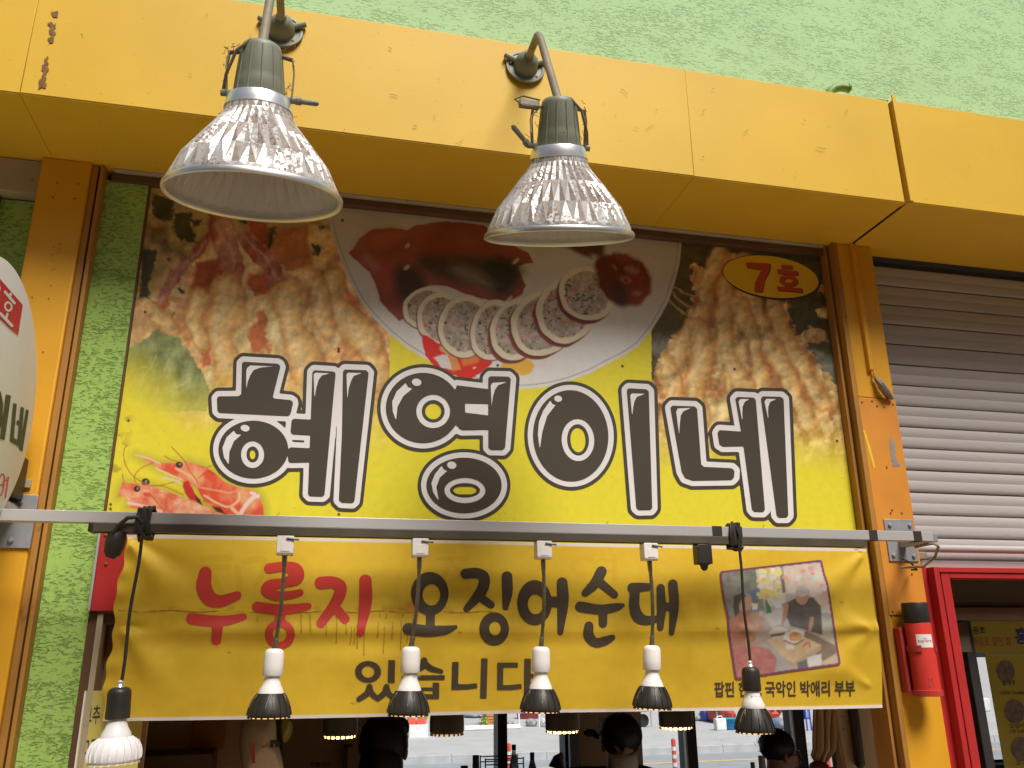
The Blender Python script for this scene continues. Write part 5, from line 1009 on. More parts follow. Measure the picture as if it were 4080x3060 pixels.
# lamps hanging inside, behind the banner
YI = .20
for (cx, bt_, glow, wh) in ((1354, 2932, 'lens_inside', 'dark lamp with glowing rim inside, left of the person with the hair bun'), (1780, 2923, 'lens_dim', 'dark lamp inside the shop right of the person with the hair bun'), (2241, 2912, 'lens_inside', 'dark lamp inside the shop between the window posts, left of the person in a mask'), (2695, 2897, 'lens_inside', 'dark lamp inside the shop right of the person in a mask, against the window post')):
    b = P(cx, bt_, YI); t = thing('ceiling_lamp', wh, 'lamp', b, 'dark lamps inside behind the banner')
    r = 68*mmpx(b)
    hs = obj('lamp_head', MB().lathe([(r*.9, 0), (r, .005), (r*1.01, .030), (r*.965, .058), (r*.95, .062)], b, (0, 0, 1), 36), 'black_plastic', t)
    obj('lamp_collar', MB().lathe([(r*1.06, .062), (r*1.10, .066), (r*1.10, .10), (r*.8, .14), (r*.35, .17), (.012, .18)], b, (0, 0, 1), 32), 'black_plastic', t)
    rg = MB()
    for k in range(20): th = 2*math.pi*k/20; c = b+Vector((math.cos(th)*r*.94, math.sin(th)*r*.94, .001)); rg.tube([c, c+Vector((0, 0, -.005))], .0026, 6)
    obj('lens_clip', rg, 'black_plastic', hs)
    obj('lens', MB().lathe([(r*.92, .001), (r*.88, -.004), (.002, -.006)], b, (0, 0, 1), 32), glow, t)
    if glow == 'lens_inside':
        sp = bpy.data.lights.new('lamp_light', 'SPOT'); sp.energy = 30; sp.spot_size = rad(165); sp.spot_blend = .6; sp.color = (1, .72, .45); sp.shadow_soft_size = .04
        so_ = bpy.data.objects.new('lamp_light', sp); COL.objects.link(so_); so_.parent = t; so_.location = (0, 0, -.012)
    obj('cord', MB().tube([b+Vector((0, 0, .17)), b+Vector((0, 0, .6)), (b.x, b.y, 2.925)], .004, 8), 'cable', t)

# ------------------------------------------------------------------ round projecting sign at the left
XD = -.664; dc = Vector((XD, -.352, 2.122)); RD = .281
ds = thing('round_sign', 'white round projecting sign with red and black lettering, cut off at the left edge', 'sign', dc)
obj('face', MB().lathe([(RD-.004, 0), (RD-.001, -.0008), (RD, -.003), (RD, -.004)], dc, (1, 0, 0), 96), 'disc_face', ds, smooth=50)
obj('case', MB().lathe([(RD-.002, -.0045), (RD-.002, -.090), (RD-.006, -.094)], dc, (1, 0, 0), 96), 'disc_face', ds, smooth=50)
def on_disc(px, py, lift=.0012): return np.array([PX(a, b, XD+lift) for a, b in zip(np.ravel(px), np.ravel(py))])
def dpoly(name, pts, mat, lift):
    n = len(pts); return obj(name, ([tuple(PX(x, y, XD+lift)) for x, y in pts], [tuple(range(n))]), mat, ds, smooth=0, fix=False)
def dcut(name, parts, mat, box, lift):
    xs, ys, X, Y = grid(*box, 3.); v, f = cut(union(parts)(X, Y), xs, ys)
    if len(v): return obj(name, (on_disc(v[:, 0], v[:, 1], lift), f), mat, ds, smooth=0, fix=False)
dpoly('red_panel', [(-190, 905), (0, 1111), (91, 1215), (73, 1335), (44, 1312), (-190, 1085)], 'disc_red', .0010)
G = lambda pts: [(x/3.998, 900+y/3.998)+tuple(q/3.998 for q in p) for x, y, *p in pts]
dcut('letter', [('s', G([(80, 1050, 22), (230, 1230, 22)])), ('s', G([(170, 1080, 20), (155, 1150, 20)])), ('o', (G([(132, 1285)])[0], 33/2.0, 42/2.0, -12), (G([(132, 1285)])[0], 19/2.0, 25/2.0, -12)), ('s', G([(10, 1400, 24), (190, 1590, 24)])), ('s', G([(118, 1400, 18), (95, 1480, 18)])), ('s', G([(-40, 900, 24), (-12, 1000, 24), (-60, 1080, 24)]))], 'disc_face', (-30, 80, 1100, 1315), .0016)
G2 = lambda pts: [(x/3.998, 1700+y/3.998)+tuple(q/3.998 for q in p) for x, y, *p in pts]
G3 = lambda pts: [(x*.6329, 950+y*.6329) for x, y in pts]
dcut('letter', [('p', G3([(38, 982), (70, 990), (30, 1270), (0, 1262)])), ('p', G3([(85, 1035), (106, 1042), (88, 1255), (108, 1268), (105, 1300), (64, 1278)])), ('p', G3([(108, 1145), (140, 1155), (138, 1182), (105, 1172)])), ('p', G3([(132, 1060), (152, 1066), (130, 1318), (108, 1304)])), ('p', G3([(165, 1075), (183, 1082), (142, 1342), (122, 1330)])), ('p', G3([(-20, 955), (6, 965), (20, 1040), (14, 1150), (-8, 1235), (-20, 1240), (-20, 1215), (-8, 1190), (2, 1120), (2, 1040), (-8, 990), (-20, 985)]))], 'disc_dark', (-6, 130, 1550, 1810), .0012)
dcut('digit', [('o', (G2([(30, 850)])[0], 12.5, 26, 12), (G2([(30, 850)])[0], 8.5, 20, 12)), ('s', G2([(75, 860, 9), (55, 1000, 9), (20, 1090, 9), (-20, 1100, 9)])), ('s', G2([(140, 800, 9), (85, 1140, 9)])), ('s', G2([(140, 800, 9), (98, 865, 8)]))], 'disc_red', (-6, 50, 1870, 2000), .0012)
q0 = P(40, 1990, -.10)
obj('mount_block', MB().box((XD-.06, -.19, 1.955), (XD-.012, -.012, 2.055)), 'black_plastic', ds, bevel=.004)
obj('mount_post', MB().tube([(XD-.035, -.15, 1.935), (XD-.035, -.01, 1.935)], .017, 16), 'bright_metal', ds)
wp = P(80, 1915, 0); obj('mount_plate', MB().box((wp.x-.03, -.008, P(100, 1945, 0).z), (P(128, 1915, 0).x, -.001, P(100, 1913, 0).z)), 'beige_frame', ds, bevel=.001)

# ------------------------------------------------------------------ fire extinguisher
fe = thing('fire_extinguisher', 'red fire extinguisher with a black cap in a red bracket on the right pillar', 'fire extinguisher', P(3690, 2750, -.05))
ye = -.048; et, eb_ = P(3661, 2481, ye), P(3690, 2756, ye); r = .0352; xe = (et.x+eb_.x)/2; zt_, zb_ = et.z, eb_.z
obj('body', MB().lathe([(r*.9, 0), (r, .004), (r, zt_-zb_-.006), (r*.97, zt_-zb_-.001), (r*.6, zt_-zb_)], (xe, ye, zb_), (0, 0, 1), 48), 'red_body', fe)
zc = P(3650, 2402, ye).z
obj('cap', MB().lathe([(r*.99, zt_-zb_+.0005), (r*1.01, zt_-zb_+.003), (r*1.01, zc-zb_-.004), (r*.96, zc-zb_)], (xe-.001, ye, zb_), (0, 0, 1), 48), 'black_plastic', fe)
br = obj('bracket', MB().box((xe-.047, -.03, zb_-.004), (xe-.036, -.001, zt_-.012)), 'red_bracket', fe, bevel=.003)
obj('bracket_back', MB().box((xe-.047, -.008, zb_-.004), (xe+.03, -.0005, zt_-.012)), 'red_bracket', fe, bevel=.002)
obj('bracket_cup', MB().lathe([(r*.9, -.012), (r*1.10, -.011), (r*1.12, .004), (r*1.02, .005)], (xe, ye, zb_), (0, 0, 1), 48), 'red_bracket', fe)
def arc(z, a0, a1, h, rr_, mat, name, par, th_=.002):
    vs = []; fs = []; n = 14
    for k in range(n+1):
        a = rad(a0+(a1-a0)*k/n); c, s_ = math.cos(a), math.sin(a)
        for q, zz in ((rr_, z), (rr_+th_, z), (rr_+th_, z+h), (rr_, z+h)): vs.append((xe+c*q, ye+s_*q, zz))
    for k in range(n):
        for j in range(4): fs.append((k*4+j, k*4+(j+1) % 4, k*4+4+(j+1) % 4, k*4+4+j))
    fs += [(0, 1, 2, 3), tuple(n*4+3-j for j in range(4))]
    return obj(name, MB().add(vs, fs), mat, par)
zs_ = P(3630, 2585, ye-.03).z
arc(zs_-.008, 120, 234, .017, r+.0008, 'red_bracket', 'bracket_band', fe, .003); arc(zs_-.008, 300, 330, .017, r+.0008, 'red_bracket', 'bracket_band', fe, .003)
zl0, zl1 = P(3686, 2580, ye-r).z, P(3686, 2527, ye-r).z
lb = arc(zl0, 217, 291, zl1-zl0, r+.0002, 'label_white', 'label', fe, .0005)
def on_body(u, v): a = u; return np.c_[xe+np.cos(a)*(r+.0011), ye+np.sin(a)*(r+.0011), v]
text_on('label_print', 'square', ((rad(224), zl0+(zl1-zl0)*.56), (rad(285), zl0+(zl1-zl0)*.56), (rad(285), zl0+(zl1-zl0)*.34), (rad(224), zl0+(zl1-zl0)*.34)), 'ink_pink', lb, on_body)
text_on('label_print', 'the', ((rad(247), zl0+(zl1-zl0)*.74), (rad(262), zl0+(zl1-zl0)*.74), (rad(262), zl0+(zl1-zl0)*.62), (rad(247), zl0+(zl1-zl0)*.62)), 'ink_pink', lb, on_body)
ic = P(3709, 2719, ye-r); ia = rad(251); ip = lambda du, dz: Vector((xe+math.cos(ia+du/r)*(r+.0006), ye+math.sin(ia+du/r)*(r+.0006), ic.z+dz))
im = MB().tube([ip(-.005, -.011), ip(.005, -.011), ip(.005, .005), ip(.002, .009), ip(-.002, .009), ip(-.005, .005), ip(-.005, -.011)], .0004, 4).tube([ip(-.007, .013), ip(-.002, .010), ip(.004, .013), ip(.007, .011)], .0004, 4)
obj('pictogram', im, 'ink_pink', fe)

# ------------------------------------------------------------------ roller shutter
sh = thing('roller_shutter', 'half raised grey roller shutter right of the right pillar', 'roller shutter', (2.5, .08, 2.3))
zz0, pitch = 1.862, .0715; x0, x1 = 1.765, 4.6
prof = [(.080, 0), (.0775, .003), (.0758, .010), (.0754, .031), (.0765, .0335), (.0765, .0350), (.0754, .0375), (.0757, .059), (.0775, .0660), (.0838, .0680), (.0846, .0705), (.090, .0705), (.090, 0)]
s0 = None
nsl = int((TOP-.02-zz0)/pitch)
for k in range(nsl):
    if s0 is None: s0 = obj('slat', MB().extr_x([(y, zz0+z) for y, z in prof], x0, x1), 'slat_metal', sh, smooth=30)
    else: copy_mesh(s0, sh, (0, random.uniform(-.0015, .0015), k*pitch))
obj('backing', MB().box((x0, .093, zz0-.05), (x1, .098, TOP-.004)), 'slat_edge', sh, smooth=0)
zr = P(3900, 2192, .06).z
obj('bottom_bar', MB().box((x0, .058, zz0-.055), (x1, .092, zz0-.002)), 'slat_metal', sh, bevel=.003)
obj('bottom_pipe', MB().tube([(x0, .045, zr), (3.0, .045, zr+.002), (x1, .045, zr)], .012, 12), 'slat_metal', sh)
obj('latch', MB().box((x0+.002, .03, zr-.035), (x0+.05, .06, zr-.012)), 'pipe_grey', sh, bevel=.003)

# ------------------------------------------------------------------ neighbour's red window
yw = -.012
a = P(3720, 2258, yw); zt2, zt3 = a.z, P(3720, 2280, yw).z; xl_ = a.x
rw = thing('red_window', 'red framed serving window of the next stall under the roller shutter', 'window', (xl_, yw, 1.5))
xi = P(3777, 2304, yw+.012).x; zi = P(3777, 2304, yw+.012).z
obj('frame', MB().box((xl_, yw, .9), (xl_+.017, .055, zt2)).box((xl_+.0172, yw+.012, .9), (xl_+.0245, .055, zt3)).box((xl_+.0247, yw+.004, .9), (xi, .055, zi+.022)), 'red_paint', rw, bevel=.0015)
obj('frame', MB().box((xl_+.0172, yw, zt3+.0005), (4.6, .055, zt2)).box((xi+.0002, yw+.004, zi), (4.6, .055, zt3)), 'red_paint', rw, bevel=.0015)
obj('flange', MB().box((1.7635, .020, .9), (xl_-.0005, .056, zt2+.004)), 'red_paint', rw, bevel=.001)
ya = .16
obj('lintel', MB().box((1.80, .10, P(3900, 2420, .11).z), (4.6, .24, zi+.05)), 'interior_dark', rw, bevel=.004)
obj('lintel', MB().box((1.80, .085, P(3900, 2472, .10).z), (4.6, .22, P(3900, 2421, .11).z)), 'brown_frame', rw, bevel=.003)
obj('jamb', MB().box((P(3871, 2700, .15).x, .15, .9), (P(3906, 2700, .15).x, .19, P(3900, 2470, .15).z)), 'frame_dark', rw, bevel=.002)
obj('jamb', MB().box((1.80, .13, P(3830, 2598, .13).z), (P(3860, 2520, .13).x, .17, P(3830, 2478, .13).z)), 'interior_dark', rw, smooth=0)
YM = .55
mb_ = thing('menu_plate', 'yellow menu plate with black, pink and blue lettering inside the red window', 'menu', P(3960, 2540, YM))
q = [P(3834, 2480, YM), P(4200, 2462, YM), P(4230, 2602, YM), P(3857, 2600, YM)]
obj('plate', MB().add([tuple(v) for v in q]+[tuple(v+Vector((0, .004, 0))) for v in q], [(0, 1, 2, 3), (7, 6, 5, 4), (0, 4, 5, 1), (1, 5, 6, 2), (2, 6, 7, 3), (3, 7, 4, 0)]), 'board_olive', mb_, smooth=0)
pl_ = lambda yy: (lambda u, v: Parr(u, v, yy))
text_on('lettering', '원조', ((3875, 2496), (3926, 2497), (3927, 2525), (3877, 2527)), 'ink_dark', mb_, pl_(YM-.0006), .02)
text_on('lettering', '튀김옷 얇은 집', ((3872, 2537), (4025, 2537), (4028, 2573), (3876, 2574)), 'ink_pink', mb_, pl_(YM-.0006), .015)
text_on('lettering', '흥', ((4042, 2500), (4096, 2500), (4099, 2566), (4046, 2568)), 'ink_blue', mb_, pl_(YM-.0006), .03)
mb2 = thing('menu_banner', 'hanging yellow menu banner with round food pictures below the menu plate', 'menu', P(4010, 2800, YM+.03))
q = [P(3925, 2605, YM+.03), P(4260, 2605, YM+.03), P(4260, 3150, YM+.03), P(4012, 3150, YM+.03)]
q[3].x = q[0].x; q[1].x = q[2].x
obj('sheet', MB().add([tuple(v) for v in q]+[tuple(v+Vector((0, .003, 0))) for v in q], [(0, 1, 2, 3), (7, 6, 5, 4), (0, 4, 5, 1), (1, 5, 6, 2), (2, 6, 7, 3), (3, 7, 4, 0)]), 'board_olive', mb2, smooth=0)
obj('top_strip', MB().box((q[0].x-.008, YM+.024, q[0].z), (q[1].x, YM+.036, q[0].z+.006)), 'frame_light', mb2)
def mrow(c, rx, ry, y, lines):
    flat('food_picture', lambda X, Y: sd_ell(X, Y, c, rx, ry, -8)+(fbm(X, Y, 14, 5)-.5)*5, (c[0]-rx-8, c[0]+rx+8, c[1]-ry-8, c[1]+ry+8), 'print_grey', mb2, y, 3)
    for tx, qd in lines: text_on('lettering', tx, qd, 'ink_dark', mb2, pl_(y), .01)
mrow((4007, 2675), 36, 44, YM+.0292, [('왕새우', ((3992, 2712), (4046, 2709), (4048, 2730), (3995, 2733))), ('1마리 10,000원', ((3984, 2754), (4100, 2752), (4102, 2768), (3986, 2770)))])
mrow((4042, 2835), 40, 48, YM+.0292, [('오징어', ((4020, 2884), (4082, 2882), (4084, 2900), (4022, 2902))), ('1개 5,000원', ((4022, 2906), (4110, 2904), (4112, 2920), (4024, 2922)))])
mrow((4068, 2985), 40, 48, YM+.0292, [('고구마', ((4046, 3030), (4110, 3028), (4112, 3048), (4048, 3050)))])

# ------------------------------------------------------------------ left edge below the rail
lp = thing('red_side_panel', 'red panel strip hanging beside the stucco strip left of the banner', 'panel', P(440, 2280, .03))
a, b = P(405, 2118, .02), P(560, 2434, .02)
obj('panel', MB().box((-.502, .02, b.z), (-.38, .03, 1.92)), 'red_paint', lp, bevel=.001)
obj('panel_edge', MB().box((-.5075, .016, b.z), (-.5025, .032, 1.92)), 'alu', lp, smooth=0)
for x, y in ((423, 2247), (422, 2130)): q = P(x, y, .02); obj('screw', MB().lathe([(.004, 0), (.004, .002), (.002, .0035)], (q.x, .02, q.z), (0, -1, 0), 8), 'rust', lp)
fw = thing('side_frame', 'dark and pale wooden window frame left of the banner below the red panel', 'frame', P(360, 2700, .04))
obj('post', MB().box((-.508, .035, .9), (-.488, .12, b.z-.003)), 'brown_frame', fw, bevel=.002)
obj('post', MB().box((-.487, .028, .9), (-.474, .12, b.z-.006)), 'beige_frame', fw, bevel=.002)
obj('head', MB().box((-.4735, .04, b.z-.03), (-.36, .12, b.z-.005)), 'brown_frame', fw, bevel=.002)
obj('inner_post', MB().box((-.455, .07, P(400, 2670, .07).z), (-.43, .12, b.z-.035)), 'interior_panel', fw, bevel=.002)
obj('back_panel', MB().box((-.4735, .10, .9), (-.36, .115, b.z-.03)), 'interior_wall', fw, smooth=0)
mbd = thing('price_board', 'pale yellow handwritten style price board at the bottom left behind the white bulb', 'menu', P(400, 2900, .03))
YP = .03; a = P(345, 2753, YP); c2 = P(520, 2745, YP)
obj('board', MB().box((a.x, YP, 1.05), (-.36, YP+.004, a.z)), 'board_yellow', mbd, smooth=0)
obj('board_edge', MB().box((a.x-.004, YP-.002, 1.05), (a.x-.0003, YP+.006, a.z)), 'label_white', mbd, smooth=0)
for tx, (x, y, w, h) in (('고추', (340, 2814, 62, 74)), ('고구마', (330, 2944, 96, 72))):
    text_on('lettering', tx, ((x, y), (x+w, y-6), (x+w-6, y+h-6), (x-8, y+h)), 'ink_dark', mbd, pl_(YP-.0006), .015)

# ------------------------------------------------------------------ inside the dining room
def wall_thing(): pass
ip_ = thing('partition', 'dark partition with an orange board at the left inside the shop, behind the white bulb', 'partition', P(700, 2960, .9))
a, b = P(420, 2860, .9), P(1010, 3120, .9)
obj('partition_panel', MB().box((a.x-.6, .9, 0), (b.x, .94, 2.9)), 'interior_wall', ip_, smooth=0)
a, b = P(772, 2860, .89), P(890, 2985, .89); obj('orange_board', MB().box((a.x, .885, b.z), (b.x, .8995, 2.2)), 'interior_panel', ip_, bevel=.002)
a, b = P(560, 2988, .88), P(862, 3060, .88); obj('low_shelf', MB().box((a.x, .70, b.z-.3), (b.x, .884, a.z)), 'interior_dark', ip_, bevel=.004)
cb_ = thing('cabinet', 'dark cabinet with a menu notice left of the person with the hair bun', 'cabinet', P(1300, 2990, 1.7))
a, b = P(1130, 2860, 1.7), P(1470, 3060, 1.7)
obj('cabinet_body', MB().box((a.x, 1.70, 0), (b.x, 2.0, 2.4)), 'interior_wall', cb_, bevel=.004)
q0, q1 = P(1372, 2968, 1.69), P(1382, 3070, 1.69); obj('shelf_post', MB().box((q0.x, 1.68, q1.z), (q1.x, 1.6995, q0.z)).box((q0.x, 1.68, q0.z-.01), (P(1405, 2970, 1.69).x, 1.6995, q0.z)), 'interior_dark', cb_, smooth=0)
text_on('notice_print', '전통식혜', ((1235, 3036), (1316, 3036), (1317, 3056), (1236, 3057)), 'interior_dark', cb_, pl_(1.694), .03)
for x in (1436, 1452): q = P(x, 2870, 1.6); q2 = P(x-2, 2925, 1.6); obj('hanging_cord', MB().tube([q+Vector((0, 0, .4)), q, q2], .0018, 6), 'frame_light', cb_)
def bag(name, label, outline, y, mat, seed, depth=.07, group=None):
    pts = [P(a, b, y) for a, b in outline]; c = sum(pts, Vector())/len(pts); t = thing(name, label, 'bag', c, group)
    rr_ = random.Random(seed); n = len(pts); vs = []; fs = []
    for l, (sc_, dy) in enumerate(((.0, -depth), (.5, -depth*.85), (.85, -depth*.45), (1, 0), (.85, depth*.5), (0, depth*.6))):
        for p in pts: q = c+(p-c)*max(sc_, .02); vs.append((q.x+rr_.uniform(-.006, .006), y+dy+rr_.uniform(-.012, .012)*(sc_ > .1), q.z+rr_.uniform(-.006, .006)))
    for l in range(5):
        for k in range(n): fs.append((l*n+k, l*n+(k+1) % n, (l+1)*n+(k+1) % n, (l+1)*n+k))
    o = obj('bag_body', MB().add(vs, fs), mat, t, smooth=70); sb = o.modifiers.new('soft', 'SUBSURF'); sb.levels = 1; sb.render_levels = 2
    return t
t = bag('plastic_bag', 'pale plastic bag with dark and red print hanging behind the leftmost gooseneck lamp', [(955, 2850), (1000, 2840), (1050, 2838), (1100, 2845), (1108, 2900), (1100, 2950), (1120, 3000), (1140, 3060), (1130, 3110), (1020, 3120), (960, 3110), (945, 3000)], .72, 'plastic_bag', 4)
for k in range(6): q = P(1008+k*.5, 2965+k*14, .635); obj('print_mark', MB().box((q.x-.006, q.y-.0005, q.z-.005), (q.x+.005, q.y, q.z+.005)), 'ink_pink', t, smooth=0)
for px_, py_, w in ((1090, 2955, 14), (1106, 2970, 10), (1082, 2970, 8)): q = P(px_, py_, .632); obj('print_mark', MB().box((q.x-w*.0007, q.y-.0005, q.z-.006), (q.x+w*.0007, q.y, q.z+.006)), 'ink_dark', t, smooth=0)
bag('plastic_bag', 'small olive plastic bag hanging to the right of the pale printed bag', [(1110, 2845), (1150, 2842), (1170, 2890), (1160, 2940), (1130, 2970), (1112, 2930)], .80, 'bag_green', 9, .04)
# right side: curtain cloth, battens, hanging tubes
YC = .75
cl_ = thing('hanging_cloth', 'beige cloth gathered at the bottom, hanging inside right of the window', 'curtain', P(3290, 2900, YC))
vs = []; fs = []; n = 60
prof = [(2780, 3236, 3345, 1), (2830, 3236, 3345, 1), (2940, 3238, 3338, 1), (2985, 3240, 3335, .9), (3010, 3232, 3320, .7), (3035, 3244, 3300, .4), (3050, 3252, 3280, .3), (3110, 3240, 3300, .4)]
for py_, l_, r_, am in prof:
    for k in range(n+1): u = k/n; q = P(l_+(r_-l_)*u, py_, YC); vs.append((q.x, YC+.018*am*math.sin(u*22+py_*.004)+.01*am*math.sin(u*47), q.z))
for j in range(len(prof)-1):
    for k in range(n): fs.append((j*(n+1)+k, j*(n+1)+k+1, (j+1)*(n+1)+k+1, (j+1)*(n+1)+k))
o = obj('cloth', MB().add(vs, fs), 'cloth_beige', cl_, smooth=80); sm = o.modifiers.new('thickness', 'SOLIDIFY'); sm.thickness = .003
q = P(3262, 3058, YC-.03); obj('knot', MB().ball((q.x, q.y, q.z), .035, .03, .022, 16, 10, .2, 3), 'jacket_red', cl_)
def batten(name, label, a, b, y, mat, cat='batten', round_=0, d=.03, grp=None):
    p = P(a[0], a[1], y); q = P(b[0], b[1], y); t = thing(name, label, cat, q, grp)
    p1 = P(a[0]+a[2], a[1], y); q1 = P(b[0]+b[2], b[1], y)
    obj(name+'_body', MB().add([tuple(p), tuple(p1), tuple(q1), tuple(q)]+[(v.x, v.y+d, v.z) for v in (p, p1, q1, q)], [(0, 1, 2, 3), (7, 6, 5, 4), (0, 4, 5, 1), (1, 5, 6, 2), (2, 6, 7, 3), (3, 7, 4, 0)]), mat, t, bevel=.003)
    return t
batten('wood_board', 'brown board between the beige cloth and the pale wood batten', (3300, 2800, 40), (3345, 3120, 40), .80, 'wood_strip', 'board')
t = batten('wood_batten', 'pale weathered wood batten standing right of the brown board', (3330, 2800, 50), (3384, 3120, 50), .72, 'wood_pale')
for x, y in ((3356, 2855), (3362, 2906)): q = P(x, y, .7195); obj('nail_hole', MB().box((q.x-.006, q.y-.0006, q.z-.002), (q.x+.006, q.y, q.z+.002)), 'wood_strip', t, smooth=0)
batten('wall_board', 'wide pale wood panel behind the dark rounded slot at the right', (3372, 2800, 160), (3440, 3120, 130), .78, 'wood_pale', 'panel')
p, q = P(3395, 2800, .70), P(3426, 3045, .70)
tag(obj('dark_tube', MB().tube([p, q, q+Vector((0, 0, -.012))], [.0185, .0185, .010], 16), 'black_plastic', loc=q), 'dark round tube hanging in front of the wide pale wood panel', 'tube')
for k, (a, b) in enumerate((((3472, 2860), (3500, 2980)), ((3486, 2840), (3512, 2965)))):
    p, q = P(*a, .5), P(*b, .5)
    tag(obj('white_tube', MB().tube([p, p*.6+q*.4+Vector((-.002, 0, 0)), q], [.006, .0085, .004], 12), 'white_plastic', loc=p), ('longer slim white tube hanging at the far right edge of the shop opening', 'shorter slim white tube hanging left of the longer white tube')[1-k], 'tube')

# tables, stools and people
tb = thing('dining_table', 'dark dining table by the rear window carrying bottles and cups', 'table', P(2060, 3100, 3.5))
xt0, xt1 = P(1700, 3050, 3.5).x, P(2420, 3050, 3.5).x; zt0 = .74
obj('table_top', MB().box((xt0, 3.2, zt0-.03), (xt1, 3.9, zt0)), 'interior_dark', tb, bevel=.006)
for x in (xt0+.06, xt1-.06):
    for y in (3.26, 3.84): obj('leg', MB().box((x-.02, y-.02, 0), (x+.02, y+.02, zt0-.0305)), 'frame_dark', tb)
def on_table(px, py_top, y): q = P(px, py_top, y); return q
q = on_table(2047, 2967, 3.45); hgt = q.z-zt0
bo = thing('rice_wine_bottle', 'tall milky bottle with a dark cap and olive label on the table', 'bottle', (q.x, 3.45, zt0)); rb = 20.5*mmpx(q)
obj('bottle_body', MB().lathe([(rb*.9, 0), (rb, .006), (rb, hgt*.45), (rb*.93, hgt*.58), (rb*.55, hgt*.76), (rb*.37, hgt*.84), (rb*.36, hgt*.93)], (q.x, 3.45, zt0), (0, 0, 1), 28), 'bottle_milky', bo)
obj('label', MB().lathe([(rb*1.012, hgt*.12), (rb*1.012, hgt*.42)], (q.x, 3.45, zt0), (0, 0, 1), 28, None, (False, False)), 'bottle_label', bo)
obj('cap', MB().lathe([(rb*.44, hgt*.90), (rb*.44, hgt)], (q.x, 3.45, zt0), (0, 0, 1), 20), 'cap_dark', bo)
q = on_table(2120, 2998, 3.4); hgt = q.z-zt0
bo = thing('water_bottle', 'small clear water bottle with a blue cap right of the tall milky bottle', 'bottle', (q.x, 3.4, zt0)); rb = 17.5*mmpx(q)
obj('bottle_body', MB().lathe([(rb*.92, 0), (rb, .006), (rb, hgt*.5), (rb*.9, hgt*.66), (rb*.5, hgt*.82), (rb*.42, hgt*.9)], (q.x, 3.4, zt0), (0, 0, 1), 24), 'bottle_clear', bo)
obj('cap', MB().lathe([(rb*.52, hgt*.84), (rb*.52, hgt)], (q.x, 3.4, zt0), (0, 0, 1), 18), 'cap_blue', bo)
def cup(label, px, pt, y, z0, mat, w, name='paper_cup'):
    q = P(px, pt, y); h = q.z-z0; r = w/2*mmpx(q); t = thing(name, label, 'cup', (q.x, y, z0))
    obj('cup_wall', MB().lathe([(r*.95, 0), (r*.78, h), (r*.70, h-.004)], (q.x, y, z0), (0, 0, 1), 20), mat, t); obj('cup_rim', MB().lathe([(r*.80, h-.004), (r*.81, h), (r*.78, h+.001)], (q.x, y, z0), (0, 0, 1), 20), mat, t)
    return t, q, r, h
cup('stack of grey cups standing upside down left of the wire rack', 1896, 3010, 3.5, zt0, 'cup_grey', 34)
cup('low dark cup lower left of the grey cup stack', 1850, 3052, 3.4, zt0, 'frame_dark', 38, 'dark_cup')
rk = thing('wire_rack', 'black wire rack standing on the table behind the tall bottle', 'rack', (P(2000, 3050, 3.62).x, 3.62, zt0))
ra, rb_ = P(1928, 3018, 3.6), P(2078, 3014, 3.6)
for y in (3.55, 3.72):
    for x, dx in ((ra.x, .01), (rb_.x, -.01)): obj('post', MB().tube([(x, y, ra.z), (x+dx*.0, y, zt0+.0045)], .0045, 6), 'frame_dark', rk)
    for k in range(4): z = ra.z-.008-(ra.z-zt0)*(.0, .14, .42, .75)[k]; obj('wire', MB().tube([(ra.x, y, z), (rb_.x, y, z)], .004, 6), 'frame_dark', rk)
tb2 = thing('dining_table', 'small table holding paper cups beside the person with glasses', 'table', (P(3020, 3100, 3.0).x, 3.0, 0))
x = P(3020, 3080, 3.0).x; obj('table_top', MB().box((x-.35, 2.75, .71), (x+.22, 3.3, .74)), 'interior_dark', tb2, bevel=.005)
obj('leg', MB().lathe([(.20, 0), (.20, .02), (.03, .04), (.03, .7)], (x, 3.0, 0), (0, 0, 1), 20), 'frame_dark', tb2)
t, q, r, h = cup('paper cup with a red round mark beside the person with glasses', 3034, 3012, 3.0, .74, 'cup_paper', 34)
obj('red_mark', MB().lathe([(r*.45, 0), (r*.45, .0015)], (q.x+.002, 3.0-r*.90, .74+h*.45), (0, -1, .1), 16), 'ink_pink', t)
cup('small grey cup left of the paper cup with a red mark', 2998, 3038, 2.95, .74, 'cup_grey', 22, 'grey_cup')
tag(obj('striped_fan', MB().tube([P(2240, 3000, 3.0), P(2225, 3020, 3.0), P(2218, 3060, 3.0)], [.008, .03, .05], 10), 'frame_dark', loc=P(2222, 3060, 3.0)), 'striped dark fan shape leaning at the post left of the person in a mask', 'fan')
st_ = MB()
for k in range(7): q = P(2222+k*3, 3008+k*8, 2.93); st_.tube([q, q+Vector((.03, .0, .02))], .002, 5)
obj('stripe', st_, 'label_white', bpy.data.objects['striped_fan'])

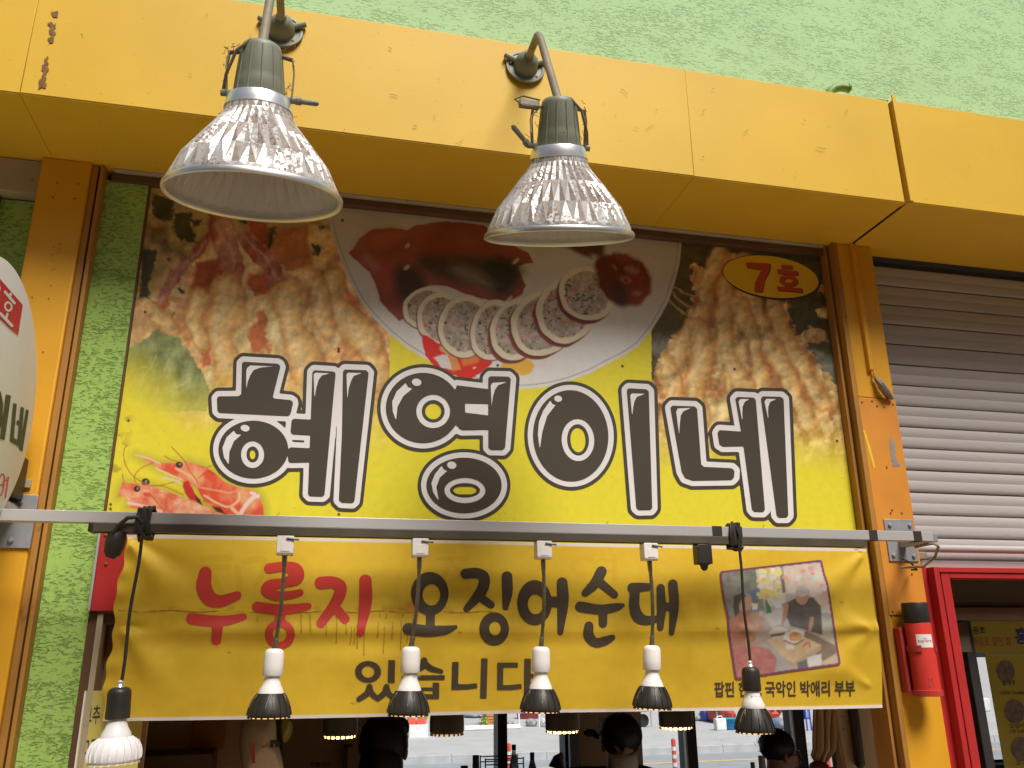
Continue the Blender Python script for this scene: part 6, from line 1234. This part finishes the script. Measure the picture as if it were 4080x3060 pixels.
def person(label, head, face, lean, twist, jacket, hair_kind, extra):
    # head: centre of the skull; face: heading angle (0 = towards +x, 90 = into the shop); lean: how far the trunk tips forward
    fx = Vector((math.cos(rad(face)), math.sin(rad(face)), 0)); sx = Vector((-fx.y, fx.x, 0)); up = Vector((0, 0, 1)); hc = Vector(head)
    neck = hc-up*.155-fx*(.02+.10*math.sin(rad(lean))); L = .50
    pel = neck-(up*math.cos(rad(lean))+fx*math.sin(rad(lean)))*L; seat = pel.z-.10
    t = thing('person', label, 'person', (pel.x, pel.y, 0))
    V = []; Eg = []; Rr = []
    def add(p, r, par=None):
        V.append(Vector(p)); Rr.append(r if isinstance(r, tuple) else (r, r))
        if par is not None: Eg.append((par, len(V)-1))
        return len(V)-1
    p0 = add(pel, (.15, .12)); s1 = add(pel.lerp(neck, .35), (.14, .11), p0); s2 = add(pel.lerp(neck, .72), (.155, .11), s1); nb = add(neck-up*.01, .065, s2); n1 = add(neck+up*.05+fx*.01, .055, nb)
    jaw = add(hc-up*.065+fx*.035, (.058, .062), n1); sk = add(hc+fx*.0, (.078, .092), jaw); add(hc+up*.055-fx*.012, (.066, .078), sk)
    add(hc-up*.028+fx*.112, .010, jaw)
    for s in (-1, 1):
        sh_ = add(pel.lerp(neck, .88)+sx*s*.17, .062, s2); el = add(V[sh_]-up*.26+sx*s*.03+fx*.10, .045, sh_); wr = add(V[el]+fx*.24-up*.02-sx*s*.05, .030, el); pm = add(V[wr]+fx*.07, .034, wr)
        for k in range(4): a_ = add(V[pm]+fx*(.055+.01*(k in (1, 2)))+sx*(k-1.5)*.019, .0095, pm); add(V[a_]+fx*.028-up*.016, .0075, a_)
        th = add(V[wr]+fx*.035-sx*s*.035, .0115, wr); add(V[th]+fx*.03-up*.008, .009, th)
        hp = add(pel+sx*s*.09+fx*.03-up*.03, .095, p0); kn = add(pel+sx*s*.11+fx*.44-up*.02, .065, hp); an = add(Vector((V[kn].x, V[kn].y, .09)), .042, kn); add(V[an]+fx*.15-up*.055, .038, an)
    me = bpy.data.meshes.new('body'); me.from_pydata([tuple(v-t.location) for v in V], Eg, []); me.materials.append(MATS['skin'])
    o = bpy.data.objects.new('body', me); COL.objects.link(o); o.parent = t
    m = o.modifiers.new('skin', 'SKIN'); m.use_smooth_shade = True
    for i, r in enumerate(Rr): me.skin_vertices[0].data[i].radius = r
    me.skin_vertices[0].data[0].use_root = True
    ss = o.modifiers.new('smooth', 'SUBSURF'); ss.levels = 1; ss.render_levels = 2
    # clothes over the trunk, arms and thighs
    def garment(name, idx, grow, mat):
        mp = {}; vs = []; es = []; rs = []
        for i in idx: mp[i] = len(vs); vs.append(tuple(V[i]-t.location)); rs.append((Rr[i][0]+grow, Rr[i][1]+grow))
        for a, b in Eg:
            if a in mp and b in mp: es.append((mp[a], mp[b]))
        mg = bpy.data.meshes.new(name); mg.from_pydata(vs, es, []); mg.materials.append(MATS[mat]); og = bpy.data.objects.new(name, mg); COL.objects.link(og); og.parent = t
        og.modifiers.new('skin', 'SKIN').use_smooth_shade = True
        for i, r in enumerate(rs): mg.skin_vertices[0].data[i].radius = r
        mg.skin_vertices[0].data[0].use_root = True; q_ = og.modifiers.new('smooth', 'SUBSURF'); q_.levels = 1; q_.render_levels = 2
    arm = [i for i in range(len(V)) if i in (p0, s1, s2, nb)]
    base = 9
    per = (len(V)-base)//2
    for s in range(2): arm += [base+s*per, base+s*per+1, base+s*per+2]
    garment('jacket', arm, .016, jacket)
    leg = [p0]
    for s in range(2): leg += [base+s*per+per-4, base+s*per+per-3, base+s*per+per-2]
    garment('trousers', leg, .010, 'trouser')
    # hair
    hb = MB(); rr_ = random.Random(int(abs(head[0])*100))
    if hair_kind == 'bun': hb.ball(hc+up*.02-fx*.028, .098, .102, .110, 24, 16, .05, 2).ball(hc+up*.0-fx*.06-up*.06, .085, .092, .10, 20, 12, .06, 3)
    elif hair_kind == 'hood': hb.ball(hc+up*.030+fx*.012, .104, .106, .098, 24, 16, .05, 2)
    else: hb.ball(hc+up*.036-fx*.016, .096, .098, .088, 24, 16, .07, 2)
    for k in range(70):
        a_ = rr_.uniform(0, 6.28); p = hc+up*rr_.uniform(.0, .11)-fx*.03+Vector((math.cos(a_), math.sin(a_), 0))*rr_.uniform(.07, .10); hb.tube([p, p+Vector((rr_.uniform(-.02, .02), rr_.uniform(-.02, .02), rr_.uniform(-.005, .03)))], .0012, 4)
    h_ = obj('hair', hb, 'hair', t, smooth=80)
    for s in (-1, 1):
        e_ = hc-up*.012+fx*.080+sx*s*.032; obj('eye', MB().ball(e_, .009, .009, .009, 10, 8), 'hair', t); obj('ear', MB().ball(hc-up*.02+sx*s*.083-fx*.005, .012, .018, .03, 10, 8), 'skin', t)
    obj('mouth', MB().ball(hc-up*.078+fx*.088, .012, .012, .006, 10, 6), 'ink_pink', t)
    extra(t, hc, fx, sx, up)
    # stool under the seat
    sl_ = thing('stool', 'plain dark stool under the '+label.split(',')[0], 'stool', (pel.x, pel.y, 0), 'stools in the dining room')
    obj('seat', MB().lathe([(.15, seat-.035), (.16, seat-.03), (.16, seat-.008), (.15, seat)], (pel.x, pel.y, 0), (0, 0, 1), 24), 'frame_dark', sl_)
    for k in range(4): a_ = k*math.pi/2+.4; obj('leg', MB().tube([(pel.x+.11*math.cos(a_), pel.y+.11*math.sin(a_), seat-.034), (pel.x+.15*math.cos(a_), pel.y+.15*math.sin(a_), 0)], .013, 8), 'frame_dark', sl_)
def bun(t, hc, fx, sx, up):
    q = P(1592, 2884, hc.y); obj('hair_bun', MB().ball((q.x, hc.y, q.z-.015), .040, .04, .042, 16, 10, .08, 5), 'hair', t)
def masked(t, hc, fx, sx, up):
    c = hc-up*.095+fx*.040; vs = []; n = 10
    for j in range(5):
        for k in range(n+1):
            a_ = rad(-80+160*k/n); vs.append(c+fx*(math.cos(a_)*.062+.004)+sx*math.sin(a_)*.066+up*(.045-.09*j/4)+fx*(.012*math.sin(j/4*math.pi)))
    fs = [(j*(n+1)+k, j*(n+1)+k+1, (j+1)*(n+1)+k+1, (j+1)*(n+1)+k) for j in range(4) for k in range(n)]
    o = obj('face_mask', MB().add(vs, fs), 'mask_white', t, smooth=80); m = o.modifiers.new('thickness', 'SOLIDIFY'); m.thickness = .002
    q = P(2352, 2920, hc.y+.1); obj('hood_tie', MB().ball((q.x, q.y, q.z), .035, .02, .018, 12, 8, .15, 4).ball((q.x+.045, q.y, q.z-.018), .03, .02, .012, 12, 8, .15, 6), 'jacket_dark', t)
def glasses(t, hc, fx, sx, up):
    for s in (-1, 1):
        c = hc-up*.010+fx*.094+sx*s*.034; obj('lens', MB().lathe([(.024, 0), (.024, .002)], c, fx, 20), 'glass_lens', t)
        obj('temple', MB().tube([c+sx*s*.026, hc-up*.008+sx*s*.080+fx*.01], .0024, 6), 'frame_dark', t)
    obj('visor', MB().add([tuple(hc+fx*.112+sx*a_+up*b_+fx*(-abs(a_)*.3)) for b_ in (.005, -.055) for a_ in (-.05, 0, .05)], [(0, 1, 4, 3), (1, 2, 5, 4)]), 'cup_paper', t)
h = P(1532, 2975, 1.42); person('person with dark hair tied in a bun, seen from behind inside the shop', (h.x, 1.42, h.z), 75, 6, 0, 'jacket_red', 'bun', bun)
h = P(2472, 2952, 1.95); person('person in a dark jacket and white face mask, leaning forward inside the shop', (h.x, 1.95, h.z), -97, 38, 0, 'jacket_dark', 'hood', masked)
h = P(3108, 2998, 2.35); person('person with short dark hair and glasses, seen in profile by the rear window', (h.x, 2.35, h.z), -8, 8, 0, 'shirt_black', 'cap', glasses)
pp_ = thing('pale_panel', 'tall dark partition panel behind the person in a mask', 'partition', P(2450, 2950, 2.6))
a, b = P(2306, 2900, 2.6), P(2556, 2900, 2.6); obj('panel_board', MB().box((a.x, 2.6, 0), (b.x, 2.64, 2.6)), 'interior_wall', pp_, bevel=.003)
pp_['label'] = 'tall brown partition panel behind the person in a mask'
a, b = P(2266, 2910, 4.2), P(2318, 2910, 4.2); tag(obj('grey_shutter_leaf', MB().box((a.x, 4.18, .71), (b.x, 4.22, 2.0)), 'cup_grey', loc=(a.x, 4.2, .71)), 'grey window leaf between the second window post and the brown partition', 'window leaf')

# ------------------------------------------------------------------ the street behind
GZ_ = -.36
def G_(px, py): q = PZ(px, py, GZ_); return q, mmpx(q)
def bollard(px, top, y, wh):
    q = P(px, top, y); r = .041; z0 = -.5; h = q.z-z0; t = thing('bollard', wh, 'bollard', (q.x, y, z0), 'orange and white flexible posts along the kerb')
    obj('bollard_base', MB().lathe([(.10, 0), (.10, .02), (.05, .035)], (q.x, y, z0), (0, 0, 1), 20), 'dark_rubber', t)
    obj('post', MB().lathe([(r, .03), (r, h-.012), (r*.8, h-.004)], (q.x, y, z0), (0, 0, 1), 20), 'orange_plastic', t)
    obj('tip', MB().lathe([(.012, h-.005), (.012, h+.012)], (q.x, y, z0), (0, 0, 1), 10), 'orange_plastic', t)
    for k in range(3): zz = h-.13-.135*k; obj('white_band', MB().lathe([(r*1.02, zz-.065), (r*1.02, zz)], (q.x, y, z0), (0, 0, 1), 20, None, (False, False)), 'reflect_white', t)
bollard(2682, 2944, 13.4, 'orange and white flexible post standing left of the rear window post, in the middle'); bollard(2026, 2962, 13.4, 'orange and white flexible post partly hidden behind the window post and tall bottle'); bollard(3296, 3020, 11.2, 'orange and white flexible post low at the right, below the gathered cloth')
def quadbox(name, label, cat, x0, x1, top, bot, mat, depth=.4, parts=None, bevel=.01):
    a, s = G_((x0+x1)/2, bot); w = (x1-x0)*s; h = (bot-top)*s; t = thing(name, label, cat, a)
    return t, a, s, w, h
def crate(name, label, cat, x0, x1, top, bot, mat, depth=.5, wall=.03, inner=None, lid=False):
    t, a, s, w, h = quadbox(name, label, cat, x0, x1, top, bot, mat)
    y0 = a.y; m = MB(); X0, X1 = a.x-w/2, a.x+w/2
    m.box((X0, y0, GZ_), (X1, y0+wall, GZ_+h)).box((X0, y0+depth-wall, GZ_), (X1, y0+depth, GZ_+h)).box((X0, y0+wall, GZ_), (X0+wall, y0+depth-wall, GZ_+h)).box((X1-wall, y0+wall, GZ_), (X1, y0+depth-wall, GZ_+h)).box((X0+wall, y0+wall, GZ_), (X1-wall, y0+depth-wall, GZ_+.03))
    obj(name+'_wall', m, mat, t, bevel=.006); return t, a, s, w, h
t, a, s, w, h = crate('foam_box', 'open white foam box holding red reels on the far pavement', 'box', 1630, 1705, 2891, 2940, 'white_foam', 1.1)
for k, dx in enumerate((-.12, .12)): obj('reel', MB().lathe([(.04, -.05), (.13, -.05), (.13, -.04), (.05, -.03), (.05, .03), (.13, .04), (.13, .05), (.04, .05)], (a.x+dx, a.y+.5, GZ_+h), (.2, -1, .3), 20), 'orange_plastic', t)
t, a, s, w, h = quadbox('white_board', 'white board standing left of the foam box beyond the hair bun', 'board', 1478, 1552, 2790, 2905, 'white_foam'); obj('board_panel', MB().box((a.x-w/2, a.y, GZ_), (a.x+w/2, a.y+.06, GZ_+h)), 'white_foam', t, bevel=.01)
t, a, s, w, h = quadbox('white_case', 'white plastic case standing alone on the far pavement with its shadow to the left', 'case', 2856, 2900, 2866, 2911, 'white_foam')
obj('case_body', MB().box((a.x-w/2, a.y, GZ_), (a.x+w/2, a.y+.2, GZ_+h)), 'white_foam', t, bevel=.03, seg=3); obj('case_handle', MB().tube([(a.x-.08, a.y+.1, GZ_+h), (a.x-.06, a.y+.1, GZ_+h+.05), (a.x+.06, a.y+.1, GZ_+h+.05), (a.x+.08, a.y+.1, GZ_+h)], .014, 8), 'white_foam', t)
t, a, s, w, h = quadbox('basin_stack', 'stack of teal and blue basins beside the white case', 'basin', 2900, 2934, 2878, 2910, 'teal_plastic')
for k in range(4): z = GZ_+.06*k; obj('basin', MB().lathe([(.16, z), (.22, z+.09), (.235, z+.10), (.22, z+.095)], (a.x+.05, a.y+.2, 0), (0, 0, 1), 24), ('blue_plastic', 'teal_plastic')[k % 2], t)
t, a, s, w, h = quadbox('blue_bucket', 'blue bucket on the far pavement beneath the red tarpaulin', 'bucket', 3076, 3100, 2872, 2907, 'blue_plastic'); obj('bucket_body', MB().lathe([(w*.40, 0), (w*.52, h*.97), (w*.56, h), (w*.5, h*.98)], (a.x, a.y+.15, GZ_), (0, 0, 1), 24), 'blue_plastic', t); obj('bucket_cloth', MB().ball((a.x-.02, a.y+.15, GZ_+h+.01), w*.35, w*.3, .05, 12, 8, .3, 4), 'teal_plastic', t)
def heap(name, label, cat, x0, x1, top, bot, mat, seed, dep=.5):
    t, a, s, w, h = quadbox(name, label, cat, x0, x1, top, bot, mat); rr_ = random.Random(seed); m = MB()
    m.ball((a.x, a.y+dep, GZ_+h*.42), w*.52, dep, h*.6, 22, 14, .12, seed)
    for k in range(5): m.ball((a.x+rr_.uniform(-.3, .3)*w, a.y+dep*rr_.uniform(.3, 1), GZ_+h*rr_.uniform(.3, .75)), w*rr_.uniform(.15, .25), dep*.5, h*rr_.uniform(.2, .3), 14, 10, .2, seed+k)
    obj(name+'_body', m, mat, t, smooth=70); return t, a, s, w, h
heap('red_tarpaulin', 'red tarpaulin heap left, behind the white case and basins', 'tarpaulin', 2890, 2960, 2815, 2888, 'red_tarp', 11, .8); heap('red_tarpaulin', 'red tarpaulin heap right, behind the blue bucket', 'tarpaulin', 3040, 3150, 2800, 2880, 'red_tarp', 12, .9)
heap('dark_bundle', 'dark bundle lying right of the blue bucket', 'bundle', 3102, 3152, 2866, 2907, 'cup_grey', 13, .3)
heap('wrapped_bundle', 'grey wrapped bundle with a rope, right of the thin white pole', 'bundle', 2104, 2148, 2868, 2896, 'bundle_grey', 14, .25); heap('wrapped_bundle', 'grey wrapped bundle half hidden by the window post', 'bundle', 2018, 2052, 2875, 2895, 'bundle_grey', 15, .25); heap('wrapped_bundle', 'pale wrapped bundle half hidden behind the dark hanging lamp', 'bundle', 2163, 2184, 2866, 2898, 'white_foam', 16, .25)
heap('grey_roll', 'big grey canvas roll lying left of the blue sack', 'roll', 2764, 2815, 2846, 2874, 'bundle_grey', 17, .4); heap('blue_sack', 'bright blue sack on a trolley frame', 'sack', 2808, 2842, 2828, 2876, 'blue_deep', 18, .25)
heap('rope_pile', 'pile of blue grey nets and ropes beyond the left window pane', 'nets', 1858, 1932, 2838, 2862, 'cup_grey', 19, .5); heap('green_tarpaulin', 'green tarpaulin heap in the left background', 'tarpaulin', 1672, 1700, 2848, 2872, 'green_tarp', 20, .4)
t, a, s, w, h = quadbox('dark_red_tub', 'big dark red tub in the background between thin poles', 'tub', 2068, 2162, 2838, 2866, 'dark_tub'); obj('tub_body', MB().lathe([(w*.46, 0), (w*.50, h), (w*.52, h+.02), (w*.47, h)], (a.x, a.y+w*.5, GZ_), (0, 0, 1), 32), 'dark_tub', t)
t, a, s, w, h = quadbox('orange_barrier', 'orange and brown wooden stack beside a yellow flowering plant', 'stack', 1938, 2024, 2800, 2890, 'orange_wood')
for k in range(8): obj('board', MB().box((a.x-w/2+random.uniform(0, .05), a.y+.02*k, GZ_+k*h/8), (a.x+w/2-random.uniform(0, .05), a.y+.6, GZ_+(k+1)*h/8-.012)), 'orange_wood', t)
t, a, s, w, h = quadbox('flowering_plant', 'small yellow green plant at the foot of the orange wooden stack', 'plant', 1918, 1940, 2866, 2892, 'plant_leaf'); lf = MB(); rr_ = random.Random(3)
for k in range(160):
    c = Vector((a.x+rr_.gauss(0, w*.35), a.y+rr_.gauss(0, .08), GZ_+abs(rr_.gauss(.05, h*.4)))); d = Vector((rr_.uniform(-1, 1), rr_.uniform(-1, 1), rr_.uniform(-.3, 1))).normalized()*.05; e_ = d.orthogonal()*.5; lf.add([c-d, c+e_, c+d, c-e_], [(0, 1, 2, 3)])
obj('foliage', lf, 'plant_leaf', t, smooth=0)['kind'] = 'stuff'
for k, (x0, y0, x1, y1) in enumerate(((1850, 2897, 2070, 2890), (1850, 2906, 2075, 2898))):
    p, q = PZ(x0, y0, GZ_+.04), PZ(x1, y1, GZ_+.04); tag(obj('white_pipe', MB().tube([p, q], .035, 10), 'white_foam', loc=p), ('longer', 'shorter')[1-k]+' white pipe lying on the far pavement, '+('farther of the two', 'nearer of the two')[k], 'pipe')
for x0, x1, wh in ((2064, 2070, 'thin leaning pale pole left of the dark red tub'), (2148, 2149, 'thin upright pale pole in front of the dark red tub')):
    p, q = PZ(x1, 2896, GZ_), P(x0, 2800, PZ(x1, 2896, GZ_).y); tag(obj('thin_pole', MB().tube([p, q], .028, 8), 'white_foam', loc=p), wh, 'pole')
q, s = G_(1704, 2868); tag(obj('yellow_pole', MB().tube([q, q+Vector((0, 0, 2.0))], .05, 8), 'yellow_plastic', loc=q), 'yellow pole in the background right of the foam box', 'pole')
t, a, s, w, h = quadbox('handcart', 'dark handcart with a rubber wheel right of the masked person', 'cart', 2552, 2594, 2838, 2898, 'dark_rubber')
wc = Vector((a.x-.02, a.y+.1, GZ_+.17)); obj('wheel', MB().lathe([(.10, -.03), (.165, -.035), (.17, 0), (.165, .035), (.10, .03)], wc, (.3, -1, 0), 28), 'dark_rubber', t); obj('hub', MB().lathe([(.11, -.02), (.03, -.03), (.03, .03), (.11, .02)], wc, (.3, -1, 0), 16), 'alu', t)
obj('tray', MB().box((a.x-.45, a.y-.1, GZ_+.40), (a.x+.18, a.y+.5, GZ_+.75)), 'frame_dark', t, bevel=.02)
for dx in (-.1, .2): obj('leg', MB().tube([(a.x+dx, a.y+.1, GZ_+.42), (a.x+dx+.02, a.y+.1, GZ_)], .018, 6), 'alu', t)
obj('handle', MB().tube([(a.x-.4, a.y, GZ_+.80), (a.x+.22, a.y, GZ_+.52)], .02, 8), 'alu', t)
t, a, s, w, h = quadbox('grey_table', 'grey folding table behind the white case', 'table', 2858, 2898, 2826, 2884, 'cup_grey'); obj('table_top', MB().box((a.x-w/2, a.y, GZ_+h*.85), (a.x+w/2, a.y+.6, GZ_+h*.92)), 'cup_grey', t)
for x in (-.45, .45): obj('leg', MB().box((a.x+x*w-.02, a.y+.02, GZ_), (a.x+x*w+.02, a.y+.06, GZ_+h*.849)), 'cup_grey', t)
obj('side_panel', MB().box((a.x-w*.42, a.y+.08, GZ_+.1), (a.x+w*.42, a.y+.12, GZ_+h*.80)), 'bundle_grey', t)
t, a, s, w, h = quadbox('yellow_crate', 'yellow crate behind the blue sack', 'crate', 2838, 2848, 2848, 2874, 'yellow_plastic'); obj('crate_body', MB().box((a.x-w/2, a.y+.6, GZ_), (a.x+w*1.2, a.y+.9, GZ_+h)), 'yellow_plastic', t, bevel=.01)
t, a, s, w, h = quadbox('blue_stand', 'blue metal stand with a white box right of the last window post', 'stand', 3196, 3240, 2800, 2912, 'blue_deep')
for dx in (-.4, 0, .42): obj('leg', MB().tube([(a.x+dx*w, a.y, GZ_), (a.x+dx*w-.02, a.y, GZ_+h)], .022, 8), 'blue_deep', t)
obj('side_panel', MB().box((a.x-w*.5, a.y+.05, GZ_+h*.40), (a.x-w*.02, a.y+.09, GZ_+h)), 'blue_deep', t); obj('shelf', MB().box((a.x-w*.5, a.y, GZ_+h*.38), (a.x+w*.5, a.y+.3, GZ_+h*.41)), 'blue_deep', t); obj('white_tray', MB().box((a.x+.05, a.y+.05, GZ_+h*.42), (a.x+w*.48, a.y+.28, GZ_+h*.72)), 'white_foam', t, bevel=.01)
# seen through the gap in the red window
t = thing('blue_van', 'pale blue stall canopy and boxes seen through the gap of the red window', 'stall', PZ(3850, 2838, GZ_)); a = t.location.copy(); s = mmpx(a)
obj('tarp_wall', MB().box((a.x-1.2, a.y+.8, GZ_+.6), (a.x+1.2, a.y+.9, GZ_+2.4)), 'blue_plastic', t); obj('canopy', MB().box((a.x-1.4, a.y, GZ_+2.0), (a.x+1.4, a.y+1.5, GZ_+2.5)), 'cup_paper', t, bevel=.05); obj('tank', MB().box((a.x-1.0, a.y, GZ_), (a.x+1.0, a.y+.6, GZ_+.42)), 'reflect_white', t, bevel=.05); obj('net_pile', MB().ball((a.x, a.y+.4, GZ_+.6), .8, .35, .2, 24, 12, .25, 4), 'bundle_grey', t); obj('foam_lump', MB().ball((a.x+.12, a.y+.1, GZ_+.85), .16, .15, .16, 12, 8, .3, 5), 'white_foam', t)
t.name = 'market_stall'
heap('stone_slab', 'flat white slab lying near the kerb beyond the red window gap', 'slab', 3880, 3960, 3010, 3022, 'white_foam', 30, .3)
q = P(3908, 3018, 1.2); tag(obj('grey_chair_back', MB().box((q.x-.04, 1.2, .6), (q.x+.06, 1.23, q.z)), 'cup_grey', loc=(q.x, 1.2, .6), bevel=.005), 'grey chair back at the bottom of the red window gap', 'chair back')
